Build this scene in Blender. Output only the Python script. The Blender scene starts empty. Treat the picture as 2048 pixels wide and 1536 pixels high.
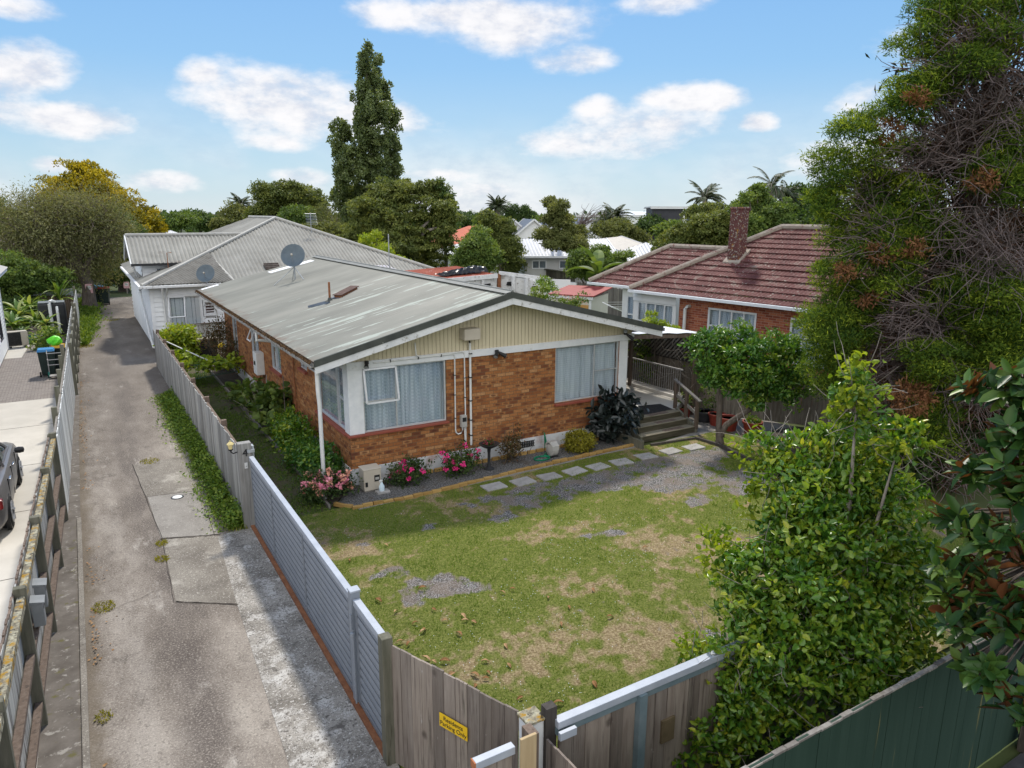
import bpy, bmesh, math, random
import numpy as np
from mathutils import Vector, Matrix
R=math.radians
rng=np.random.default_rng(7); random.seed(7)
S=bpy.context.scene; COL=S.collection
# ------------------------------------------------------------------ camera
PITCH=0.23346646; ROLL=0.0042; YAW=0.53895984      # looking down 13.4 deg, 30.9 deg to the right of the house's long axis
CAM=np.array([-4.9817,-15.6088,6.3]); FPX=1441.0434
cs,sn=math.cos(YAW),math.sin(YAW)
_r=np.array([cs,-sn,0.]); _h=np.array([sn,cs,0.]); _z=np.array([0,0,1.])
_f=_h*math.cos(PITCH)-_z*math.sin(PITCH); _u=_h*math.sin(PITCH)+_z*math.cos(PITCH)
cr,sr=math.cos(ROLL),math.sin(ROLL)
camR=_r*cr+_u*sr; camU=-_r*sr+_u*cr
cd=bpy.data.cameras.new('camera'); cam=bpy.data.objects.new('camera',cd); COL.objects.link(cam)
cam.matrix_world=Matrix(((camR[0],camU[0],-_f[0],CAM[0]),(camR[1],camU[1],-_f[1],CAM[1]),(camR[2],camU[2],-_f[2],CAM[2]),(0,0,0,1)))
cd.sensor_width=36; cd.lens=36*FPX/2048; cd.clip_start=.1; cd.clip_end=6000
S.camera=cam
def ray(px,py):
    d=_f+camR*((px-1024)/FPX)-camU*((py-768)/FPX); return d
def at(px,py,D):            # the point of the place at horizontal distance D from the viewpoint in that direction
    d=ray(px,py); return CAM+d*(D/math.hypot(d[0],d[1]))
def G(px,py,z=0.):
    d=ray(px,py); return CAM+d*((z-CAM[2])/d[2])
# ------------------------------------------------------------------ light
SUN=np.array([.36,.65,1.0]); SUN/=np.linalg.norm(SUN)
sl=bpy.data.lights.new('sun','SUN'); sl.energy=3.9; sl.angle=R(4.5); sl.color=(1,.94,.84)
so=bpy.data.objects.new('sun',sl); COL.objects.link(so); so.rotation_euler=Vector(SUN).to_track_quat('Z','Y').to_euler()
S.view_settings.view_transform='Standard'; S.view_settings.look='None'; S.view_settings.gamma=1; S.view_settings.exposure=0.15
W=bpy.data.worlds.new('World'); S.world=W; W.use_nodes=True
try: W.cycles.sampling_method='MANUAL'; W.cycles.sample_map_resolution=1024
except Exception: pass
class NT:
    def __init__(s,nt): s.nt=nt
    def n(s,t,**k):
        x=s.nt.nodes.new(t)
        for a,v in k.items(): setattr(x,a,v)
        return x
    def l(s,a,b): s.nt.links.new(a,b)
    def m(s,op,a,b=None,c=None,clamp=False):
        x=s.n('ShaderNodeMath',operation=op); x.use_clamp=clamp
        for i,v in enumerate((a,b,c)):
            if v is None: continue
            if isinstance(v,(int,float)): x.inputs[i].default_value=v
            else: s.l(v,x.inputs[i])
        return x.outputs[0]
    def ramp(s,fac,stops,mode='LINEAR'):
        x=s.n('ShaderNodeValToRGB'); cr_=x.color_ramp; cr_.interpolation=mode
        while len(cr_.elements)<len(stops): cr_.elements.new(.5)
        for e,(p,c) in zip(cr_.elements,stops):
            e.position=p; e.color=(*c,1) if len(c)==3 else c
        s.l(fac,x.inputs[0]); return x.outputs[0]
    def mix(s,fac,a,b,mode='MIX'):
        x=s.n('ShaderNodeMix',data_type='RGBA',blend_type=mode)
        for i,v in ((0,fac),(6,a),(7,b)):
            if isinstance(v,(int,float)): x.inputs[i].default_value=v
            elif isinstance(v,tuple): x.inputs[i].default_value=(*v,1)
            else: s.l(v,x.inputs[i])
        return x.outputs[2]
    def noise(s,vec,scale,detail=5,rough=.55):
        x=s.n('ShaderNodeTexNoise'); x.inputs['Scale'].default_value=scale; x.inputs['Detail'].default_value=detail
        x.inputs['Roughness'].default_value=rough
        if vec is not None: s.l(vec,x.inputs['Vector'])
        return x.outputs['Fac']
    def sstep(s,v,lo,hi):
        x=s.n('ShaderNodeMapRange',interpolation_type='SMOOTHSTEP'); s.l(v,x.inputs[0])
        x.inputs[1].default_value=lo; x.inputs[2].default_value=hi; return x.outputs[0]
wt=NT(W.node_tree); W.node_tree.nodes.clear()
sky=wt.n('ShaderNodeTexSky',sky_type='NISHITA'); sky.sun_disc=False
sky.sun_elevation=math.asin(SUN[2]); sky.sun_rotation=math.atan2(SUN[0],SUN[1]); sky.air_density=1.0; sky.dust_density=.6; sky.ozone_density=1.3
tc=wt.n('ShaderNodeTexCoord'); sp=wt.n('ShaderNodeSeparateXYZ'); wt.l(tc.outputs['Generated'],sp.inputs[0])
az=wt.m('ARCTAN2',sp.outputs[0],sp.outputs[1]); el=wt.m('ARCSINE',sp.outputs[2])
cv=wt.n('ShaderNodeCombineXYZ'); wt.l(az,cv.inputs[0]); wt.l(wt.m('MULTIPLY',el,1.9),cv.inputs[1])
nA=wt.noise(cv.outputs[0],9,7,.58); nB=wt.noise(cv.outputs[0],30,5,.6); nC=wt.noise(cv.outputs[0],3.2,4,.5)
puff=wt.m('ADD',wt.m('MULTIPLY',wt.m('SUBTRACT',nA,.5),2.6),wt.m('MULTIPLY',wt.m('SUBTRACT',nB,.5),.45))
# clouds that hang over this place: azimuth / elevation of each one with its half width, half height and density
CLOUDS=[(60,135,75,55,1),(15,150,70,50,1),(150,240,125,38,1),(20,225,70,35,.75),(560,200,190,75,1),(410,150,52,30,.9),(690,240,190,60,.9),(545,285,80,22,.6),
 (950,35,160,50,1),(1040,55,185,60,1),(800,30,110,35,.7),(1145,118,95,38,.9),(1390,198,125,34,1),(1300,255,190,52,.85),(1180,290,190,40,.75),(1515,245,45,24,1),(1195,218,55,30,.8),(1330,5,90,28,.9),
 (960,385,110,32,.8),(320,365,85,26,.75),(100,330,40,20,.8),(600,360,75,28,.8),(1020,300,90,25,.5),(1740,210,70,45,.6),(1690,320,190,42,.55),(880,350,120,22,.6),(30,15,70,22,.7),(1860,90,70,50,.4),
 (-300,120,200,90,1),(2400,160,260,90,.9),(300,-260,300,90,1),(1100,-330,350,100,1),(1900,-250,260,100,.9)]
acc=None; top=None
for (px,py,rx,ry,st) in CLOUDS:
    d=ray(px,py); A=math.atan2(d[0],d[1]); E_=math.asin(d[2]/np.linalg.norm(d))
    dx=wt.m('MULTIPLY',wt.m('SUBTRACT',az,A),1435/rx*1.05); dy=wt.m('MULTIPLY',wt.m('SUBTRACT',el,E_),1435/ry*1.08)
    q=wt.m('ADD',wt.m('MULTIPLY',dx,dx),wt.m('MULTIPLY',dy,dy))
    b=wt.m('MULTIPLY',wt.m('SUBTRACT',1,q),st)
    acc=b if acc is None else wt.m('SMOOTH_MAX',acc,b,.35)
dens=wt.sstep(wt.m('ADD',acc,puff),-.06,.98)
low=wt.m('MULTIPLY',wt.sstep(el,.17,.0),wt.sstep(nC,.36,.62))            # thin broken cloud towards the horizon
dens=wt.m('MAXIMUM',dens,wt.m('MULTIPLY',low,.7))
dens=wt.m('MULTIPLY',dens,.95)
clear=wt.ramp(wt.m('MULTIPLY',el,1/1.2,clamp=True),[(0,(4.4,5.6,6.4)),(.06,(3.2,4.9,6.3)),(.15,(1.95,4.05,6.6)),(.32,(1.15,3.1,6.5)),(1,(.7,2.1,5.0))])
skyc=wt.mix(.18,clear,sky.outputs[0])
cl=wt.ramp(wt.sstep(wt.m('ADD',nB,nA),.72,1.22),[(0,(5.4,5.6,6.3)),(.6,(7.0,6.95,7.15)),(1,(7.7,7.55,7.6))])
mx=wt.mix(dens,skyc,cl)
# unseen bright cloud added behind the viewpoint, opposite the sun, to fill the shadows
back=wt.m('ADD',wt.m('MULTIPLY',sp.outputs[0],-float(_h[0])),wt.m('MULTIPLY',sp.outputs[1],-float(_h[1])))
fill_cloud=wt.m('MULTIPLY',wt.sstep(back,-.15,.55),wt.sstep(el,-.02,.25)); fill_cloud=wt.m('MULTIPLY',fill_cloud,wt.sstep(nC,.25,.5))
mx=wt.mix(fill_cloud,mx,(15.0,14.9,14.8))
bg=wt.n('ShaderNodeBackground'); bg.inputs[1].default_value=.12; wt.l(mx,bg.inputs[0])
wo=wt.n('ShaderNodeOutputWorld'); wt.l(bg.outputs[0],wo.inputs[0])

# ------------------------------------------------------------------ materials
MATS={}
def newmat(name):
    m=bpy.data.materials.new(name); m.use_nodes=True; m.node_tree.nodes.clear(); t=NT(m.node_tree)
    out=t.n('ShaderNodeOutputMaterial'); p=t.n('ShaderNodeBsdfPrincipled'); t.l(p.outputs[0],out.inputs[0])
    MATS[name]=m; return m,t,p,out
def coords(t,stretch=(1,1,1),kind='Object'):
    c=t.n('ShaderNodeTexCoord'); mp=t.n('ShaderNodeMapping'); mp.inputs['Scale'].default_value=stretch
    t.l(c.outputs[kind],mp.inputs[0]); return mp.outputs[0]
def twigs_along(C,Rr,n,L,trunk,k=6,wob=.22,sp=.45):
    """bare twigs that sweep outwards from the trunk side of a limb end"""
    C=np.array(C,float); d=C-np.array([trunk[0],trunk[1],C[2]]); d=d/np.linalg.norm(d)+np.array([0,0,.18]); Rr=np.array(Rr,float); p=C+rng.uniform(-1,1,(n,3))*Rr*.8-d*L*.55; t=unit(d+rng.normal(size=(n,3))*sp); path=[p]
    for i in range(k-1):
        t=unit(t+rng.normal(size=(n,3))*wob+np.array([0,0,-.04])); p=p+t*(L/(k-1))*rng.uniform(.55,1.25,(n,1)); path.append(p)
    return np.stack(path,1)
def bumpit(t,p,h,strength,dist=.01):
    b=t.n('ShaderNodeBump'); b.inputs['Strength'].default_value=strength; b.inputs['Distance'].default_value=dist
    t.l(h,b.inputs['Height']); t.l(b.outputs[0],p.inputs['Normal'])
def mat(name,cols,scale=3,rough=.8,bump=0,spec=.3,stretch=(1,1,1),lo=.3,hi=.7,marks=(),metal=0,rand=0):
    """cols across noise; marks: (colour, scale, lo, hi, stretch) patches of stain, lichen or wear"""
    m,t,p,o=newmat(name); v=coords(t,stretch)
    f=t.noise(v,scale,7,.62)
    if rand:
        oi=t.n('ShaderNodeObjectInfo'); f=t.m('ADD',f,t.m('MULTIPLY',t.m('SUBTRACT',oi.outputs['Random'],.5),rand))
    n=len(cols); c=t.ramp(f,[(lo+(hi-lo)*i/max(1,n-1),k) for i,k in enumerate(cols)])
    if name.startswith('wood'):
        ge=t.n('ShaderNodeNewGeometry'); c=t.mix(1.0,c,t.ramp(ge.outputs['Random Per Island'],[(0,(.60,.58,.56)),(.5,(.98,.98,.98)),(1,(1.28,1.26,1.22))]),'MULTIPLY')
    for i,mk in enumerate(marks):
        st=mk[4] if len(mk)>4 else stretch
        w=coords(t,st); c=t.mix(t.sstep(t.noise(w,mk[1],6,.65),mk[2],mk[3]),c,mk[0])
    t.l(c,p.inputs['Base Color']); p.inputs['Roughness'].default_value=rough; p.inputs['Specular IOR Level'].default_value=spec
    p.inputs['Metallic'].default_value=metal
    if bump: bumpit(t,p,t.noise(v,scale*8,4,.6),bump)
    return m
def leafmat(name,cols,rough=.45,trans=.35,spec=.4,under=None):
    m,t,p,o=newmat(name); a=t.n('ShaderNodeAttribute',attribute_name='v')
    oi=t.n('ShaderNodeObjectInfo'); f=t.m('ADD',a.outputs['Fac'],t.m('MULTIPLY',t.m('SUBTRACT',oi.outputs['Random'],.5),.12))
    n=len(cols); c=t.ramp(f,[(i/(n-1),k) for i,k in enumerate(cols)])
    if under:
        ge=t.n('ShaderNodeNewGeometry'); c=t.mix(ge.outputs['Backfacing'],c,under)
    t.l(c,p.inputs['Base Color']); p.inputs['Roughness'].default_value=rough; p.inputs['Specular IOR Level'].default_value=spec
    tr=t.n('ShaderNodeBsdfTranslucent'); t.l(t.mix(1.0,c,(1.35,1.25,.55),'MULTIPLY'),tr.inputs[0])
    ms=t.n('ShaderNodeMixShader'); ms.inputs[0].default_value=trans; t.l(p.outputs[0],ms.inputs[1]); t.l(tr.outputs[0],ms.inputs[2]); t.l(ms.outputs[0],o.inputs[0])
    return m
def brickmat(name,tones,mortar,flash=None,bw=.24,bh=.086,mw=.011):
    m,t,p,o=newmat(name); c=t.n('ShaderNodeTexCoord'); s=t.n('ShaderNodeSeparateXYZ'); t.l(c.outputs['Object'],s.inputs[0])
    u=t.m('DIVIDE',t.m('ADD',t.m('ADD',s.outputs[0],s.outputs[1]),100),bw); w=t.m('DIVIDE',t.m('ADD',s.outputs[2],10),bh)
    row=t.m('FLOOR',w); u=t.m('ADD',u,t.m('MULTIPLY',t.m('MODULO',row,2),.5)); col=t.m('FLOOR',u)
    fu=t.m('FRACT',u); fw=t.m('FRACT',w)
    cb=t.n('ShaderNodeCombineXYZ'); t.l(col,cb.inputs[0]); t.l(row,cb.inputs[1])
    wn=t.n('ShaderNodeTexWhiteNoise',noise_dimensions='3D'); t.l(cb.outputs[0],wn.inputs['Vector'])
    big=t.noise(coords(t),.9,3)
    f=t.m('ADD',wn.outputs['Value'],t.m('MULTIPLY',t.m('SUBTRACT',big,.5),.7))
    n=len(tones); k=t.ramp(f,[(i/(n-1),q) for i,q in enumerate(tones)])
    k=t.mix(t.m('MULTIPLY',t.sstep(t.noise(coords(t),22,4),.35,.75),.35),k,tuple(x*.55 for x in tones[0]))
    if flash:
        e=t.m('ADD',t.m('POWER',t.m('MULTIPLY',t.m('SUBTRACT',fu,.5),2.6),2),t.m('POWER',t.m('MULTIPLY',t.m('SUBTRACT',fw,.5),2.6),2))
        s2=t.n('ShaderNodeSeparateColor'); t.l(wn.outputs['Color'],s2.inputs[0])
        e=t.m('ADD',e,t.m('MULTIPLY',t.m('SUBTRACT',t.noise(coords(t),30,3),.5),.9))
        k=t.mix(t.m('MULTIPLY',t.sstep(e,1.0,.25),t.m('MULTIPLY',t.sstep(s2.outputs[1],.40,.95),.8)),k,flash)
    du=t.m('MULTIPLY',t.m('MINIMUM',fu,t.m('SUBTRACT',1,fu)),bw); dw=t.m('MULTIPLY',t.m('MINIMUM',fw,t.m('SUBTRACT',1,fw)),bh)
    d=t.m('MINIMUM',du,dw); mk=t.sstep(d,mw*.35,mw*.75)
    t.l(t.mix(mk,mortar,k),p.inputs['Base Color']); p.inputs['Roughness'].default_value=.85; p.inputs['Specular IOR Level'].default_value=.2
    bumpit(t,p,mk,.6,.006); return m
def glassmat(name,tint=(.90,.95,.98),refl=.08):
    m,t,p,o=newmat(name); g=t.n('ShaderNodeBsdfGlossy'); g.inputs['Roughness'].default_value=.03
    tr=t.n('ShaderNodeBsdfTransparent'); tr.inputs[0].default_value=(*tint,1)
    fr=t.n('ShaderNodeLayerWeight'); fr.inputs[0].default_value=.35
    f=t.m('ADD',t.m('MULTIPLY',fr.outputs['Fresnel'],.55),refl,clamp=True)
    ms=t.n('ShaderNodeMixShader'); t.l(f,ms.inputs[0]); t.l(tr.outputs[0],ms.inputs[1]); t.l(g.outputs[0],ms.inputs[2]); t.l(ms.outputs[0],o.inputs[0]); return m
# ------------------------------------------------------------------ mesh building
class MB:
    def __init__(s): s.v=[]; s.f=[]
    def add(s,vs,fs):
        o=len(s.v); s.v+= [tuple(map(float,x)) for x in vs]; s.f+=[tuple(o+i for i in f) for f in fs]; return s
    def box(s,x0,x1,y0,y1,z0,z1):
        return s.add([(x0,y0,z0),(x1,y0,z0),(x1,y1,z0),(x0,y1,z0),(x0,y0,z1),(x1,y0,z1),(x1,y1,z1),(x0,y1,z1)],
          [(3,2,1,0),(4,5,6,7),(0,1,5,4),(1,2,6,5),(2,3,7,6),(3,0,4,7)])
    def bar(s,p,q,w,h,up=(0,0,1),taper=1):
        p=np.array(p,float); q=np.array(q,float); d=q-p; d/=np.linalg.norm(d); up=np.array(up,float)
        if abs(d@up)>.98: up=np.array([0,1.,0]) if abs(d[1])<.9 else np.array([1.,0,0])
        a=np.cross(d,up); a/=np.linalg.norm(a); b=np.cross(a,d); vs=[]
        for c,k in ((p,1),(q,taper)):
            for sx,sy in ((-1,-1),(1,-1),(1,1),(-1,1)): vs.append(c+a*sx*w/2*k+b*sy*h/2*k)
        return s.add(vs,[(0,1,2,3),(7,6,5,4),(0,4,5,1),(1,5,6,2),(2,6,7,3),(3,7,4,0)])
    def tube(s,pts,r,n=8,cap=True):
        P=[np.array(p,float) for p in pts]; m=len(P); rs=r if hasattr(r,'__len__') else [r]*m
        ref=np.array([.31,.17,.93]); rings=[]
        for i in range(m):
            d=P[min(i+1,m-1)]-P[max(i-1,0)]; d/=np.linalg.norm(d)+1e-9
            a=np.cross(d,ref if abs(d@ref)<.95 else np.array([1.,0,0])); a/=np.linalg.norm(a); b=np.cross(d,a)
            rings.append([P[i]+(a*math.cos(t)+b*math.sin(t))*rs[i] for t in [2*math.pi*k/n for k in range(n)]])
        vs=[x for q in rings for x in q]; fs=[]
        for i in range(m-1):
            for k in range(n): fs.append((i*n+k,i*n+(k+1)%n,(i+1)*n+(k+1)%n,(i+1)*n+k))
        if cap: fs+= [tuple(range(n))[::-1],tuple((m-1)*n+k for k in range(n))]
        return s.add(vs,fs)
    def lathe(s,c,prof,n=24,sx=1,sy=1):
        vs=[];m=len(prof)
        for (r,z) in prof: vs+=[(c[0]+r*sx*math.cos(2*math.pi*k/n),c[1]+r*sy*math.sin(2*math.pi*k/n),c[2]+z) for k in range(n)]
        fs=[(i*n+k,i*n+(k+1)%n,(i+1)*n+(k+1)%n,(i+1)*n+k) for i in range(m-1) for k in range(n)]
        if prof[0][0]>1e-4: fs.append(tuple(range(n))[::-1])
        if prof[-1][0]>1e-4: fs.append(tuple((m-1)*n+k for k in range(n)))
        return s.add(vs,fs)
    def poly(s,pts): return s.add(pts,[tuple(range(len(pts)))])
    def slab(s,pts,th):           # planar polygon thickened downwards along z
        n=len(pts); lo=[(p[0],p[1],p[2]-th) for p in pts]
        return s.add(list(pts)+lo,[tuple(range(n)),tuple(range(2*n-1,n-1,-1))]+[((i+1)%n,i,n+i,n+(i+1)%n) for i in range(n)])
    def extr(s,pts,d):            # polygon swept along vector d
        n=len(pts); d=np.array(d,float); hi=[np.array(p)+d for p in pts]
        return s.add(list(pts)+hi,[tuple(range(n))[::-1],tuple(range(n,2*n))]+[(i,(i+1)%n,n+(i+1)%n,n+i) for i in range(n)])
    def tf(s,M):                  # transform everything so far
        s.v=[tuple(M@Vector(x)) for x in s.v]; return s
def empty(name,loc,label=None,cat=None,group=None,rz=0):
    o=bpy.data.objects.new(name,None); COL.objects.link(o); o.location=tuple(map(float,loc)); o.rotation_euler=(0,0,rz); o.empty_display_size=.2
    tag(o,label,cat,group); return o
def tag(o,label=None,cat=None,group=None,kind=None):
    for k,x in (('label',label),('category',cat),('group',group),('kind',kind)):
        if x: o[k]=x
    return o
def wloc(p):
    v=Vector((0,0,0))
    while p is not None: v=v+p.location; p=p.parent
    return v
def link(name,me,m,parent=None,smooth=False):
    o=bpy.data.objects.new(name,me); COL.objects.link(o)
    if isinstance(m,str): m=MATS[m]
    if m: me.materials.append(m)
    if parent: o.parent=parent
    if smooth: me.polygons.foreach_set('use_smooth',np.ones(len(me.polygons),bool))
    return o
def obj(name,mb,m,parent=None,local=False,smooth=False,bevel=0,kind=None,origin=None):
    """mb in world coordinates unless local; under a parent they become relative to it (parents made here are unrotated, or local is used)"""
    me=bpy.data.meshes.new(name); off=wloc(parent) if (parent and not local) else Vector((0,0,0))
    if origin is not None: off=Vector(tuple(map(float,origin)))
    me.from_pydata([(a-off.x,b-off.y,c-off.z) for a,b,c in mb.v],[],mb.f); me.update()
    o=link(name,me,m,parent,smooth)
    if origin is not None and not parent: o.location=off
    if smooth:
        md=o.modifiers.new('split','EDGE_SPLIT'); md.split_angle=R(40)
    if bevel:
        md=o.modifiers.new('bevel','BEVEL'); md.width=bevel; md.segments=2; md.limit_method='ANGLE'; md.angle_limit=R(40)
    if kind: o['kind']=kind
    return o
def npmesh(name,V,F,k,attr=None):
    """V (n,3), F (m,k) -> mesh, fast; attr per face -> 'v'"""
    me=bpy.data.meshes.new(name); n=len(V); m=len(F)
    me.vertices.add(n); me.vertices.foreach_set('co',np.ascontiguousarray(V,dtype=np.float32).ravel())
    me.loops.add(m*k); me.loops.foreach_set('vertex_index',np.ascontiguousarray(F,dtype=np.int32).ravel())
    me.polygons.add(m); me.polygons.foreach_set('loop_start',np.arange(0,m*k,k,dtype=np.int32)); 
    try: me.polygons.foreach_set('loop_total',np.full(m,k,dtype=np.int32))
    except Exception: pass
    me.update(calc_edges=True)
    if attr is not None:
        a=me.attributes.new('v','FLOAT','FACE'); a.data.foreach_set('value',np.ascontiguousarray(attr,dtype=np.float32))
    return me
def copy_tree(o,parent=None):
    c=o.copy(); COL.objects.link(c); c.parent=parent
    for ch in list(o.children): copy_tree(ch,c)
    return c
def unit(a): return a/(np.linalg.norm(a,axis=-1,keepdims=True)+1e-9)
def rvec(n): return unit(rng.normal(size=(n,3)))
# ------------------------------------------------------------------ foliage
def leaf_arrays(P,T,N,L,Wd,kind,fold=.25,droop=0.):
    """one leaf per row: base P, axis T, normal N, length L, width Wd"""
    n=len(P); T=unit(T); B=unit(np.cross(T,N)); N=np.cross(B,T); L=np.broadcast_to(np.asarray(L,float),(n,))[:,None]; Wd=np.broadcast_to(np.asarray(Wd,float),(n,))[:,None]
    if kind=='q':       # four corners
        V=np.stack([P,P+T*L*.5+B*Wd*.5+N*L*.06,P+T*L-N*L*droop,P+T*L*.5-B*Wd*.5+N*L*.06],1); F=np.arange(n*4).reshape(n,4); return V.reshape(-1,3),F,1
    if kind=='t':
        V=np.stack([P+B*Wd*.5,P-B*Wd*.5,P+T*L],1); F=np.arange(n*3).reshape(n,3); return V.reshape(-1,3),F,1
    a=N*Wd*fold
    V=np.stack([P,P+T*L*.33+B*Wd*.5+a,P+T*L*.70+B*Wd*.42+a-N*L*droop*.4,P+T*L-N*L*droop,P+T*L*.70-B*Wd*.42+a-N*L*droop*.4,P+T*L*.33-B*Wd*.5+a],1)
    i=np.arange(n)[:,None]*6; F=np.concatenate([i+np.array([[0,1,2,3]]),i+np.array([[0,3,4,5]])],1).reshape(-1,4); return V.reshape(-1,3),F,2
def cluster_points(lobes,ncl,per,spread,shell=(.72,1.05),up=.15,puff=0.,pz=.62):
    """leaf clumps over the surface of a few lobes ((x,y,z),(rx,ry,rz)); returns positions, outward vectors, clump value.
    puff: each clump is a little dome of that radius instead of a loose cloud"""
    w=np.array([r[0]*r[1]+r[1]*r[2]+r[0]*r[2] for c,r in lobes]); w/=w.sum(); PP=[];NN=[];VV=[]
    for (c,r),k in zip(lobes,w):
        n=max(3,int(ncl*k)); d=rvec(n); d[:,2]=d[:,2]+up; d=unit(d); rad=rng.uniform(shell[0],shell[1],n)[:,None]*(1+.16*np.sin(d[:,:1]*7+c[0])*np.cos(d[:,1:2]*6+c[1]))
        q=np.array(c)+d*rad*np.array(r); v=rng.uniform(.0,1,n); m=np.repeat(np.arange(n),per)
        if puff:
            e=rvec(n*per); e[:,2]=np.abs(e[:,2])*1.15-.22; e=unit(e+d[m]*.35); R_=puff*rng.uniform(.6,1.35,n)[m][:,None]; f_=rng.uniform(0,1,n*per); o=e*R_*(.60+.48*f_[:,None])*np.array([1,1,pz]); PP.append(q[m]+o+rng.normal(size=(n*per,3))*puff*.06); NN.append(unit(e+d[m]*.15)); VV.append(np.clip(v[m]*.42+rng.uniform(0,.32,n*per)+.30*f_,0,1))
        else: PP.append(q[m]+rng.normal(size=(n*per,3))*spread*np.array([1,1,.7])); NN.append(d[m]); VV.append(v[m]*.55+rng.uniform(0,.45,n*per))
    return np.concatenate(PP),np.concatenate(NN),np.concatenate(VV)
def foliage(name,lobes,ncl,per,spread,L,Wd,m,parent,kind='q',shell=(.72,1.05),hang=0.,upn=.4,jit=.9,lvar=.35,vshift=0,droop=.08,puff=0.,pz=.62):
    P,N,v=cluster_points(lobes,ncl,per,spread,shell,puff=puff,pz=pz); n=len(P)
    if puff: T=unit(rng.normal(size=(n,3))*jit*.8+N*.35+np.array([0,0,-hang])); NN=unit(N+rng.normal(size=(n,3))*.42+np.array([0,0,upn*.3]))
    else: T=unit(N*.7+rng.normal(size=(n,3))*jit+np.array([0,0,-hang])); NN=unit(N*.6+rng.normal(size=(n,3))*.55+np.array([0,0,upn]))
    V,F,k=leaf_arrays(P,T,NN,L*rng.uniform(1-lvar,1+lvar,n),Wd*rng.uniform(1-lvar,1+lvar,n),kind,droop=droop)
    if parent: V=V-np.array(wloc(parent))
    me=npmesh(name,V,F,F.shape[1],np.clip(np.repeat(v,k)+vshift,0,1)); return link(name,me,m,parent)
def strokes(name,paths,r0,r1,m,parent,attr=None,local=False):
    """many thin three-sided stems at once: paths (n,k,3)"""
    n,k,_=paths.shape; d=unit(paths[:,1:]-paths[:,:-1]); d=np.concatenate([d,d[:,-1:]],1)
    ref=np.array([.3,.2,.93]); a=unit(np.cross(d,ref)); b=np.cross(d,a); rr=np.linspace(r0,r1,k)[None,:,None]
    ring=np.stack([paths+(a*math.cos(t)+b*math.sin(t))*rr for t in (0,2.094,4.189)],2)   # n,k,3,3
    V=ring.reshape(-1,3); idx=np.arange(n*k*3).reshape(n,k,3); F=[]
    for s_ in range(3):
        e=(s_+1)%3; F.append(np.stack([idx[:,:-1,s_],idx[:,:-1,e],idx[:,1:,e],idx[:,1:,s_]],-1).reshape(-1,4))
    F=np.concatenate(F)
    if parent and not local: V=V-np.array(wloc(parent))
    me=npmesh(name,V,F,4,attr); return link(name,me,m,parent)
def twigs(C,Rr,n,L,k=5,outward=.8,hang=0,wob=.35):
    """curving bare twigs that start inside an ellipsoid and run outwards"""
    C=np.array(C,float); Rr=np.array(Rr,float); d=rvec(n); p=C+d*Rr*rng.uniform(.1,.7,(n,1)); t=unit(d*outward+rng.normal(size=(n,3))*.6); path=[p]
    for i in range(k-1):
        t=unit(t+rng.normal(size=(n,3))*wob+np.array([0,0,-hang])); p=p+t*(L/(k-1))*rng.uniform(.6,1.2,(n,1)); path.append(p)
    return np.stack(path,1)
def limbs(base,tips,r,bend=.25,n=7,fork=.35):
    """trunk with limbs that run from it to each tip"""
    mb=MB(); base=np.array(base,float); tips=[np.array(t,float) for t in tips]; c=sum(tips)/len(tips); top=base+(c-base)*.62; top[2]=base[2]+(c[2]-base[2])*.75
    mid=base+(top-base)*.5+rng.normal(size=3)*r*.8; ax=[base-np.array([0,0,.15]),base+(mid-base)*.25,mid,base+(top-base)*.8,top]
    mb.tube(ax,[r*1.5,r*1.05,r*.85,r*.62,r*.4],n)
    for t in tips:
        f=rng.uniform(fork,.95); s0=base+(mid-base)*min(1,f*2)+(top-mid)*max(0,f*2-1); q=s0+(t-s0)*.5+np.array([0,0,.12*np.linalg.norm(t-s0)])+rng.normal(size=3)*r*bend*2
        mb.tube([s0,s0+(q-s0)*.5,q,t],[r*.45,r*.36,r*.24,r*.07],5)
    return mb
def vnoise(x,y,sc,seed=0,oct=4):
    o=0;a=1;t=0
    for k in range(oct):
        g=np.random.default_rng(seed+k).uniform(0,1,(64,64)); X=x*sc+100; Y=y*sc+100; i=np.floor(X).astype(int);j=np.floor(Y).astype(int); u=X-i;w=Y-j; u=u*u*(3-2*u); w=w*w*(3-2*w)
        g_=lambda p,q: g[p%64,q%64]
        o=o+a*((g_(i,j)*(1-u)+g_(i+1,j)*u)*(1-w)+(g_(i,j+1)*(1-u)+g_(i+1,j+1)*u)*w); t+=a; a*=.55; sc*=2.03
    return o/t
def corr_poly(mb,poly,updir,pitch,amp,shape='sine',seg=4,lift=0.):
    """sheeting over a planar convex polygon: ribs run along updir"""
    P=np.array(poly,float); up=np.array(updir,float); n=np.cross(P[1]-P[0],P[2]-P[0]); n/=np.linalg.norm(n)
    if n[2]<0: n=-n
    v=up-n*(up@n); v/=np.linalg.norm(v); u=np.cross(v,n); a=(P-P[0])@u; b=(P-P[0])@v
    us=np.linspace(a.min()+1e-4,a.max()-1e-4,max(2,int((a.max()-a.min())/pitch*seg)+1)); lo=[];hi=[]
    for x in us:
        ys=[]
        for i in range(len(P)):
            j=(i+1)%len(P)
            if (a[i]-x)*(a[j]-x)<=0 and abs(a[i]-a[j])>1e-9: ys.append(b[i]+(b[j]-b[i])*(x-a[i])/(a[j]-a[i]))
        lo.append(min(ys)); hi.append(max(ys))
    vs=[]
    for x,l,h in zip(us,lo,hi):
        ph=2*math.pi*x/pitch; w=amp*math.sin(ph)
        for y in (l,h): vs.append(P[0]+u*x+v*y+n*(w+lift))
    return mb.add(vs,[(2*i,2*i+2,2*i+3,2*i+1) for i in range(len(us)-1)])
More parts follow.
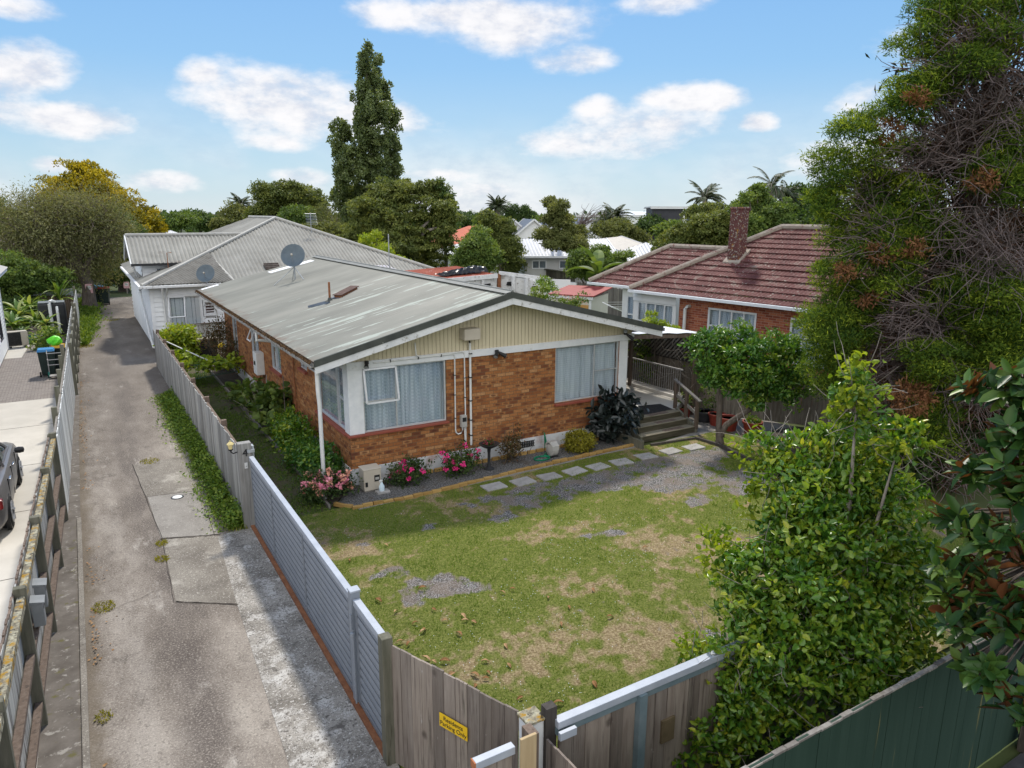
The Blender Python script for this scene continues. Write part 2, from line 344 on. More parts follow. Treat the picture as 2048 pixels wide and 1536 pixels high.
def wall_holes(mb,o,u,w,h,holes,n,depth=.1,z0=0.):
    """flat wall sheet from o along u (unit), width w, z0..h, with rectangular openings (u0,u1,z0,z1) and reveals going inwards (-n)"""
    o=np.array(o,float);u=np.array(u,float);n=np.array(n,float); us=sorted({0,w,*[k for q in holes for k in q[:2]]}); zs=sorted({z0,h,*[k for q in holes for k in q[2:]]})
    pt=lambda a,z,d=0: o+u*a+np.array([0,0,z])-n*d
    for i in range(len(us)-1):
        for j in range(len(zs)-1):
            cu,cz=(us[i]+us[i+1])/2,(zs[j]+zs[j+1])/2
            if any(q[0]<cu<q[1] and q[2]<cz<q[3] for q in holes): continue
            mb.poly([pt(us[i],zs[j]),pt(us[i+1],zs[j]),pt(us[i+1],zs[j+1]),pt(us[i],zs[j+1])])
    for a0,a1,b0,b1 in holes:
        for p,q in (((a0,b0),(a1,b0)),((a1,b0),(a1,b1)),((a1,b1),(a0,b1)),((a0,b1),(a0,b0))): mb.poly([pt(*p),pt(*q),pt(*q,depth),pt(*p,depth)])
    return mb
def window(parent,o,u,n,u0,u1,z0,z1,cols=(),rows={},fr=.045,set_=.05,frame='white_trim',curt='lace',cd=.14,label=None,pane=None):
    """frame + panes + curtain as parts of a building; cols: dividers along u, rows: {column index: [z,...]}"""
    o=np.array(o,float);u=np.array(u,float);n=np.array(n,float); pt=lambda a,z,d: o+u*a+np.array([0,0,z])-n*d
    f=MB(); up=(0,0,1)
    for a in (u0+fr/2,u1-fr/2): f.bar(pt(a,z0,set_),pt(a,z1,set_),fr,.06,n)
    for z in (z0+fr/2,z1-fr/2): f.bar(pt(u0+fr,z,set_),pt(u1-fr,z,set_),.06,fr)
    ed=[u0]+list(cols)+[u1]
    for a in cols: f.bar(pt(a,z0+fr,set_),pt(a,z1-fr,set_),fr*.8,.05,n)
    for i,zz in rows.items():
        for z in zz: f.bar(pt(ed[i]+fr*.9,z,set_),pt(ed[i+1]-fr*.9,z,set_),.05,fr*.8)
    w=obj('window',f,frame,parent)
    if label: w['label']=label
    g=MB().poly([pt(u0+.01,z0+.01,set_+.01),pt(u1-.01,z0+.01,set_+.01),pt(u1-.01,z1-.01,set_+.01),pt(u0+.01,z1-.01,set_+.01)]); obj('pane',g,pane or 'glass',w)
    if curt:
        k=max(12,int((u1-u0)*36)); vs=[]
        for i in range(k+1):
            a=u0+.01+(u1-u0-.02)*i/k; d=cd+.022*math.sin(a*2*math.pi/.17)+.012*math.sin(a*2*math.pi/.071+1)
            for z in (z0,z1): vs.append(pt(a,z,d))
        obj('curtain',MB().add(vs,[(2*i,2*i+2,2*i+3,2*i+1) for i in range(k)]),curt,w,smooth=True)
    return w
# ------------------------------------------------------------------ material list
mat('white_trim',[(.62,.64,.66),(.74,.75,.76)],6,.55,marks=[((.42,.42,.40),3,.60,.8)])
mat('worn_white',[(.55,.56,.57),(.72,.72,.72)],4,.7,marks=[((.30,.29,.26),7,.56,.72,(1,1,1))])
mat('foundation',[(.50,.52,.54),(.66,.67,.68)],2,.85,.1,marks=[((.36,.22,.18),1.6,.52,.75),((.30,.30,.27),5,.62,.8)])
mat('weatherboard',[(.66,.68,.70),(.78,.79,.80)],2,.6,marks=[((.45,.45,.43),3,.62,.85)])
mat('cream',[(.55,.48,.335),(.62,.55,.39)],2,.65,marks=[((.33,.29,.20),2.2,.60,.9,(1,1,.3))])
mat('sill_red',[(.22,.055,.035),(.30,.08,.05)],6,.6)
mat('aluminium',[(.50,.51,.52),(.62,.63,.64)],8,.4,metal=.4)
mat('gate_grey',[(.20,.225,.265),(.25,.275,.315)],3,.45,marks=[((.22,.24,.26),2,.55,.9,(1,1,.25))])
mat('gate_cap',[(.30,.33,.38),(.38,.41,.46)],5,.45)
mat('rust',[(.16,.06,.03),(.30,.13,.06)],10,.9)
mat('barge_dark',[(.045,.05,.045),(.075,.08,.07)],4,.7,marks=[((.40,.41,.36),9,.66,.72)])
mat('gutter_brown',[(.06,.05,.04),(.11,.09,.07)],6,.8)
mat('pvc_white',[(.60,.61,.60),(.72,.72,.71)],5,.5)
mat('plastic_beige',[(.46,.41,.34),(.52,.47,.39)],3,.55)
mat('dark_plastic',[(.012,.013,.014),(.03,.03,.032)],5,.45)
mat('tank_black',[(.018,.019,.021),(.04,.042,.046)],3,.5)
mat('dish_grey',[(.075,.10,.12),(.11,.14,.16)],5,.45)
mat('galvanised',[(.32,.34,.36),(.46,.48,.50)],6,.45,metal=.5)
mat('rail_metal',[(.34,.33,.33),(.50,.49,.48)],6,.4,metal=.3)
def lacemat(name,a,b,px,pz):
    m,t,p,o=newmat(name); c=t.n('ShaderNodeTexCoord'); s=t.n('ShaderNodeSeparateXYZ'); t.l(c.outputs['Object'],s.inputs[0]); u=t.m('ADD',s.outputs[0],s.outputs[1])
    q=t.m('MULTIPLY',t.m('SINE',t.m('MULTIPLY',u,6.2832/px)),t.m('SINE',t.m('MULTIPLY',s.outputs[2],6.2832/pz))) if px else t.m('SINE',t.m('MULTIPLY',s.outputs[2],6.2832/pz))
    f=t.m('ADD',t.m('MULTIPLY',t.sstep(q,-.3,.6),.34),t.m('MULTIPLY',t.sstep(t.noise(coords(t,(6,6,.35)),1.6,4,.6),.34,.66),.62)); t.l(t.mix(f,a,b),p.inputs['Base Color']); p.inputs['Roughness'].default_value=.95  # vertical fold shading painted into the curtain colour as stretched noise
    tr=t.n('ShaderNodeBsdfTranslucent'); tr.inputs[0].default_value=(*b,1); ms=t.n('ShaderNodeMixShader'); ms.inputs[0].default_value=.15; t.l(p.outputs[0],ms.inputs[1]); t.l(tr.outputs[0],ms.inputs[2]); t.l(ms.outputs[0],o.inputs[0])
lacemat('lace',(.42,.50,.60),(.88,.92,.97),.085,.085)
lacemat('lace_grey',(.10,.12,.15),(.42,.46,.52),.13,.15)
lacemat('net_white',(.62,.66,.70),(.90,.93,.95),0,.06)
mat('dark_room',[(.02,.022,.025),(.05,.05,.055)],2,.9)
mat('concrete_pale',[(.44,.415,.37),(.53,.50,.45)],1.2,.9,.15,marks=[((.34,.32,.28),.8,.55,.8,(1,.3,1))])
mat('concrete_grey',[(.18,.163,.145),(.28,.262,.235)],1.2,.95,.3,marks=[((.13,.12,.10),2,.55,.75),((.44,.42,.38),36,.58,.68),((.09,.08,.07),55,.58,.66)])
mat('stone_slab',[(.24,.23,.22),(.36,.35,.34)],5,.95,.3,marks=[((.14,.16,.07),4,.6,.75)],rand=.25)
mat('edging_brick',[(.30,.18,.055),(.42,.27,.095)],9,.9,.3,rand=.3,marks=[((.12,.10,.06),6,.58,.7)])
mat('wood_grey',[(.15,.135,.12),(.27,.255,.235)],3,.9,.25,stretch=(6,6,.6),marks=[((.085,.07,.06),2.2,.56,.75,(5,5,.5))],rand=.1)
mat('wood_silver',[(.22,.215,.205),(.40,.395,.38)],3,.9,.25,stretch=(7,7,.5),marks=[((.15,.14,.13),2,.56,.75,(7,7,.35)),((.17,.19,.10),1.1,.62,.8)])
mat('wood_paint_white',[(.42,.44,.44),(.60,.61,.60)],3,.85,.2,stretch=(8,8,.4),marks=[((.21,.20,.17),2,.55,.72,(8,8,.35))])
mat('wood_brown',[(.115,.08,.06),(.20,.155,.125)],3,.9,.25,stretch=(6,6,.7),marks=[((.055,.042,.034),2.6,.54,.72,(6,6,.5)),((.26,.24,.21),5,.66,.75,(3,3,.6))])
mat('wood_front',[(.155,.125,.105),(.255,.22,.19)],2.6,.92,.3,stretch=(6,6,.55),marks=[((.07,.055,.047),1.7,.56,.72,(5,5,.4)),((.38,.35,.32),6,.66,.74,(2.4,2.4,.9)),((.12,.115,.07),1.3,.6,.8)],rand=.3)
mat('wood_dark',[(.035,.03,.028),(.07,.062,.055)],3,.9,.2,stretch=(6,6,.7))
mat('wood_new',[(.46,.34,.19),(.55,.42,.25)],2.5,.85,.1,stretch=(9,9,.6))
mat('wood_green_grey',[(.105,.105,.075),(.19,.18,.14)],3,.92,.25,stretch=(5,5,.6),marks=[((.05,.05,.03),2,.55,.75)])
mat('lichen_top',[(.16,.14,.10),(.40,.38,.28)],18,.95,.6,marks=[((.30,.17,.015),9,.50,.60),((.05,.045,.035),15,.52,.64)],lo=.4,hi=.6)
mat('green_fence',[(.014,.036,.024),(.024,.05,.035)],2,.8,.1,stretch=(4,4,.3),marks=[((.20,.17,.06),1.3,.64,.75,(5,5,.22))])
mat('leaf_litter',[(.24,.12,.045),(.42,.27,.14)],9,.9,rand=.5)
mat('soil',[(.035,.028,.022),(.085,.07,.052)],6,1,.5)
mat('gravel_dark',[(.035,.034,.033),(.11,.108,.105),(.24,.235,.23)],26,1,.9,lo=.36,hi=.64,marks=[((.085,.065,.048),2,.52,.72)])
mat('ground_far',[(.045,.065,.02),(.085,.10,.035)],.15,1,marks=[((.14,.11,.06),.4,.62,.75)])
mat('paint_black',[(.012,.012,.013),(.02,.02,.022)],4,.4)
mat('sign_yellow',[(.72,.45,.01),(.78,.50,.015)],3,.45)
mat('sign_pink',[(.55,.30,.32),(.65,.42,.43)],6,.6)
mat('lamp_glass',[(.62,.50,.22),(.75,.62,.30)],5,.3)
mat('bin_green',[(.018,.03,.028),(.028,.045,.04)],5,.5)
mat('lid_blue',[(.03,.17,.38),(.05,.24,.48)],5,.5)
mat('lid_red',[(.42,.05,.04),(.52,.08,.06)],5,.5)
mat('lid_yellow',[(.65,.34,.02),(.72,.42,.03)],5,.5)
mat('bag_green',[(.10,.62,.02),(.18,.75,.04)],6,.4)
mat('pot_red',[(.20,.03,.02),(.28,.05,.03)],6,.6)
mat('pot_black',[(.025,.027,.03),(.05,.05,.055)],6,.6)
mat('pot_green',[(.01,.13,.10),(.02,.18,.14)],6,.5)
mat('hose_green',[(.0,.14,.07),(.01,.20,.10)],6,.4)
mat('reel_grey',[(.34,.33,.31),(.44,.43,.40)],4,.55)
mat('bark',[(.07,.055,.045),(.16,.135,.115)],6,.95,.5,stretch=(2,2,.5))
mat('bark_pale',[(.18,.155,.13),(.34,.30,.26)],6,.95,.4,stretch=(2,2,.5))
mat('twig',[(.10,.075,.07),(.24,.19,.18)],4,.95,lo=.25,hi=.75)
mat('twig_rust',[(.07,.035,.025),(.16,.085,.05)],4,.95)
mat('rust_roof',[(.24,.055,.035),(.36,.11,.07)],2.2,.85,marks=[((.50,.40,.36),2.5,.60,.68,(.4,3,1)),((.12,.05,.035),3,.58,.7)])
mat('peeling_white',[(.50,.50,.50),(.66,.66,.66)],3,.8,marks=[((.12,.10,.09),5,.60,.66),((.33,.31,.28),2,.5,.7)])
mat('tarp',[(.008,.009,.011),(.02,.021,.024)],7,.3,.4)
mat('ochre_door',[(.45,.24,.07),(.55,.32,.12)],4,.7)
mat('red_paint',[(.22,.035,.03),(.30,.055,.05)],4,.6)
mat('corr_white',[(.72,.73,.75),(.85,.86,.87)],2,.4)
mat('roof_villa',[(.185,.18,.16),(.275,.27,.245)],1.1,.7,marks=[((.17,.15,.13),1.4,.56,.75,(1,1,1)),((.24,.20,.17),7,.62,.75)])
mat('roof_slate',[(.085,.095,.115),(.12,.13,.15)],3,.5)
mat('roof_orange',[(.42,.10,.055),(.52,.16,.09)],4,.8)
mat('roof_pale',[(.42,.43,.45),(.52,.53,.55)],2,.5)
mat('roof_beige',[(.46,.42,.37),(.54,.50,.44)],2,.6)
mat('roof_brown',[(.16,.075,.05),(.22,.11,.075)],3,.8)
mat('wall_white',[(.66,.67,.68),(.76,.77,.77)],1.5,.7)
mat('wall_grey',[(.46,.46,.45),(.54,.54,.52)],1.5,.7)
mat('wall_dark',[(.035,.036,.045),(.05,.05,.06)],2,.6)
mat('wall_cream',[(.55,.52,.44),(.62,.58,.50)],2,.7)
mat('tile_red',[(.072,.025,.022),(.135,.05,.044)],1.6,.85,.2,marks=[((.18,.14,.115),1.6,.54,.70,(1,1,1)),((.36,.33,.28),12,.60,.66)],lo=.32,hi=.62)
mat('ridge_lichen',[(.24,.19,.16),(.36,.32,.26)],6,.9,.3,marks=[((.16,.06,.05),5,.56,.66)])
mat('chimney_paint',[(.085,.03,.028),(.13,.048,.042)],3,.85,.2,marks=[((.34,.33,.27),14,.54,.62),((.36,.19,.03),9,.60,.66)])
mat('car_paint',[(.20,.185,.18),(.23,.215,.21)],2,.32,spec=.6,metal=.55)
mat('tyre',[(.012,.012,.013),(.022,.022,.023)],8,.85)
mat('alloy',[(.36,.36,.37),(.46,.46,.47)],5,.35,metal=.7)
mat('chrome',[(.6,.6,.62),(.7,.7,.72)],5,.2,metal=.9)
mat('tail_red',[(.12,.005,.006),(.2,.01,.01)],5,.2)
mat('petal_pink',[(.62,.16,.24),(.75,.30,.36)],3,.6,rand=.3)
mat('petal_magenta',[(.66,.02,.17),(.78,.05,.27)],3,.6)
mat('petal_salmon',[(.60,.24,.17),(.68,.36,.25)],3,.6)
mat('petal_yellow',[(.70,.50,.03),(.8,.6,.06)],3,.6)
mat('petal_red',[(.25,.03,.06),(.40,.06,.10)],3,.6)
mat('mat_black',[(.018,.017,.018),(.04,.038,.038)],12,1,.5)
mat('soap',[(.55,.68,.76),(.68,.78,.84)],5,.25)
glassmat('glass'); glassmat('glass_dark',(.22,.26,.30),.14)
# brick, roof and paving materials
brickmat('brick_main',[(.17,.06,.029),(.28,.105,.037),(.34,.135,.047),(.37,.155,.055),(.40,.177,.066),(.46,.24,.105)],(.15,.095,.055),(.10,.04,.024))
brickmat('brick_red',[(.19,.05,.03),(.29,.08,.046),(.36,.108,.06),(.41,.14,.072),(.45,.17,.09)],(.38,.26,.20))
def roofmat():
    m,t,p,o=newmat('roof_main'); v=coords(t); s=t.n('ShaderNodeSeparateXYZ'); t.l(v,s.inputs[0])
    big=t.noise(coords(t,(.35,1,1)),.8,5); c=t.ramp(big,[(.35,(.155,.158,.138)),(.5,(.19,.192,.168)),(.65,(.23,.228,.20))])
    # sheet laps and old paint: streaks along the fall of the roof
    st=t.noise(coords(t,(.30,3.4,0)),1.0,6,.62); near=t.sstep(s.outputs[1],11.5,1.0); edge=t.noise(coords(t,(.9,.9,0)),.55,3)
    thr=t.m('ADD',t.m('MULTIPLY',near,.14),t.m('MULTIPLY',t.m('SUBTRACT',edge,.5),.35))
    c=t.mix(t.sstep(t.m('ADD',st,thr),.685,.72),c,(.33,.365,.325))
    dk=t.noise(coords(t,(.22,9,0)),1.3,4,.6); c=t.mix(t.m('MULTIPLY',t.sstep(dk,.61,.68),.4),c,(.105,.095,.08))
    ev=t.m('MULTIPLY',t.sstep(t.m('ADD',s.outputs[0],t.m('MULTIPLY',t.noise(v,3,5),1.5)),.12,-.6),.75); c=t.mix(ev,c,(.135,.075,.05))
    t.l(c,p.inputs['Base Color']); p.inputs['Roughness'].default_value=.62; p.inputs['Specular IOR Level'].default_value=.3
roofmat()
def drivemat():
    m,t,p,o=newmat('driveway'); v=coords(t); s=t.n('ShaderNodeSeparateXYZ'); t.l(v,s.inputs[0]); x,y=s.outputs[0],s.outputs[1]
    a=t.noise(coords(t,(1,.5,1)),.7,8,.68); c=t.ramp(a,[(.36,(.095,.078,.066)),(.47,(.165,.140,.118)),(.56,(.225,.195,.166)),(.66,(.32,.285,.245))])
    xx=t.m('ADD',x,t.m('MULTIPLY',t.m('SUBTRACT',t.noise(coords(t,(.2,.12,1)),1,3),.5),1.6))     # paler wheel tracks worn clean, darker middle
    brk=t.sstep(t.noise(coords(t,(1,.35,1)),1.5,6,.7),.40,.62)
    tr=t.m('ADD',t.sstep(t.m('ABSOLUTE',t.m('SUBTRACT',xx,-5.0)),.42,.05),t.m('MULTIPLY',t.sstep(t.m('ABSOLUTE',t.m('SUBTRACT',xx,-3.4)),.4,.05),.6))
    c=t.mix(t.m('MULTIPLY',t.m('MULTIPLY',tr,brk),.55),c,(.36,.325,.285)); mid=t.sstep(t.m('ABSOLUTE',t.m('SUBTRACT',xx,-4.25)),.55,.05); c=t.mix(t.m('MULTIPLY',t.m('MULTIPLY',mid,t.m('SUBTRACT',1.25,brk)),.62),c,(.085,.070,.062))
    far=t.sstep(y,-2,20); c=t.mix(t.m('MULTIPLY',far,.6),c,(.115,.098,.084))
    sl=t.m('MULTIPLY',t.sstep(t.noise(coords(t,(1.6,.5,1)),1.6,7,.72),.58,.70),.65); c=t.mix(sl,c,(.40,.37,.33))
    dk=t.m('MULTIPLY',t.sstep(t.noise(coords(t,(1,.7,1)),1.7,7,.72),.57,.68),.6); c=t.mix(dk,c,(.072,.060,.052))
    g=t.noise(v,34,4,.8); g2=t.noise(v,70,3,.8); g3=t.noise(v,17,4,.8)
    c=t.mix(t.m('MULTIPLY',t.sstep(g,.50,.66),.55),c,(.50,.455,.39)); c=t.mix(t.m('MULTIPLY',t.sstep(g2,.46,.34),.65),c,(.05,.042,.037)); c=t.mix(t.m('MULTIPLY',t.sstep(g3,.47,.36),.45),c,(.07,.06,.052))
    ed=t.m('MULTIPLY',t.sstep(t.m('ADD',x,t.m('MULTIPLY',t.noise(v,2.2,5),.5)),-5.0,-5.25),.6); c=t.mix(ed,c,(.11,.085,.055))
    t.l(c,p.inputs['Base Color']); p.inputs['Roughness'].default_value=.92; p.inputs['Specular IOR Level'].default_value=.2; bumpit(t,p,g,.5,.01)
drivemat()
mat('apron',[(.17,.155,.135),(.30,.28,.25)],1.6,.95,.4,lo=.38,hi=.58,marks=[((.46,.445,.42),2.4,.50,.64),((.10,.09,.08),16,.54,.66),((.50,.48,.45),30,.54,.64),((.07,.062,.055),55,.54,.64),((.11,.10,.09),3,.58,.70)])
mat('slab_patch',[(.145,.128,.108),(.23,.208,.176)],1.3,.95,.3,lo=.38,hi=.6,marks=[((.36,.335,.29),1.2,.54,.70),((.44,.41,.36),34,.56,.66),((.07,.06,.05),60,.56,.64)])
def pavemat():
    m,t,p,o=newmat('pavers'); b=t.n('ShaderNodeTexBrick'); t.l(coords(t),b.inputs['Vector']); b.inputs['Scale'].default_value=1; b.inputs['Brick Width'].default_value=.2; b.inputs['Row Height'].default_value=.1
    b.inputs['Mortar Size'].default_value=.008; b.inputs['Color1'].default_value=(.19,.165,.15,1); b.inputs['Color2'].default_value=(.26,.23,.21,1); b.inputs['Mortar'].default_value=(.08,.07,.06,1)
    t.l(t.mix(t.sstep(t.noise(coords(t),1,5),.5,.8),b.outputs[0],(.20,.18,.165)),p.inputs['Base Color']); p.inputs['Roughness'].default_value=.9
pavemat()
def lawnmat():
    m,t,p,o=newmat('lawn'); a=t.n('ShaderNodeAttribute',attribute_name='grav'); d=t.n('ShaderNodeAttribute',attribute_name='dry'); v=coords(t)
    n=t.noise(v,28,5,.75); gr=t.ramp(n,[(.36,(.06,.075,.016)),(.52,(.12,.14,.030)),(.66,(.21,.195,.07))])
    st=t.ramp(n,[(.36,(.12,.085,.045)),(.52,(.235,.18,.10)),(.66,(.37,.30,.185))]); c=t.mix(t.sstep(d.outputs['Fac'],.30,.72),gr,st)
    s=t.n('ShaderNodeTexVoronoi'); s.inputs['Scale'].default_value=38; t.l(v,s.inputs['Vector'])
    gv=t.ramp(t.noise(v,45,4,.8),[(.38,(.10,.092,.088)),(.5,(.235,.225,.22)),(.62,(.46,.445,.43))]); gv=t.mix(t.sstep(s.outputs['Distance'],.62,.35),(.07,.068,.066),gv); gv=t.mix(t.m('MULTIPLY',t.sstep(t.noise(v,2,5),.40,.62),.65),gv,(.17,.135,.108))
    c=t.mix(t.sstep(a.outputs['Fac'],.34,.60),c,gv); t.l(c,p.inputs['Base Color']); p.inputs['Roughness'].default_value=1; p.inputs['Specular IOR Level'].default_value=.1; bumpit(t,p,n,.6,.02)
lawnmat()
# leaves
leafmat('leaf_lemon',[(.02,.07,.014),(.045,.135,.022),(.11,.23,.03),(.28,.36,.045)],.34,.34,.45)
leafmat('leaf_citrus',[(.02,.075,.012),(.055,.15,.018),(.12,.24,.024),(.26,.35,.032),(.50,.48,.04)],.30,.38,.55)
leafmat('leaf_magnolia',[(.014,.045,.010),(.03,.08,.016),(.065,.135,.022),(.15,.23,.035)],.4,.2,.28,under=(.16,.062,.026))
leafmat('leaf_rubber',[(.010,.016,.014),(.018,.026,.024),(.03,.038,.036)],.3,.05,.5)
leafmat('leaf_cypress',[(.014,.038,.012),(.042,.09,.016),(.13,.205,.024),(.38,.44,.042)],.75,.40,.15)
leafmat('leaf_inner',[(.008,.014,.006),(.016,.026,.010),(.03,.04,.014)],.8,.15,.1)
leafmat('leaf_cypress_dead',[(.14,.055,.025),(.22,.10,.045),(.30,.16,.075)],.8,.2,.2)
leafmat('leaf_dark',[(0.0225, 0.0475, 0.015), (0.0438, 0.0825, 0.0225), (0.075, 0.125, 0.0325), (0.1375, 0.1875, 0.05)],.6,.38,.3)
leafmat('leaf_mid',[(0.039, 0.0754, 0.0182), (0.0754, 0.1274, 0.0286), (0.1365, 0.2015, 0.0416), (0.234, 0.286, 0.065)],.6,.38,.3)
leafmat('leaf_olive',[(0.0585, 0.078, 0.0234), (0.104, 0.1248, 0.039), (0.1625, 0.182, 0.0585), (0.247, 0.2535, 0.0975)],.7,.38,.2)
leafmat('leaf_grey',[(0.084, 0.096, 0.0384), (0.144, 0.156, 0.066), (0.216, 0.222, 0.102), (0.312, 0.294, 0.18)],.8,.38,.2)
leafmat('leaf_gold',[(.08,.09,.012),(.22,.19,.014),(.46,.35,.014),(.58,.45,.02)],.7,.25,.2)
leafmat('leaf_pohutukawa',[(0.05, 0.0725, 0.0225), (0.0938, 0.125, 0.0325), (0.1625, 0.1938, 0.0475), (0.275, 0.2875, 0.075)],.6,.38,.3)
leafmat('leaf_poplar',[(0.0562, 0.085, 0.0325), (0.1, 0.1375, 0.0475), (0.1562, 0.2, 0.0688), (0.2375, 0.275, 0.1063)],.45,.38,.4)
leafmat('leaf_bright',[(.09,.16,.012),(.18,.27,.02),(.30,.37,.03),(.42,.44,.06)],.5,.45,.35)
leafmat('leaf_yellowgreen',[(.14,.14,.015),(.23,.22,.02),(.33,.29,.03)],.6,.3,.3)
leafmat('leaf_weed',[(.06,.12,.014),(.11,.19,.02),(.17,.26,.03),(.25,.32,.05)],.55,.3,.3)
leafmat('leaf_grass',[(.085,.165,.012),(.155,.25,.018),(.24,.295,.03),(.34,.295,.09),(.44,.36,.19)],.7,.3,.15)
leafmat('leaf_reddish',[(.05,.05,.02),(.09,.075,.03),(.14,.075,.04),(.09,.11,.03)],.55,.25,.3)
leafmat('leaf_palm',[(.025,.04,.018),(.05,.07,.03),(.09,.11,.05)],.55,.25,.3)
leafmat('leaf_stripe',[(.04,.10,.02),(.10,.19,.03),(.22,.30,.05),(.42,.45,.18)],.45,.35,.4)
def knots(name):
    m=MATS[name]; t=NT(m.node_tree); p=[n for n in m.node_tree.nodes if n.type=='BSDF_PRINCIPLED'][0]; src=p.inputs['Base Color'].links[0].from_socket
    v=t.n('ShaderNodeTexVoronoi'); v.inputs['Scale'].default_value=1.0; v.inputs['Randomness'].default_value=1; w=coords(t,(2.6,2.6,2.0)); nz=t.noise(coords(t,(3,3,3)),3,3); t.l(w,v.inputs['Vector'])
    d=t.m('ADD',v.outputs['Distance'],t.m('MULTIPLY',t.m('SUBTRACT',nz,.5),.10)); c=t.mix(t.m('MULTIPLY',t.sstep(d,.17,.07),.75),src,(.06,.045,.037)); c=t.mix(t.m('MULTIPLY',t.sstep(d,.075,.03),.8),c,(.26,.22,.19))
    c=t.mix(t.m('MULTIPLY',t.sstep(t.noise(coords(t,(22,22,.5)),1.2,4,.7),.56,.68),.7),c,(.055,.04,.034)); t.l(c,p.inputs['Base Color'])
knots('wood_front')
def streaks(name,dark,amt=.6,lo=.55,hi=.68,sc=16):
    m=MATS[name]; t=NT(m.node_tree); p=[n for n in m.node_tree.nodes if n.type=='BSDF_PRINCIPLED'][0]; src=p.inputs['Base Color'].links[0].from_socket
    t.l(t.mix(t.m('MULTIPLY',t.sstep(t.noise(coords(t,(sc,sc,.45)),1.2,5,.72),lo,hi),amt),src,dark),p.inputs['Base Color'])
mat('wood_tan',[(.16,.135,.105),(.30,.265,.22)],3,.9,.25,stretch=(6,6,.7),marks=[((.09,.07,.055),2.4,.55,.72,(6,6,.5))])
streaks('wood_silver',(.11,.105,.095),.7); streaks('wood_paint_white',(.17,.165,.15),.6); streaks('wood_brown',(.05,.04,.032)); streaks('wood_grey',(.08,.07,.06)); streaks('wood_tan',(.07,.055,.042))
# ------------------------------------------------------------------ setting
g=MB(); g.add([(-900,-300,-.03),(900,-300,-.03),(1500,1500,-.03),(-1500,1500,-.03)],[(0,1,2,3)]); obj('ground',g,'ground_far',kind='structure')
d=MB().slab([(-5.55,-16,0),(-3.9,-16,0),(-2.55,-8.9,0),(-2.55,-1.0,0),(-2.62,12,0),(-2.4,17.5,0),(-1.8,20.3,0),(-2.3,20.6,0),(-2.3,33,0),(-.6,44,0),(2,50,0),(-7,50,0),(-4.9,40,0),(-5.2,31,0),(-5.35,20,0),(-5.5,8,0),(-5.55,-2,0)],.05)
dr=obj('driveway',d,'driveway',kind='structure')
def sheet(name,pts,z,m,kind='structure',parent=None):
    return obj(name,MB().slab([(x,y,z) for x,y in pts],.03),m,parent,kind=None if parent else kind)
sheet('concrete_apron',[(-3.22,-1.25),(-2.42,-1.0),(-2.42,-8.7),(-3.0,-16),(-3.95,-16),(-3.72,-11),(-3.52,-8),(-3.36,-4.1)],.006,'apron')
sheet('concrete_patch',[(-4.35,4.25),(-3.0,4.35),(-3.02,1.55),(-4.25,1.75)],.008,'slab_patch')
sheet('concrete_patch',[(-4.22,1.72),(-3.02,1.52),(-3.18,-1.15),(-4.18,-.75)],.010,'concrete_grey')
sheet('concrete_patch',[(-4.16,-.80),(-3.2,-1.2),(-3.36,-4.1),(-4.22,-3.5)],.008,'slab_patch')
sheet('neighbour_drive',[(-6.2,-16),(-12,-16),(-12,13.25),(-5.75,13.25)],.0,'concrete_pale')
sheet('paving',[(-12,13.25),(-5.7,13.25),(-5.5,22.2),(-12,22.2)],.0,'pavers')
sheet('concrete_path',[(-8.4,22.2),(-7.55,22.2),(-7.35,26.5),(-8.4,26.5)],.004,'concrete_pale')
sheet('concrete_path',[(-6.95,22.2),(-6.4,22.2),(-6.6,25.5),(-6.85,25.5)],.004,'concrete_pale')
sheet('brick_path',[(-7.55,22.2),(-6.95,22.2),(-6.85,25.6),(-7.36,25.6)],.002,'pavers')
sheet('garden_soil',[(-7.36,25.6),(-5.4,25.6),(-5.3,36),(-9,36),(-8.2,26.5),(-7.36,26.5)],.0,'soil')
jm=mat('joint_dark',[(.03,.026,.022),(.06,.05,.042)],8,1)
def crack(pts,w,name='driveway_joint',z=.014,m='joint_dark'):
    mb=MB(); L=[];Rr=[]
    for i,(x,y) in enumerate(pts):
        a=np.array(pts[min(i+1,len(pts)-1)])-np.array(pts[max(i-1,0)]); a=a/np.linalg.norm(a); k=w*random.uniform(.5,1.2)/2
        L.append((x-a[1]*k,y+a[0]*k,z)); Rr.append((x+a[1]*k,y-a[0]*k,z))
    n=len(pts); mb.add(L+Rr,[(i,i+1,n+i+1,n+i) for i in range(n-1)]); return obj(name,mb,m,dr)
def jag(p,q,n=9,a=.03): return [(p[0]+(q[0]-p[0])*i/n+random.uniform(-a,a),p[1]+(q[1]-p[1])*i/n+random.uniform(-a,a)) for i in range(n+1)]
crack(jag((-4.18,-.80),(-3.15,-1.18)),.035); crack(jag((-4.22,-3.5),(-3.36,-4.12),9,.015),.022); crack(jag((-4.36,4.3),(-4.15,-.8),14,.01),.012); crack(jag((-4.16,-.8),(-4.25,-3.5),9,.012),.010)
crack(jag((-5.2,-3.3),(-4.3,-2.9),9,.03),.008); crack(jag((-3.02,4.4),(-3.25,-1.2),10,.012),.010); pass
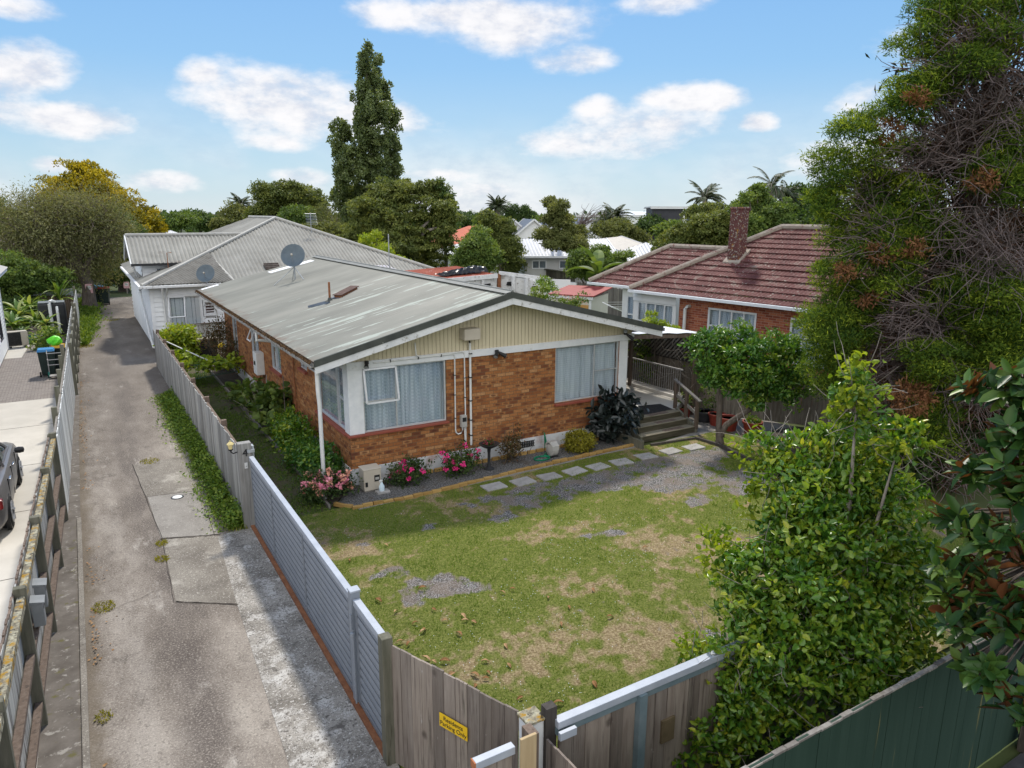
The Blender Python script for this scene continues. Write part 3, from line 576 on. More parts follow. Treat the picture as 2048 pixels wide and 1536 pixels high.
# neighbour's concrete joints
for y in (5.6,2.2,-1.2,9.6): obj('slab_joint',MB().box(-12,-6.0,y-.008,y+.008,-.01,.0035),'joint_dark',kind='structure')
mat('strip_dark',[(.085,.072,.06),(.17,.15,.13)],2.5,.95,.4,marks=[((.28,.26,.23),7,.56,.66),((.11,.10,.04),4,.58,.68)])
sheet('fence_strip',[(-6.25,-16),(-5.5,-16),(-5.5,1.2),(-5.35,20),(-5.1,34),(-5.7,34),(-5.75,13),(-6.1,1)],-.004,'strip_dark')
obj('retaining_kerb',MB().box(-5.60,-5.52,-16,1.15,-.05,.03),'slab_patch',kind='structure',bevel=.01)
# lawn: one fine sheet with grass, straw and gravel areas; the blades follow the same map
GRAV=[(4.2,-2.35,2.6,.42,.95),(7.4,-2.5,2.3,.6,1.15),(6.2,-3.1,2.0,.45,.95),(-.35,-5.25,.85,.55,1),(.25,-5.6,.55,.3,.9),(-.75,-4.45,.5,.3,.9),(3.3,-5.1,.8,.28,.8),(1.5,-5.0,.5,.2,.7),(.5,-2.95,.5,.22,.8),(3.4,-2.9,1.0,.6,1),(5.2,-2.75,1.6,.65,1.1),(7.2,-3.3,1.7,1.0,1.15),(8.3,-4.3,1.5,1.0,1),(6.6,-4.7,.9,.35,.7),(2.0,-3.4,.6,.3,.8),(8.9,-2.6,1.2,.6,1.1),(1.7,-7.1,.45,.2,.7),(3.0,-8.8,.5,.3,.5),(-.6,-3.05,.4,.15,.5)]
DRY=[(1.2,-8.2,1.2,.7,.5),(2.6,-6.5,1.5,.9,.4),(4.4,-6.0,1.2,.8,.35),(-.4,-7.6,.9,.6,.6),(.6,-9.4,.8,.4,.45),(-.9,-3.2,.9,.3,.4),(5.6,-4.2,1,.5,.3),(3.9,-7.6,1.0,1.0,.5),(2.2,-9.6,1.2,.5,.35)]
def lawnmap(x,y):
    n=vnoise(x,y,1.1,3); n2=vnoise(x,y,3.3,9); e=np.zeros_like(x); q=np.zeros_like(x)
    for cx,cy,rx,ry,s in GRAV: e=np.maximum(e,s*np.clip(1.25-((x-cx)/rx)**2-((y-cy)/ry)**2,0,1))
    for cx,cy,rx,ry,s in DRY: q=np.maximum(q,s*np.clip(1.5-((x-cx)/rx)**2-((y-cy)/ry)**2,0,1))
    n3=vnoise(x,y,8,15); n4=vnoise(x,y,19,25)
    return np.clip(e*.72+(n2-.5)*1.2+(n-.5)*.7+(n3-.5)*.7+(n4-.5)*.35-.06,0,1), np.clip(.29+q*.42+(n-.5)*1.1+(n2-.5)*.9+(n3-.5)*1.0+(n4-.5)*.5,0,1)
st=.06; nx=int(13.4/st); ny=int(9.6/st); X,Y=np.meshgrid(np.linspace(-2.42,10.98,nx),np.linspace(-10.75,-1.15,ny)); gr,dy=lawnmap(X.ravel(),Y.ravel())
Zl=.012+.05*(vnoise(X.ravel(),Y.ravel(),.6,21)-.5)+.025*np.clip(1-gr*2,0,1)*vnoise(X.ravel(),Y.ravel(),6,5)
V=np.stack([X.ravel(),Y.ravel(),Zl],1); ii=np.arange(nx*ny).reshape(ny,nx); F=np.stack([ii[:-1,:-1],ii[:-1,1:],ii[1:,1:],ii[1:,:-1]],-1).reshape(-1,4)
me=npmesh('lawn',V,F,4)
for nm,ar in (('grav',gr),('dry',dy)): a=me.attributes.new(nm,'FLOAT','POINT'); a.data.foreach_set('value',ar.astype(np.float32))
o=link('lawn',me,'lawn',smooth=True); o['kind']='structure'
def blades(name,x,y,z,h,w,v,m,lean=.5):
    n=len(x); P=np.stack([x,y,z],1); T=unit(np.stack([rng.normal(size=n)*lean,rng.normal(size=n)*lean,np.ones(n)],1)); Vv,F,k=leaf_arrays(P,T,rvec(n),h,w,'t')
    return link(name,npmesh(name,Vv,F,3,np.clip(v,0,1)),m)
n=230000; x=rng.uniform(-2.4,10.5,n); y=rng.uniform(-10.7,-1.2,n); g_,d_=lawnmap(x,y); keep=(g_+rng.uniform(-.3,.3,n)<.40)&(rng.uniform(0,1,n)<1.2-d_*.95)
x,y,d_=x[keep],y[keep],d_[keep]; z=.0+.05*(vnoise(x,y,.6,21)-.5)
o=blades('lawn_grass',x,y,z,rng.uniform(.03,.085,len(x))*(1.15-.6*d_),rng.uniform(.007,.018,len(x)),np.clip(d_*.85+rng.normal(size=len(x))*.16,0,1),'leaf_grass',.8); o['kind']='stuff'
n=2200; x=rng.uniform(-2,8,n); y=rng.uniform(-10,-2,n); g_,d_=lawnmap(x,y); k=(g_<.3)&(vnoise(x,y,.8,31)>.5); x,y=x[k],y[k]   # clover heads
P=np.stack([x,y,np.full(len(x),.055)],1); Vv,F,q=leaf_arrays(P,rvec(len(x))*[1,1,.2],np.tile([0,0,1.],(len(x),1)),.014,.013,'q'); o=link('clover_flowers',npmesh('clover_flowers',Vv,F,4),'net_white'); o['kind']='stuff'
# strip of ground between drive fence and brick house, and beds
n=3200
mat('side_ground',[(.05,.055,.02),(.10,.10,.04)],3,1,.4,marks=[((.085,.066,.048),1.4,.46,.62),((.05,.085,.02),5,.52,.64)])
sheet('side_lawn',[(-2.42,-1.15),(-.85,-1.15),(-.85,15.8),(0,16.2),(0,19.6),(-2.35,19.6),(-2.42,12)],-.002,'side_ground')
sheet('garden_bed',[(-.85,-1.0),(-.02,0),(-.02,15.9),(-.85,15.9)],.03,'soil')
sheet('gravel_bed',[(-.70,-.92),(-.36,-1.30),(1.6,-1.29),(3.3,-1.16),(4.9,-1.03),(6.5,-.98),(7.7,-.96),(7.7,-.02),(-.02,-.02)],.035,'gravel_dark')
n=26000; x=rng.uniform(-2.4,-.8,n); y=rng.uniform(-1.2,15,n); k=vnoise(x,y,1.3,41)+rng.uniform(-.15,.15,n)>.42; x,y=x[k],y[k]
o=blades('side_grass',x,y,np.zeros(len(x)),rng.uniform(.03,.09,len(x)),rng.uniform(.01,.025,len(x)),rng.uniform(0,.5,len(x)),'leaf_weed',1.0); o['kind']='stuff'
sheet('yard_concrete',[(8.0,-1.2),(9.62,-1.4),(9.75,-2.2),(10.6,-1.6),(13.2,-2.0),(12.3,4),(10.5,4),(10.2,-.8)],.0,'concrete_grey')
sheet('tree_bed',[(9.75,-2.2),(9.5,-3.6),(8.9,-5.2),(13.6,-7.5),(13.2,-2.05),(10.6,-1.65)],.002,'soil')
sheet('back_lawn',[(8.2,4),(13.6,4),(14,9),(29,24),(20,34),(0,34),(0,21),(8.2,16)],-.004,'ground_far')
sheet('far_lawn',[(-4.5,46),(2,46),(6,60),(-6,60)],.01,'ground_far')
mat('lawn_bright',[(.13,.19,.03),(.22,.27,.05)],3,1)
sheet('side_yard_grass',[(13.2,4.6),(15.5,5.0),(23,18),(21,19),(13,8)],.012,'lawn_bright')
mb=MB()
for (p,q,w,h) in (((9.62,-1.42,.04),(9.72,-2.2,.04),.07,.12),((9.72,-2.2,.04),(9.15,-4.9,.04),.09,.14),((8.1,-1.24,.04),(9.62,-1.42,.04),.06,.10),((9.7,-2.15,.04),(10.5,-1.65,.04),.06,.12)): mb.bar(p,q,w,h)
obj('timber_edging',mb,'wood_dark',kind='structure')
obj('timber_edging',MB().bar((-.87,-1.0,.05),(-.87,15.5,.05),.05,.10),'wood_grey',kind='structure')
# moss, lichen and litter on the drive edge
n=700; y=rng.uniform(-9,24,n); x=-5.42+.05*rng.normal(size=n)**2+rng.normal(size=n)*.03; k=vnoise(x*0,y,1.1,51)>.5; x,y=x[k],y[k]
P=np.stack([x,y,rng.uniform(.01,.03,len(x))],1); Vv,F,q=leaf_arrays(P,rvec(len(x))*[1,1,.25],rvec(len(x))*.4+[0,0,1],rng.uniform(.03,.075,len(x)),rng.uniform(.02,.04,len(x)),'q'); o=link('leaf_litter',npmesh('leaf_litter',Vv,F,4),'leaf_litter'); o['kind']='stuff'
def tuft(cx,cy,n,r,h,m,name):
    a=rng.uniform(0,6.28,n); rr=r*np.sqrt(rng.uniform(0,1,n)); x=cx+np.cos(a)*rr*.8; y=cy+np.sin(a)*rr
    return blades(name,x,y,np.full(n,.01),rng.uniform(.4,1,n)*h,rng.uniform(.012,.03,n),rng.uniform(.2,1,n),m,1.0)
for cx,cy,n,r,h in ((-5.25,-3.1,240,.22,.05),(-3.95,4.35,160,.28,.07),(-4.2,-1.05,90,.14,.09),(-4.25,-1.75,120,.16,.07),(-5.35,-6.1,90,.14,.06),(-5.2,24,300,.6,.12),(-3.6,33,200,.6,.08)):
    o=tuft(cx,cy,n,r,h,'leaf_yellowgreen','moss_tuft'); o['kind']='stuff'

n=7000; y=rng.uniform(24,45,n); x=-5.15+np.abs(rng.normal(size=n))*.35*np.clip((y-22)/8,0,1.4); P=np.stack([x,y,rng.uniform(0,.22,n)],1); V,F,q=leaf_arrays(P,rvec(n)*[1,1,.6]+[0,0,.6],rvec(n),rng.uniform(.1,.25,n),rng.uniform(.03,.09,n),'q'); o=link('verge_weeds',npmesh('verge_weeds',V,F,4,rng.uniform(0,1,n)),'leaf_weed'); o['kind']='stuff'
# ------------------------------------------------------------------ the brick house
def window_h(*a,**k): return window(*a,fr=.036,frame='aluminium',**k)
H=empty('brick_house',(0,0,0),'brick house with a weathered grey corrugated gable roof and cream gable cladding','house')
FW=[(.34,2.47,1.30,2.81),(5.70,7.86,1.28,2.81)]; LW=[(.34,2.55,1.30,2.81),(3.45,4.15,2.12,2.62),(6.45,7.7,1.45,2.62),(9.5,10.75,1.1,2.62),(13.3,14.3,.5,2.62)]
w=MB(); X_=np.array([1.,0,0]);Y_=np.array([0,1.,0]); nF=np.array([0,-1.,0]); nL=np.array([-1.,0,0])
wall_holes(w,(.0,0,0),X_,8.0,3.0,[(.0,2.47,1.26,2.81)]+FW[1:],nF,.16,.43); wall_holes(w,(0,0,0),Y_,15.9,3.0,[(.0,2.55,1.26,2.81)]+LW[1:],nL,.16,.43)
w.poly([(8,0,.43),(8,15.9,.43),(8,15.9,3),(8,0,3)]); w.poly([(0,15.9,.43),(8,15.9,.43),(8,15.9,3),(0,15.9,3)])
obj('wall',w,'brick_main',H)
f=MB(); f.poly([(-.015,-.015,-.1),(8.2,-.015,-.1),(8.2,-.015,.43),(-.015,-.015,.43)]); f.poly([(-.015,-.015,-.1),(-.015,15.9,-.1),(-.015,15.9,.43),(-.015,-.015,.43)][::-1]); f.poly([(-.015,-.015,.43),(8.2,-.015,.43),(8.2,.1,.43),(-.015,.1,.43)]); f.poly([(-.015,-.015,.43),(.1,.1,.43),(.1,15.9,.43),(-.015,15.9,.43)])
obj('foundation',f,'foundation',H)
v_=MB()
for i in range(9): v_.box(4.55+i*.055,4.58+i*.055,-.04,-.016,.20,.34)
v_.box(4.52,5.06,-.03,-.017,.185,.2); v_.box(4.52,5.06,-.03,-.017,.34,.355); v_.box(4.52,5.06,-.03,-.017,.262,.275)
obj('vent_grille',v_,'dark_plastic',H)
obj('corner_post',MB().box(-.012,.345,-.025,.345,1.265,2.81),'white_trim',H,bevel=.006)
obj('corner_post',MB().box(7.87,8.16,-.03,.2,.52,2.80),'white_trim',H,bevel=.006)
b=MB().box(-.03,8.36,-.055,.02,2.812,2.985); b.box(-.055,.02,.02,2.65,2.812,2.985); obj('frieze_board',b,'white_trim',H,bevel=.004)
s_=MB().box(-.07,2.50,-.10,.16,1.21,1.262); s_.box(-.10,.16,.162,2.6,1.21,1.262); obj('window_sill',s_,'sill_red',H,bevel=.008)
obj('window_sill',MB().box(5.68,7.88,-.10,.16,1.20,1.262),'sill_red',H,bevel=.008)
for a,b_,z,_ in LW[1:4]: obj('window_sill',MB().box(-.08,.16,a-.04,b_+.04,z-.07,z-.002),'sill_red',H)
W1=window_h(H,(0,0,0),X_,nF,.34,2.46,1.27,2.81,[1.17],{0:[2.0]},label='wide corner window with its small top sash pushed open')
sh=MB()                                    # the open awning sash
o0=np.array([.37,-.03,2.78]); 
def sash(mb,p,u,up,w_,h_,t=.045):
    p=np.array(p,float);u=np.array(u,float);up=np.array(up,float); mb.bar(p,p+up*h_,t,.03,np.cross(u,up)); mb.bar(p+u*w_,p+u*w_+up*h_,t,.03,np.cross(u,up)); mb.bar(p,p+u*w_,t,.03,np.cross(u,up)); mb.bar(p+up*h_,p+u*w_+up*h_,t,.03,np.cross(u,up)); return mb
up_=np.array([0,-.20,-.98]); up_/=np.linalg.norm(up_)
s1=obj('sash',sash(sh,o0,X_,up_,.78,.78),'aluminium',W1); obj('pane',MB().poly([o0,o0+X_*.78,o0+X_*.78+up_*.78,o0+up_*.78]),'glass',s1) if False else None
window_h(H,(0,0,0),X_,nF,5.70,7.86,1.27,2.81,[7.02],{1:[2.02]},label='wide window beside the porch with net curtains',curt='net_white')
window_h(H,(0,0,0),Y_,nL,.34,2.54,1.27,2.81,[.95],{0:[2.0]},label='corner window on the driveway side')
for (a,b_,z0,z1),c,rw_ in ((LW[1],[3.8],{}),(LW[2],[7.1],{1:[2.2]}),(LW[3],[10.1],{0:[2.1]}),(LW[4],[],{})): window_h(H,(0,0,0),Y_,nL,a,b_,z0,z1,c,rw_)
sh=MB(); p=np.array([-.0,9.55,2.6]); u2=np.array([0,1.,0]); up2=np.array([-.4,0,-.92]); up2/=np.linalg.norm(up2); obj('sash',sash(sh,p,u2,up2,.55,.62),'white_trim',H)
obj('interior',MB().box(.3,7.7,.35,15.6,.5,2.95),'dark_room',H)
# roof geometry
ZE,ZR,XL,XR,YF,YB=3.215,4.41,-.88,8.84,-.62,16.0; XC=(XL+XR)/2; sl_=(ZR-ZE)/(XC-XL)
rz=lambda x: ZE+(min(x,2*XC-x)-XL)*sl_
r=MB(); corr_poly(r,[(XL-.04,YF,rz(XL-.04)),(XC,YF,ZR),(XC,YB,ZR),(XL-.04,YB,rz(XL-.04))],(1,0,sl_),.0762,.0095,seg=6); corr_poly(r,[(XR+.04,YF,rz(XR+.04)),(XC,YF,ZR),(XC,YB,ZR),(XR+.04,YB,rz(XR+.04))],(-1,0,sl_),.0762,.0095,seg=6)
RO=obj('roof',r,'roof_main',H,smooth=True)
for xc in (1,-1):
    pass
rc=MB()
for a in (-1,1):
    rc.poly([(XC,YF-.03,ZR+.05),(XC+a*.2,YF-.03,ZR+.05-.2*sl_),(XC+a*.2,YB,ZR+.05-.2*sl_),(XC,YB,ZR+.05)])
rc.tube([(XC,YF-.03,ZR+.045),(XC,YB,ZR+.045)],.03,8); obj('ridge_cap',rc,mat('ridge_grey',[(.15,.155,.14),(.20,.20,.185)],3,.6,marks=[((.34,.35,.32),6,.6,.7)]),RO)
cs_=MB(); corr_poly(cs_,[(1.75,14.75,rz(1.75)),(3.55,14.75,rz(3.55)),(3.55,15.35,rz(3.55)),(1.75,15.35,rz(1.75))],(1,0,sl_),.0762,.0095,seg=6,lift=.012); obj('roof_sheet',cs_,'corr_white',RO)
cs_=MB(); corr_poly(cs_,[(-.8,15.55,rz(-.8)),(-.15,15.55,rz(-.15)),(-.15,15.9,rz(-.15)),(-.8,15.9,rz(-.8))],(1,0,sl_),.0762,.0095,seg=6,lift=.012); obj('roof_sheet',cs_,'corr_white',RO)
def rake(x0,x1,d0,d1,y0,y1): # board that follows the gable between two depths below the roof line
    mb=MB()
    for a,b_ in ((x0,XC),(XC,x1)): mb.extr([(a,y0,rz(a)-d0),(a,y0,rz(a)-d1),(b_,y0,rz(b_)-d1),(b_,y0,rz(b_)-d0)],(0,y1-y0,0))
    return mb
obj('barge_capping',rake(XL-.03,XR+.03,-.03,.115,YF-.05,YF+.004),'barge_dark',H); obj('barge_board',rake(XL-.02,XR+.02,.117,.27,YF-.03,YF+.012),'worn_white',H)
sf=MB()
for a,b_ in ((XL,XC),(XC,XR)): sf.poly([(a,YF+.013,rz(a)-.26),(b_,YF+.013,rz(b_)-.26),(b_,0,rz(b_)-.26),(a,0,rz(a)-.26)])
sf.poly([(XL,0,rz(XL)-.20),(0,0,rz(XL)-.20),(0,YB,rz(XL)-.20),(XL,YB,rz(XL)-.20)]); sf.poly([(XR,0,rz(XL)-.20),(8,0,rz(XL)-.20),(8,YB,rz(XL)-.20),(XR,YB,rz(XL)-.20)]); obj('soffit',sf,'worn_white',H)
gc=MB(); k=int(8.5/.105)                     # vertical grooved gable sheet
for i in range(k):
    a=.0+i*.105-.1; c0,c1=a+.012,a+.105
    if c1>8.5: break
    for (p,q,y) in ((a,c0,.012),(c0,c1,-.004)): gc.poly([(p,y,2.95),(q,y,2.95),(q,y,max(2.96,rz(q)-.26)),(p,y,max(2.96,rz(p)-.26))])
    for xx in (c0,): gc.poly([(xx,.012,2.95),(xx,-.004,2.95),(xx,-.004,max(2.96,rz(xx)-.26)),(xx,.012,max(2.96,rz(xx)-.26))])
obj('gable_cladding',gc,'cream',H)
for x in (XL-.09,XR+.09): obj('gutter',MB().extr([(x-.055,YF+.01,ZE-.06),(x-.05,YF+.01,ZE-.125),(x+.05,YF+.01,ZE-.13),(x+.055,YF+.01,ZE-.045),(x+.045,YF+.01,ZE-.045),(x+.042,YF+.01,ZE-.118),(x-.042,YF+.01,ZE-.118),(x-.047,YF+.01,ZE-.06)],(0,YB-YF,0)),MATS.get('gutter_grey') or mat('gutter_grey',[(.20,.19,.17),(.34,.33,.31)],4,.7,marks=[((.10,.075,.05),3,.55,.7)]),H)
[obj('fascia',MB().box(x,x+.032,YF+.02,YB,ZE-.19,ZE-.01),'gutter_brown',H) for x in (XL-.032,XR)]
n=2600; P=np.stack([np.full(n,XL-.09)+rng.normal(size=n)*.022,rng.uniform(YF,YB,n),np.full(n,ZE-.035)],1); Vv,F,q=leaf_arrays(P,rvec(n),rvec(n),.05,.03,'q'); o=link('gutter_litter',npmesh('gutter_litter',Vv,F,4),mat('litter_brown',[(.05,.03,.015),(.16,.09,.04)],20,1),H); o['kind']='stuff'
dp=MB().tube([(XL-.09,.10,ZE-.12),(XL-.09,.10,2.6),(XL+.02,.12,2.4),(-.07,.15,2.2)],.042,10); 
obj('downpipe',MB().tube([(-.83,-.50,ZE-.12),(-.83,-.50,2.55),(-.80,-.46,2.2),(-.80,-.44,.02)],.045,10),'pvc_white',H,smooth=True)
obj('downpipe',MB().tube([(XL-.09,4.8,ZE-.1),(XL-.09,4.8,2.86),(XL+.3,4.8,2.80),(-.06,4.8,2.80),(-.06,4.75,2.6)],.05,10),'pvc_white',H,smooth=True); obj('downpipe',MB().tube([(-.05,4.72,2.62),(-.05,4.72,.1)],.022,8),'rust',H)
# things fixed to the front wall
c=MB().tube([(3.10,-.07,3.18),(3.10,-.09,.55)],.028,8); obj('conduit',c,'pvc_white',H,smooth=True)
c=MB().tube([(.6,-.075,2.93),(2.6,-.08,2.95),(2.66,-.08,2.93),(2.68,-.06,2.86),(2.68,-.05,1.0),(2.70,-.05,.93),(2.76,-.05,.88),(2.84,-.05,.90),(2.88,-.05,.98),(2.88,-.05,1.08)],.017,8); obj('conduit',c,'pvc_white',H,smooth=True)
c=MB().tube([(1.66,-.03,3.30),(1.66,-.08,3.02),(1.72,-.08,2.965),(2.88,-.08,2.975),(2.93,-.07,2.95),(2.95,-.05,2.86),(2.97,-.05,.62)],.017,8); obj('conduit',c,'pvc_white',H,smooth=True)
obj('conduit',MB().tube([(2.93,-.05,1.06),(2.95,-.05,.5)],.012,6),'pvc_white',H)
cl=MB()
for z in (2.9,2.3,1.7,1.2,.8): cl.box(3.065,3.135,-.125,-.005,z,z+.025)
for z in (2.4,1.9,1.3): cl.box(2.655,2.705,-.075,-.005,z,z+.02); cl.box(2.94,2.995,-.075,-.005,z-.1,z-.08)
for x in (1.0,1.7,2.3): cl.box(x,x+.02,-.10,-.06,2.91,2.975)
obj('pipe_clip',cl,'dark_plastic',H)
mb_=obj('meter_box',MB().box(2.82,2.98,-.12,-.002,1.05,1.36),'reel_grey',H,bevel=.015)
obj('meter_window',MB().box(2.845,2.955,-.124,-.119,1.20,1.31),'dark_plastic',mb_)
obj('alarm_box',MB().box(2.84,3.28,-.30,-.002,3.28,3.56),'plastic_beige',H,bevel=.02)
obj('power_lead',MB().tube([(3.06,-.10,3.30),(3.08,-.08,3.22),(3.10,-.07,3.16)],.02,6),'dark_plastic',H)
def flood(x,y,z,label,dirs,par=None):
    t=empty('floodlight',(x,y,z),label,'floodlight','floodlights around the brick house')
    obj('bracket',MB().lathe((x,y-.03,z),[(.0,-.04),(.05,-.035),(.05,.035),(.0,.04)],12),'dark_plastic',t)
    for dx,dy,dz in dirs:
        p=np.array([x,y-.04,z]); q=p+np.array([dx,dy,dz]); obj('lamp_head',MB().tube([p,p+(q-p)*.4,q],[.018,.04,.06],10),'dark_plastic',t,smooth=True)
        obj('lens',MB().tube([q,q+(q-p)*.02],[.055,.05],10),'galvanised',t)
    return t
flood(3.85,-.06,2.90,'twin black floodlight on the white board in the middle of the brick front',[(-.10,-.10,-.12),(.20,-.10,-.13)])
flood(.42,-.10,2.97,'small black floodlight above the corner window near the white corner post',[(-.05,-.09,-.10)])
flood(-.1,.42,2.97,'black floodlight under the eave round the corner above the driveway side window',[(-.10,-.04,-.09)])
flood(8.0,-.06,3.02,'black floodlight at the porch end of the white board',[(.18,-.12,-.16),(-.08,-.08,.08)])
# tap
t=empty('garden_tap',(5.32,-.1,.5),'small brass garden tap on the brick front above the hose','tap'); obj('tap_body',MB().tube([(5.32,0,.52),(5.32,-.08,.52),(5.32,-.1,.46)],.014,8).tube([(5.32,-.05,.52),(5.32,-.05,.58)],.02,8),mat('brass',[(.22,.15,.06),(.3,.2,.09)],4,.4,metal=.7),t)
# roof fixtures
def dish(base,tilt,rad,mast,label,legs=()):
    t=empty('satellite_dish',base,label,'satellite dish','satellite dishes'); b=np.array(base); top=b+np.array([0,0,mast]); aim=np.array([-.35,-.80,.50]); aim/=np.linalg.norm(aim)
    obj('mast',MB().tube([b-np.array([0,0,.05]),top],.025,8),'galvanised',t)
    for l in legs: obj('strut',MB().tube([top-np.array([0,0,mast*.3]),np.array(l)],.013,6),'galvanised',t)
    prof=[(0,0)]+[(rad*k/7,.16*rad*(k/7)**2*1.6) for k in range(1,8)]+[(rad*1.01,.27*rad),(rad*.97,.265*rad)]+[(rad*k/7*.97,.16*rad*(k/7)**2*1.6+.008) for k in range(6,0,-1)]+[(0,.008)]
    m=MB().lathe((0,0,0),prof,32,1,1.08); M=Matrix.Translation(tuple(top+aim*.05+np.array([0,0,rad*.35])))@Vector(tuple(aim)).to_track_quat('Z','Y').to_matrix().to_4x4(); m.tf(M); obj('dish',m,'dish_grey',t,smooth=True)
    c=top+aim*.05+np.array([0,0,rad*.35]); f_=c+aim*rad*1.05-np.array([0,0,rad*.25]); obj('feed_arm',MB().tube([c-np.array([0,0,rad*.9]),f_],.012,6),'galvanised',t); obj('feed_horn',MB().tube([f_,f_-aim*.10],.035,8),'plastic_beige',t)
    return t
dish((1.82,11.29,rz(1.82)),0,.42,.66,'round grey satellite dish on a tripod mast high on the main corrugated roof',[(1.03,11.21,rz(1.03)+.02),(1.95,10.6,rz(1.95)+.02),(1.9,11.9,rz(1.9)+.02)])
t=empty('flue_pipe',(1.29,5.35,rz(1.29)),'thin dark vent pipe standing on the grey roof beside the rusty vent','flue'); obj('pipe',MB().tube([(1.29,5.35,rz(1.29)-.05),(1.29,5.35,4.30)],.032,10),'rust',t); obj('flashing',MB().lathe((1.29,5.35,rz(1.29)),[(.16,-.02),(.07,.03),(.04,.10)],12),'barge_dark',t)
t=empty('roof_vent',(1.9,5.6,rz(1.9)),'rusty metal ridge box vent lying across the grey roof','roof vent')
m=MB(); a=np.array([1.55,5.42,rz(1.55)+.02]); b=np.array([2.25,5.95,rz(2.25)+.02]); d_=(b-a)/np.linalg.norm(b-a)
for i in range(4): m.bar(a+(b-a)*(i/4+.005),a+(b-a)*((i+1)/4-.005),.24,.12)
obj('housing',m,'rust',t,bevel=.01); obj('cover',MB().bar(a-d_*.04+[0,0,.075],b+d_*.04+[0,0,.075],.30,.02),mat('rust_pale',[(.06,.032,.025),(.13,.085,.07)],12,.9),t); obj('base_flashing',MB().bar(a-d_*.1-[0,0,.01],b+d_*.1-[0,0,.01],.42,.012),'roof_slate',t)
obj('tar_patch',MB().slab([(.62,5.25,rz(.62)+.012),(1.2,5.0,rz(1.2)+.012),(1.28,5.5,rz(1.28)+.012),(.7,5.6,rz(.7)+.012)],.004),'tarp',RO)
# gas water heater and heat pump on the drive side
t=empty('gas_water_heater',(-.25,9.0,.95),'tall white gas water heater box on the driveway side brick wall','water heater'); obj('casing',MB().box(-.27,-.002,8.75,9.25,1.0,1.75),'pvc_white',t,bevel=.02); obj('exhaust',MB().box(-.278,-.27,8.88,9.12,1.32,1.45),'dark_plastic',t); obj('inlet_pipe',MB().tube([(-.12,9,1.0),(-.12,9,.1)],.02,6),'rust',t)
def heatpump(loc,rz_,label,w=.85,h=.62,dp_=.32,m_='plastic_beige'):
    t=empty('heat_pump',loc,label,'heat pump','outdoor heat pump units',rz=rz_)
    obj('casing',MB().box(-w/2,w/2,-dp_/2,dp_/2,.08,h+.08),m_,t,local=True,bevel=.02); g=MB()
    for i in range(10): g.box(-w/2+.05,w/2-.28,-dp_/2-.012,-dp_/2-.004,.13+i*(h-.1)/10,.13+i*(h-.1)/10+.018)
    for i in range(5): x=-w/2+.06+i*(w-.36)/4; g.box(x,x+.012,-dp_/2-.016,-dp_/2-.011,.12,h+.04)
    obj('fan_grille',g,'dark_plastic',t,local=True); obj('fan_recess',MB().box(-w/2+.04,w/2-.27,-dp_/2-.003,-dp_/2+.01,.12,h+.04),'dark_plastic',t,local=True)
    for s in (-1,1): obj('foot',MB().box(s*w*.35-.04,s*w*.35+.04,-dp_/2-.03,dp_/2+.03,0,.085),'dark_plastic',t,local=True)
    obj('side_cover',MB().box(w/2-.25,w/2+.012,-dp_/2-.014,-dp_/2+.1,.12,h+.02),m_,t,local=True,bevel=.01)
    return t
heatpump((-.62,17.3,0),R(0),'large beige heat pump on the ground beside the white paling fence',1.35,.95,.42)
heatpump((-7.83,25.2,0),R(12),'pale heat pump by the white weatherboard house next door',.85,.7,.33)
# ------------------------------------------------------------------ porch: deck, steps, rail, pergola
D=empty('porch_deck',(9.2,1,0),'raised concrete porch with timber steps up to the side door','porch')
obj('floor',MB().slab([(8.02,-.02,.52),(10.12,-.02,.52),(11.30,.80,.52),(11.05,5.8,.52),(8.02,5.8,.52)],.5),'concrete_pale',D)
obj('kerb',MB().bar((11.14,.85,.56),(10.90,5.8,.56),.24,.10),mat('kerb_white',[(.60,.57,.53),(.70,.67,.62)],3,.8),D)
mat('step_wood',[(.19,.165,.12),(.30,.27,.20)],3,.92,.25,stretch=(.7,6,6),marks=[((.10,.09,.05),2,.55,.72)]); mat('step_riser',[(.055,.05,.032),(.115,.10,.068)],3,.92,.25,stretch=(.7,6,6),marks=[((.05,.055,.025),2,.5,.7)])
for i,(y,z) in enumerate(((-.86,.165),(-.58,.34),(-.30,.51))):
    st_=obj('step',MB().box(8.10-(.02*i),10.12-.03*i,y,y+.32,z-.17,z),'step_riser',D,bevel=.008)
    obj('tread',MB().box(8.105-(.02*i),10.115-.03*i,y-.015,y+.28,z+.0005,z+.022),'step_wood',st_,bevel=.005)
    obj('tread_strip',MB().box(9.0-.05*i,9.75-.05*i,y+.03,y+.20,z+.0225,z+.028),'wood_brown',st_)
obj('stringer',MB().extr([(8.02,-.9,0),(8.02,-.9,.19),(8.02,-.02,.56),(8.02,-.02,0)],(.07,0,0)),'wood_green_grey',D); obj('stringer',MB().extr([(10.14,-.9,0),(10.14,-.9,.19),(10.14,-.02,.56),(10.14,-.02,0)],(.07,0,0)),'wood_green_grey',D)
t=empty('door_mat',(9.4,.35,.525),'dark grey rubber door mat on the porch floor at the top of the steps','door mat'); obj('mat',MB().slab([(8.75,-.10,.536),(10.0,-.06,.536),(10.1,.62,.536),(8.85,.85,.536)],.012),'mat_black',t)
t=empty('stair_handrail',(10.14,-.4,0),'grey timber handrail sloping down the porch steps','handrail')
for x,y,z0,z1 in ((10.18,.05,.5,1.36),(10.18,-.42,.3,1.18),(10.18,-.86,.1,.98)): obj('post',MB().box(x-.045,x+.045,y-.045,y+.045,z0,z1),'wood_brown',t,bevel=.005)
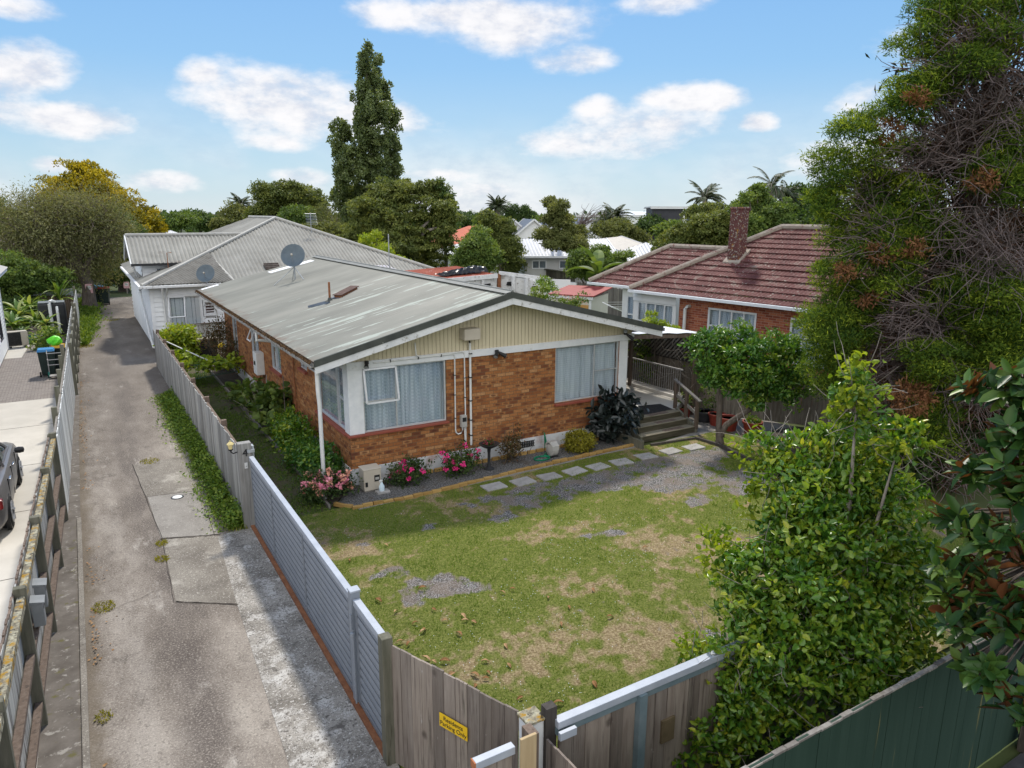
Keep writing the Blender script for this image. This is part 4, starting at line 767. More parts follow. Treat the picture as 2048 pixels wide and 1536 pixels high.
obj('top_rail',MB().bar((10.18,.14,1.41),(10.18,-.98,.95),.11,.045),'wood_grey',t,bevel=.005); obj('lower_rail',MB().bar((10.18,.05,.95),(10.18,-.86,.55),.035,.09),'wood_grey',t)
t=empty('balustrade',(10.7,2.8,.6),'brown metal balustrade with thin upright bars along the porch edge','balustrade')
a=np.array([11.20,.85,0]); b=np.array([10.98,5.6,0])
for z,nm in ((1.44,'top_rail'),(.66,'bottom_rail')): obj(nm,MB().bar(a+[0,0,z],b+[0,0,z],.045,.045),'rail_metal',t)
m=MB()
for i in range(1,48): p=a+(b-a)*i/48; m.tube([p+[0,0,.67],p+[0,0,1.42]],.009,5)
obj('bars',m,'rail_metal',t)
t=empty('pergola',(9.8,1.5,0),'porch shelter with a white corrugated roof on brown timber posts','pergola')
for x,y in ((10.90,3.05),(11.45,.60),(10.75,5.6)): obj('post',MB().box(x-.05,x+.05,y-.05,y+.05,.0 if y<1 else .5,2.42),'wood_brown',t,bevel=.005)
obj('beam',MB().bar((10.74,5.7,2.50),(11.50,.42,2.50),.07,.20),'wood_grey',t,bevel=.005); obj('rafter',MB().bar((8.45,.98,2.70),(11.5,.66,2.56),.05,.11),'wood_brown',t)
m=MB(); corr_poly(m,[(8.40,.95,2.82),(11.66,.60,2.64),(11.20,5.9,2.64),(8.40,5.9,2.82)],(-1,0,.055),.0762,.012,seg=6); obj('roof',m,'corr_white',t,smooth=True)
flood(11.18,1.80,2.44,'twin silver floodlight hanging from the porch beam',[(-.03,-.10,-.12),(.16,-.10,-.12)])
# ------------------------------------------------------------------ fences
def palings(mb,p,q,h,wd=.10,gap=.006,th=.018,jit=.02,z0=.03,off=(0,0),hfun=None,lean=.006):
    p=np.array(p,float);q=np.array(q,float); L=np.linalg.norm(q-p); d=(q-p)/L; n=np.array([-d[1],d[0]]); k=max(1,int(L/(wd+gap)))
    s=L/k
    for i in range(k):
        a=p+d*(i*s+gap/2)+np.array(off); b=p+d*((i+1)*s-gap/2)+np.array(off); o_=n*random.uniform(-.004,.004); hh=(hfun((i+.5)/k) if hfun else h)+random.uniform(-jit,jit); l=d*random.uniform(-lean,lean)
        c=[(*(a+o_),z0),(*(b+o_),z0),(*(b+o_+l),hh),(*(a+o_+l),hh)]; mb.extr(c,(*(n*th),0))
    return mb
def post(mb,x,y,h,w=.1): return mb.box(x-w/2,x+w/2,y-w/2,y+w/2,-.1,h)
# left fence, four runs
mat('wood_paint_dark',[(.26,.265,.255),(.42,.42,.40)],3,.9,.25,stretch=(7,7,.5),marks=[((.07,.055,.055),1.8,.52,.66,(7,7,.6))])
t=empty('timber_fence',(-5.86,-5,0),'lichen topped timber fence with its posts and rails showing to the drive','fence','runs of the fence along the left of the drive')
obj('palings',palings(MB(),(-6.325,-14),(-5.87,1.15),1.82,.125,.004,.018,.025),'wood_paint_dark',t)
PY=[1.24,-1.09,-3.48,-5.84,-8.2,-10.6,-13]
FX=lambda y: -5.75+.03*(y-1.24)
for y in PY: obj('post',MB().box(FX(y)-.13,FX(y),y-.05,y+.05,-.1,1.90),'wood_green_grey',t,bevel=.006)
for i in range(len(PY)-1):
    y1,y0=PY[i]-.052,PY[i+1]+.052
    obj('top_rail',MB().bar((FX(y0)-.055,y0,1.745),(FX(y1)-.055,y1,1.745),.085,.11),'lichen_top',t,bevel=.008); 
    for z in (.95,.28): obj('rail',MB().bar((FX(y0)-.055,y0,z+.035),(FX(y1)-.055,y1,z+.035),.085,.07),'wood_brown',t,bevel=.005)
obj('paling_tops',palings(MB(),(-6.328,-14),(-5.873,1.15),1.845,.125,.004,.024,.012,z0=1.79),'wood_brown',t)
t=empty('timber_fence',(-5.75,7,0),'pale smooth paling run of the left fence beside the paved yard','fence','runs of the fence along the left of the drive')
obj('palings',palings(MB(),(-5.76,1.3),(-5.56,13.2),1.72,.14,.004,.02),'wood_paint_white',t)
for y in (1.35,3.8,6.2,8.6,11.0,13.2): obj('post',MB().box(-5.92+.008*y,-5.80+.008*y,y-.05,y+.05,-.1,1.84),'wood_green_grey',t)
for z in (.3,1.0,1.6): obj('rail',MB().bar((-5.83,1.3,z),(-5.63,13.2,z),.05,.08),'wood_grey',t)
t=empty('timber_fence',(-5.55,19,0),'far left fence run with stepped posts beside the bins','fence','runs of the fence along the left of the drive')
obj('palings',palings(MB(),(-5.64,13.4),(-5.44,26),1.72,.14,.004,.02),'wood_paint_white',t)
for k in range(7):
    y=13.4+k*2.1; x=-5.52+.016*(y-13.4); obj('post',MB().box(x-.05,x+.05,y-.05,y+.05,-.1,1.86),'wood_green_grey',t)
    if k<6:
        for z in (.3,1.0,1.66): obj('rail',MB().bar((x,y+.05,z),(x+.03,y+2.05,z),.06,.09),'wood_green_grey',t)
t=empty('timber_fence',(-5.35,30,0),'weathered white end run of the left fence by the twisted tree','fence','runs of the fence along the left of the drive')
obj('palings',palings(MB(),(-5.36,26.2),(-5.2,34.6),1.75,.14,.004,.02),'wood_paint_white',t); obj('post',post(MB(),-5.3,34.6,1.95,.12),'wood_green_grey',t); obj('post',post(MB(),-5.42,26.2,1.9,.1),'wood_green_grey',t)
t=empty('timber_fence',(-7.2,35.3,0),'brown paling fence with a grey corrugated strip on top behind the yard plants','fence')
obj('palings',palings(MB(),(-9.6,35.4),(-5.25,35.0),1.35,.13,.004),'wood_brown',t); m=MB(); corr_poly(m,[(-9.6,35.38,1.42),(-5.4,35.0,1.42),(-5.4,35.0,1.78),(-9.6,35.38,1.78)],(0,0,1),.08,.012); obj('top_strip',m,'galvanised',t)
# drive-side fence of the house
t=empty('timber_fence',(-2.52,8,0),'long silver grey paling fence between the drive and the brick house','fence')
obj('palings',palings(MB(),(-2.56,-.92),(-2.60,17.2),1.56,.145,.004,.02,.03,lean=.012),'wood_silver',t)
for y in (1.6,4.1,6.6,9.1,11.6,14.1,16.8): obj('post',MB().box(-2.53,-2.42,y-.05,y+.05,-.1,1.60),'wood_brown',t)
for z in (.3,.85,1.4): obj('rail',MB().box(-2.53,-2.47,-.9,17.1,z,z+.08),'wood_brown',t)
gp=empty('gate_post',(-2.52,-1.02,0),'broad weathered post with a black house number at the end of the drive fence','post'); obj('post',MB().box(-2.66,-2.40,-1.12,-.94,-.1,1.80),'wood_silver',gp,bevel=.01)
def text(s,loc,size,mat_,par,rot,ext=.002,font=None,align='CENTER',sp=1.0):
    c=bpy.data.curves.new('lettering','FONT'); c.body=s; c.size=size; c.extrude=ext; c.align_x=align; c.align_y='CENTER'; c.space_line=sp
    o=bpy.data.objects.new('tmp',c); COL.objects.link(o); dg=bpy.context.evaluated_depsgraph_get(); me=bpy.data.meshes.new_from_object(o.evaluated_get(dg)); bpy.data.objects.remove(o)
    q=link('lettering',me,mat_,par); q.rotation_euler=rot; q.location=Vector(tuple(map(float,loc)))-wloc(par); return q
text('4',(-2.53,-1.128,1.60),.22,'paint_black',gp,(R(90),0,0),.006)
obj('doorbell',MB().box(-2.56,-2.50,-1.142,-1.12,1.28,1.40),'pvc_white',gp,bevel=.004); obj('doorbell_button',MB().lathe((-2.53,-1.144,1.33),[(.0,0),(.012,0),(.012,.004)],8),'dark_plastic',gp)
t=empty('wall_lantern',(-2.75,-1.0,1.7),'small black and amber lantern on the end post of the drive fence','lantern')
obj('bracket',MB().tube([(-2.66,-1.03,1.62),(-2.74,-1.03,1.60),(-2.78,-1.03,1.64),(-2.78,-1.03,1.70)],.014,6),'paint_black',t); obj('glass',MB().lathe((-2.78,-1.03,1.70),[(.035,0),(.055,.10)],6),'lamp_glass',t); obj('cap',MB().lathe((-2.78,-1.03,1.80),[(.075,0),(.05,.03),(.015,.05),(.01,.08)],6),'lamp_glass',t); obj('frame',MB().lathe((-2.78,-1.03,1.68),[(.02,-.02),(.045,.0),(.045,.02)],6),'paint_black',t)
# sliding gate
t=empty('sliding_gate',(-2.44,-4.3,0),'long grey louvred sliding gate between drive and lawn','gate')
ya,yb=-1.22,-7.36; GX=-2.44
mat('gate_shade_line',[(.085,.097,.117),(.12,.135,.155)],6,.7)  # dark tone of strips that stand in for the shade between gate slats
def louvre(y0,y1,z0,z1,x,par,pitch=.115):
    m=MB(); g=MB(); k=int((z1-z0)/pitch); h=(z1-z0)/k
    for i in range(k):
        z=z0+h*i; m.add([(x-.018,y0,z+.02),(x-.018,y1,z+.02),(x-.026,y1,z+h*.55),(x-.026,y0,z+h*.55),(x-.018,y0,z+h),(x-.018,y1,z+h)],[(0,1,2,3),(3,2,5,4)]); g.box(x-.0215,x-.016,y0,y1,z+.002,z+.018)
    p=obj('louvre_panel',m,'gate_grey',par); obj('slat_shade_lines',g,'gate_shade_line',p)
obj('frame',MB().box(GX-.03,GX+.03,yb,ya,.05,.13).box(GX-.03,GX+.03,ya-.06,ya,.131,1.46).box(GX-.03,GX+.03,yb,yb+.10,.131,1.46).box(GX-.034,GX+.032,-3.0,-2.94,.131,1.46).box(GX-.034,GX+.032,-5.1,-5.04,.131,1.46),mat('gate_frame',[(.155,.175,.205),(.20,.22,.25)],4,.45),t,bevel=.004)
obj('top_rail',MB().box(GX-.045,GX+.045,yb,ya,1.462,1.55),'gate_cap',t,bevel=.006)
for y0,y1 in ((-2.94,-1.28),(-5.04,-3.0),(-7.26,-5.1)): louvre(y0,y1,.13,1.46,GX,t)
obj('ground_track',MB().box(GX-.10,GX-.03,-8.6,-1.1,.0,.045),'rust',t); obj('roller_bracket',MB().box(GX+.05,GX+.09,-1.1,-.95,0,1.72).box(GX-.05,GX+.09,-1.15,-.93,1.60,1.66),'galvanised',t)
t=empty('pedestrian_gate',(-2.44,-8.0,0),'narrow grey louvred gate beside the sliding gate with a tall latch handle','gate')
obj('hinge_post',MB().box(GX-.06,GX+.06,-7.52,-7.40,-.1,1.62),'gate_grey',t,bevel=.004); obj('post_cap',MB().box(GX-.07,GX+.07,-7.53,-7.39,1.62,1.65),'gate_cap',t,bevel=.008)
obj('frame',MB().box(GX-.03,GX+.03,-8.55,-7.55,.05,.12).box(GX-.03,GX+.03,-7.63,-7.55,.121,1.46).box(GX-.03,GX+.03,-8.55,-8.47,.121,1.46),'gate_frame',t,bevel=.004); obj('top_rail',MB().box(GX-.045,GX+.045,-8.62,-7.55,1.462,1.55),'gate_cap',t,bevel=.006)
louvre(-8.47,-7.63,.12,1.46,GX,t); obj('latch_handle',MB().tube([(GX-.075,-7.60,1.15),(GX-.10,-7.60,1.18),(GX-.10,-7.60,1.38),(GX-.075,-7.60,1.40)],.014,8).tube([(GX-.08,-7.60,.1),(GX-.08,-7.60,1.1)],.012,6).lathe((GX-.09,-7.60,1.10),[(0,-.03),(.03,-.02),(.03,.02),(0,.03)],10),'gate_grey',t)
# front fence with the sign, its corner and the capped timber gate
t=empty('timber_fence',(-2.1,-9.6,0),'brown timber fence of wide boards with dark knots and a yellow sign','fence')
a=(-2.45,-8.72); b=(-1.80,-10.42)
obj('palings',palings(MB(),a,b,1.57,.152,.006,.022,.012,z0=.02),'wood_front',t); obj('post',MB().box(-2.55,-2.42,-8.74,-8.60,-.1,1.66),'wood_green_grey',t,bevel=.008)
for z in (.3,1.35): obj('rail',MB().bar((-2.36,-8.7,z),(-1.72,-10.38,z),.05,.09),'wood_brown',t)
dv=np.array([.65,-1.70,0]); dv/=np.linalg.norm(dv); nv=np.array([dv[1],-dv[0],0]); 
t2=empty('parking_sign',(-2.2,-9.6,0),'small yellow residents parking sign on the brown boards','sign')
c=np.array([-2.45,-8.72,.0])+dv*.98+nv*.022; pl=MB(); pts=[]
for sx,sz in ((-.20,-.082),(.20,-.082),(.20,.082),(-.20,.082)): pts.append(c+dv*sx+np.array([0,0,1.00+sz]))
pl.extr(pts,tuple(nv*.004)); obj('plate',pl,'sign_yellow',t2); ang=math.atan2(dv[1],dv[0])
text('Residents\nParking Only',c+nv*.0062+np.array([0,0,1.00]),.073,'paint_black',t2,(R(90),0,ang),.001,sp=.95)
t=empty('corner_post',(-1.72,-10.5,0),'white painted concrete corner post with lichen on its square top','post'); obj('post',MB().box(-1.80,-1.62,-10.62,-10.44,-.1,1.55),'worn_white',t,bevel=.012); obj('cap',MB().box(-1.815,-1.605,-10.635,-10.425,1.55,1.575),'lichen_top',t,bevel=.006)
t=empty('timber_board',(-1.95,-10.78,0),'fresh pale timber board nailed upright by the corner post','board'); obj('board',MB().box(-2.03,-1.86,-10.86,-10.83,-.1,1.66),'wood_new',t,bevel=.004); obj('backing_post',MB().box(-1.90,-1.81,-10.82,-10.66,-.1,1.62),'wood_brown',t)
t=empty('timber_gate',(.6,-10.7,0),'timber gate of brown boards with a pale steel cap along its top','gate')
obj('top_rail',MB().box(-2.45,-2.04,-10.78,-10.70,1.46,1.54),'gate_cap',t,bevel=.005); obj('top_rail',MB().box(-1.52,3.6,-10.72,-10.62,1.46,1.54),'gate_cap',t,bevel=.005); obj('end_cap',MB().box(-2.462,-2.45,-10.78,-10.70,1.46,1.54),mat('rust_bright',[(.35,.12,.05),(.45,.18,.08)],9,.9),t)
obj('frame',MB().box(-2.45,-2.39,-10.77,-10.71,.1,1.46),'gate_cap',t); mat('steel_teal',[(.12,.17,.19),(.18,.23,.25)],4,.5); obj('stile',MB().box(-.52,-.42,-10.75,-10.66,.05,1.46),'steel_teal',t); obj('stile',MB().box(2.0,2.1,-10.75,-10.66,.05,1.46),'steel_teal',t); obj('frame',MB().box(-1.52,3.6,-10.70,-10.66,1.38,1.459),'steel_teal',t)
obj('boards',palings(MB(),(-2.38,-10.75),(-2.06,-10.75),1.44,.15,.005,.02,.0),'wood_front',t); obj('boards',palings(MB(),(-1.5,-10.69),(-.53,-10.69),1.37,.15,.005,.02,.0),'wood_front',t); obj('boards',palings(MB(),(-.41,-10.69),(1.99,-10.69),1.37,.15,.005,.02,.0),'wood_front',t); obj('boards',palings(MB(),(2.11,-10.69),(3.6,-10.69),1.37,.15,.005,.02,.0),'wood_front',t)
obj('letter_slot',MB().box(-.16,.02,-10.72,-10.694,.72,1.0),mat('slot_brown',[(.10,.075,.04),(.16,.12,.07)],5,.8),t)
obj('latch_plate',MB().box(-1.55,-1.36,-10.80,-10.76,1.40,1.48),'gate_cap',t)
t=empty('timber_fence',(-1.6,-12,0),'low brown paling fence running out from the white corner post','fence'); obj('palings',palings(MB(),(-1.66,-10.72),(-1.60,-15),1.42,.15,.005,.022,.01,z0=.02),'wood_front',t); obj('rail',MB().box(-1.57,-1.50,-15,-10.7,1.1,1.2),'wood_brown',t); obj('post',MB().box(-1.62,-1.5,-10.66,-10.56,-.1,1.68),'wood_dark',t)
t=empty('timber_fence',(3,-12.2,0),'dark green painted paling fence with a ragged top under the citrus bush','fence'); obj('palings',palings(MB(),(-1.58,-12.25),(9.5,-12.25),1.8,.15,.002,.02,.012,z0=0),'green_fence',t); obj('capping',palings(MB(),(-1.58,-12.262),(9.5,-12.262),1.806,.15,.002,.045,.006,z0=1.785),'wood_grey',t)
obj('footpath',MB().slab([(-1.4,-12.4,.0),(12,-12.4,.0),(12,-18,.0),(-1.4,-18,.0)],.04),mat('asphalt_dark',[(.03,.03,.032),(.06,.06,.062)],5,.95,.3),kind='structure')
# letterboxes on the left fence
mat('box_grey',[(.17,.18,.185),(.23,.24,.245)],4,.5)
for i,(y,z,lab) in enumerate(((-4.75,1.40,'grey metal letterbox on the left fence, farther of two'),(-5.22,1.38,'grey metal letterbox on the left fence, nearer of two'))):
    x=FX(y); t=empty('letterbox',(x,y,z),lab,'letterbox','letterboxes on the left fence'); obj('box',MB().box(x-.05,x+.08,y-.10,y+.10,z-.32,z),'box_grey',t,bevel=.008); obj('lid',MB().extr([(x-.06,y-.11,z+.002),(x+.10,y-.11,z+.002),(x+.10,y-.11,z+.010),(x-.06,y-.11,z+.045)],(0,.22,0)),'box_grey',t); obj('slot',MB().box(x+.082,x+.086,y-.08,y+.08,z-.09,z-.06),'dark_plastic',t)
# right boundary fence with its trellis
t=empty('timber_fence',(11.9,1,0),'brown paling fence with a dark diagonal trellis top behind the porch','fence'); pa=(11.75,6.5); pb=(12.2,-.2); pc=(13.6,-2.2)
obj('palings',palings(MB(),pa,pb,1.50,.14,.005,.02,.01),'wood_tan',t); obj('palings',palings(MB(),pb,pc,1.62,.14,.005,.02,.01),'wood_tan',t); obj('palings',palings(MB(),pc,(15.5,-6),1.62,.14,.005,.02,.01),'wood_tan',t)
m=MB(); pa3=np.array([*pa,0]);pb3=np.array([*pb,0]); L=np.linalg.norm(pb3-pa3); dd=(pb3-pa3)/L
for i in range(-6,int(L/.16)):
    p=pa3+dd*(i*.16)+np.array([0,0,1.52]); q=p+dd*.8+np.array([0,0,.8]); 
    if i<0: s=-i*.16; p=p+dd*s+np.array([0,0,s])
    e=(i*.16+.8)-L
    if e>0: q=q-dd*e-np.array([0,0,e])
    if q[2]-p[2]>.05: m.bar(q if 0 else p,q,.03,.05)
obj('trellis_slats',m,'wood_grey',t); obj('trellis_backing',MB().extr([pa3+[.05,0,1.52],pb3+[.05,0,1.52],pb3+[.05,0,2.32],pa3+[.05,0,2.32]],(.02,0,0)),'wood_dark',t)
obj('trellis_frame',MB().bar(pa3+[0,0,2.36],pb3+[0,0,2.36],.06,.06).bar(pa3+[0,0,1.51],pb3+[0,0,1.51],.06,.05),'wood_dark',t)
# fence beside the villa
t=empty('timber_fence',(-.5,19.5,0),'pale grey paling fence closing the side garden by the weatherboard house','fence'); obj('palings',palings(MB(),(-1.75,19.55),(1.2,19.75),1.30,.15,.006,.02,.01),'wood_paint_white',t); obj('rail',MB().bar((-1.75,19.5,1.33),(1.2,19.7,1.33),.08,.03),'wood_brown',t)
# ------------------------------------------------------------------ weatherboard villa behind
def boards(mb,o,u,w,z0,z1,n,holes=(),hb=.21):
    o=np.array(o,float);u=np.array(u,float);n=np.array(n,float); k=max(1,round((z1-z0)/hb)); hb=(z1-z0)/k
    for i in range(k):
        a,b=z0+i*hb,z0+(i+1)*hb; cuts=[(0,w)]
        for h in holes:
            if h[2]<b-.01 and h[3]>a+.01:
                nc=[]
                for p,q in cuts:
                    if h[0]>p: nc.append((p,min(q,h[0])))
                    if h[1]<q: nc.append((max(p,h[1]),q))
                    if h[1]<=p or h[0]>=q: nc=[c for c in nc if c!=(p,min(q,h[0])) and c!=(max(p,h[1]),q)]+[(p,q)]
                cuts=[c for c in nc if c[1]-c[0]>1e-4]
        for p,q in cuts:
            A=o+u*p;B=o+u*q; e=n*.038; f=n*.004
            mb.poly([A+e+[0,0,a],B+e+[0,0,a],B+f+[0,0,b],A+f+[0,0,b]]); mb.poly([A+f*.5+[0,0,a],B+f*.5+[0,0,a],B+e+[0,0,a],A+e+[0,0,a]])
    return mb
VZ=3.05; VL=empty('weatherboard_villa',(4,27,0),'white weatherboard villa with a large grey corrugated hip roof behind the brick house','house')
VH=[(.72,2.05,1.12,2.50),(2.22,2.66,1.62,2.18)]
obj('wall',boards(boards(MB(),(-2.3,20.6,0),X_,3.3,.12,VZ-.1,nF,VH),(-2.3,34,0),-Y_,13.4,.12,VZ-.1,nL),'weatherboard',VL)
[obj('corner_board',m,'weatherboard',VL) for m in (MB().box(-2.32,-2.2,20.56,20.62,.05,VZ-.1),MB().box(.93,1.05,20.57,20.7,.05,VZ-.1),MB().box(-2.345,-2.322,20.57,20.75,.05,VZ-.1))]; obj('inner_wall',MB().box(-2.25,12,20.72,34,0,3.0),'wall_white',VL)
m=MB()
for a,b,z0,z1 in VH: m.box(-2.3+a-.1,-2.3+a,20.55,20.60,z0-.1,z1+.1).box(-2.3+b,-2.3+b+.1,20.55,20.60,z0-.1,z1+.1).box(-2.3+a,-2.3+b,20.55,20.60,z1,z1+.1).box(-2.3+a,-2.3+b,20.53,20.60,z0-.08,z0)
obj('window_surround',m,'white_trim',VL)
window(VL,(-2.3,20.6,0),X_,nF,.72,2.05,1.12,2.50,[1.36],{},.05,.06,curt='lace_grey'); window(VL,(-2.3,20.6,0),X_,nF,2.22,2.66,1.62,2.18,[],{0:[1.75,1.88,2.02]},.04,.06,curt=None,pane='glass_dark')
sh=MB(); p=np.array([-1.58,20.5,2.48]); up3=np.array([-.12,-.55,-.84]); up3/=np.linalg.norm(up3); obj('sash',sash(sh,p,X_,up3,.66,1.0,.04),'white_trim',VL)
m=MB(); A=(-2.65,20.15,VZ);B=(12.2,20.15,VZ);P=(4.9,27,5.93);Q=(4.9,34,5.93)
corr_poly(m,[A,B,P],(0,1,.42),.19,.030); corr_poly(m,[A,P,Q,(-2.65,36,VZ)],(1,0,.384),.19,.030); corr_poly(m,[B,(12.2,34,VZ),Q,P],(-1,0,.384),.19,.030); VR=obj('roof',m,'roof_villa',VL,smooth=True)
up=np.array([0,0,.045]); capm=MB()
for p,q in ((A,P),(B,P),(P,Q)): capm.tube([np.array(p)+up,np.array(q)+up],.085,8)
capm.tube([(.62,23.4,4.30),(1.25,20.2,VZ+.07)],.07,8); obj('ridge_cap',capm,mat('cap_villa',[(.33,.32,.29),(.42,.41,.38)],3,.7,marks=[((.2,.18,.15),5,.6,.7)]),VR)
obj('roof_sheet',corr_poly(MB(),[(9.2,20.2,VZ+.02),(10.1,20.2,VZ+.02),(9.2,21.3,VZ+.48),(8.3,21.3,VZ+.48)],(0,1,.42),.16,.016,lift=.02),mat('mauve_sheet',[(.40,.38,.43),(.48,.46,.50)],3,.5),VR)
m=MB(); corr_poly(m,[(-2.75,23.5,3.85),(2.2,23.5,3.85),(2.9,26,5.10),(-2.75,26,5.10)],(0,1,.5),.19,.030); corr_poly(m,[(-2.75,28.5,3.85),(2.2,28.5,3.85),(2.9,26,5.10),(-2.75,26,5.10)],(0,-1,.5),.19,.030); obj('wing_roof',m,'roof_villa',VL,smooth=True)
m=MB(); m.extr([(-2.80,23.45,3.86),(-2.80,26,5.14),(-2.80,26,4.98),(-2.80,23.45,3.72)],(.05,0,0)); m.extr([(-2.80,28.55,3.86),(-2.80,26,5.14),(-2.80,26,4.98),(-2.80,28.55,3.72)],(.05,0,0)); m.box(-2.78,-2.5,23.5,28.5,3.86,3.875) if 0 else None; obj('barge_board',m,'worn_white',VL)
m=MB(); m.tube([(-2.75,26,5.13),(2.9,26,5.13)],.08,8); obj('ridge_cap',m,'cap_villa',VL)
boards_=boards(boards(MB(),(-2.3,23.9,0),X_,5,2.6,3.8,nF,[(.6,1.6,3.05,3.6)]),(-2.3,28.2,0),-Y_,4.3,.12,3.85,nL); boards_.poly([(-2.3,23.9,3.8),(-2.3,28.2,3.8),(-2.3,26,4.95)]); obj('wing_wall',boards_,'weatherboard',VL)
window(VL,(-2.3,23.9,0),X_,nF,.6,1.6,3.05,3.6,[],{},.05,.03)
obj('gutter',MB().box(-2.72,1.25,20.03,20.15,VZ-.09,VZ+.02),'worn_white',VL,bevel=.01); obj('gutter',MB().box(-2.78,-2.66,20.16,34,VZ-.1,VZ+.01),'worn_white',VL,bevel=.01); obj('gutter',MB().box(-2.78,1.5,23.38,23.5,3.74,3.85),'dark_plastic',VL)
obj('downpipe',MB().tube([(-1.84,20.09,VZ-.1),(-1.84,20.3,2.7),(-1.80,20.52,2.4),(-1.78,20.52,1.2),(-1.70,20.52,.2)],.045,8),'pvc_white',VL,smooth=True); obj('downpipe',MB().tube([(-1.66,20.1,VZ-.1),(-1.66,20.52,2.6),(-1.62,20.52,1.0)],.035,8),'pvc_white',VL,smooth=True)
obj('downpipe',MB().tube([(-2.42,26,2.6),(-2.42,22,.7),(-2.42,20.6,.25),(-2.1,20.4,.16)],.05,8),'pvc_white',VL,smooth=True); obj('downpipe',MB().tube([(-2.7,23.5,3.7),(-2.4,24.4,2.9),(-2.4,26,2.2)],.05,8),'pvc_white',VL,smooth=True)
obj('plinth',MB().box(-2.34,1.0,20.64,20.75,-.05,.13),'concrete_grey',VL)
t=empty('roof_vent',(3.3,21.6,VZ+.62),'small dark louvred vent low on the villa roof','roof vent'); m=MB()
for i in range(3): m.box(2.95,3.65,21.2+i*.17,21.36+i*.17,VZ+.48+i*.08,VZ+.62+i*.08)
obj('louvres',m,mat('vent_brown',[(.06,.05,.045),(.14,.115,.10)],6,.8),t,bevel=.008)
dish((.05,20.1,2.72),0,.40,.62,'round grey satellite dish on a bent arm at the gutter of the weatherboard villa')
def antenna(base,h,label,n=6):
    t=empty('aerial',base,label,'aerial'); b=np.array(base,float); obj('mast',MB().tube([b,b+[0,0,h]],.02,6),'galvanised',t); m=MB()
    for i in range(n): m.tube([b+[-.3,-.04*i,h-.08*i-.05],b+[.3,-.04*i,h-.08*i-.05]],.012,4)
    obj('elements',m,'galvanised',t)
antenna((6.4,25.2,5.1),1.15,'spiky aerial standing on the right hip of the villa roof',8); t=empty('aerial',(9.05,20.4,3.2),'tall thin whip aerial at the far right of the villa roof','aerial'); obj('mast',MB().tube([(9.05,20.4,3.1),(9.05,20.4,5.2)],.03,6),'galvanised',t)
t=empty('aerial',(-1.2,23.3,3.2),'bent rod aerial in front of the raised villa wing','aerial'); obj('mast',MB().tube([(-1.2,23.2,3.1),(-1.2,23.2,4.35),(-1.0,23.2,4.36)],.02,6),'rust',t)
# ------------------------------------------------------------------ neighbour with the tiled roof
E0=np.array([14.0,6.85,0]); U2=np.array([.1390,-.9903,0]); V2=np.array([.9903,.1390,0]); Z1=np.array([0,0,1.])
L2=lambda u,v,z: E0+U2*u+V2*v+Z1*z
def hu(px,py,v=.5):
    d=ray(px,py); n=V2; o=L2(0,v,0); t=((o-CAM)@n)/(d@n); q=CAM+d*t; return (q-E0)@U2,q[2]
def tile_poly(mb,poly,updir,gauge=.33,pitch=.155,amp=.022,step=.045):
    P=np.array(poly,float); up=np.array(updir,float); n=np.cross(P[1]-P[0],P[2]-P[0]); n/=np.linalg.norm(n); n=n if n[2]>0 else -n
    v=up-n*(up@n); v/=np.linalg.norm(v); u=np.cross(v,n); a=(P-P[0])@u; b=(P-P[0])@v
    def span(y):
        xs=[]
        for i in range(len(P)):
            j=(i+1)%len(P)
            if (b[i]-y)*(b[j]-y)<=0 and abs(b[i]-b[j])>1e-9: xs.append(a[i]+(a[j]-a[i])*(y-b[i])/(b[j]-b[i]))
        return min(xs),max(xs)
    y=b.min()+1e-4; top=b.max()-1e-4
    while y<top-.03:
        y1=min(y+gauge,top); l0,h0=span(y); l1,h1=span(y1); k=max(3,int((h0-l0)/pitch*5)); vs=[]; off=random.uniform(-.008,.008)
        for i in range(k+1):
            f=i/k
            for yy,l,h,e in ((y,l0,h0,step),(y1,l1,h1,.0)):
                x=l0+(h0-l0)*f; x=min(max(x,l),h) if yy==y1 else x
                w=amp*abs(math.sin(math.pi*x/pitch))**.8; vs.append(P[0]+u*x+v*yy+n*(e+w+off))
            vs.append(vs[-2]-n*(step*.95))
        mb.add(vs,[(3*i,3*i+3,3*i+4,3*i+1) for i in range(k)]+[(3*i+2,3*i+5,3*i+3,3*i) for i in range(k)]); y=y1
    return mb
N2=empty('brick_house',tuple(L2(5,4,0)),'neighbouring red brick house with a lichen spotted dark red tiled hip roof','house')
ZE2=3.3; m=MB(); tile_poly(m,[L2(0,0,ZE2),L2(15,0,ZE2),L2(15,4,ZE2+2.43),L2(4,4,ZE2+2.43)],V2+Z1*.65); tile_poly(m,[L2(0,0,ZE2),L2(4,4,ZE2+2.43),L2(0,8,ZE2)],U2+Z1*.65); R2=obj('roof',m,'tile_red',N2,smooth=False)
obj('roof_back',MB().poly([L2(0,8,ZE2),L2(4,4,ZE2+2.43),L2(15,4,ZE2+2.43),L2(15,8,ZE2)]),'tile_red',N2)
m=MB(); m.tube([L2(-.05,-.05,ZE2+.08),L2(4,4,ZE2+2.51)],.115,8); m.tube([L2(4,4,ZE2+2.51),L2(15,4,ZE2+2.51)],.115,8); m.tube([L2(0,8,ZE2+.06),L2(4,4,ZE2+2.49)],.11,8); obj('ridge_tiles',m,'ridge_lichen',R2)
m=MB(); tile_poly(m,[L2(-3.3,1.0,ZE2),L2(.9,1.0,ZE2),L2(3.5,3.4,ZE2+1.55),L2(-.9,3.4,ZE2+1.55)],V2+Z1*.65); tile_poly(m,[L2(-3.3,1,ZE2),L2(-.9,3.4,ZE2+1.55),L2(-3.3,5.8,ZE2)],U2+Z1*.65); r3=obj('bay_roof',m,'tile_red',N2)
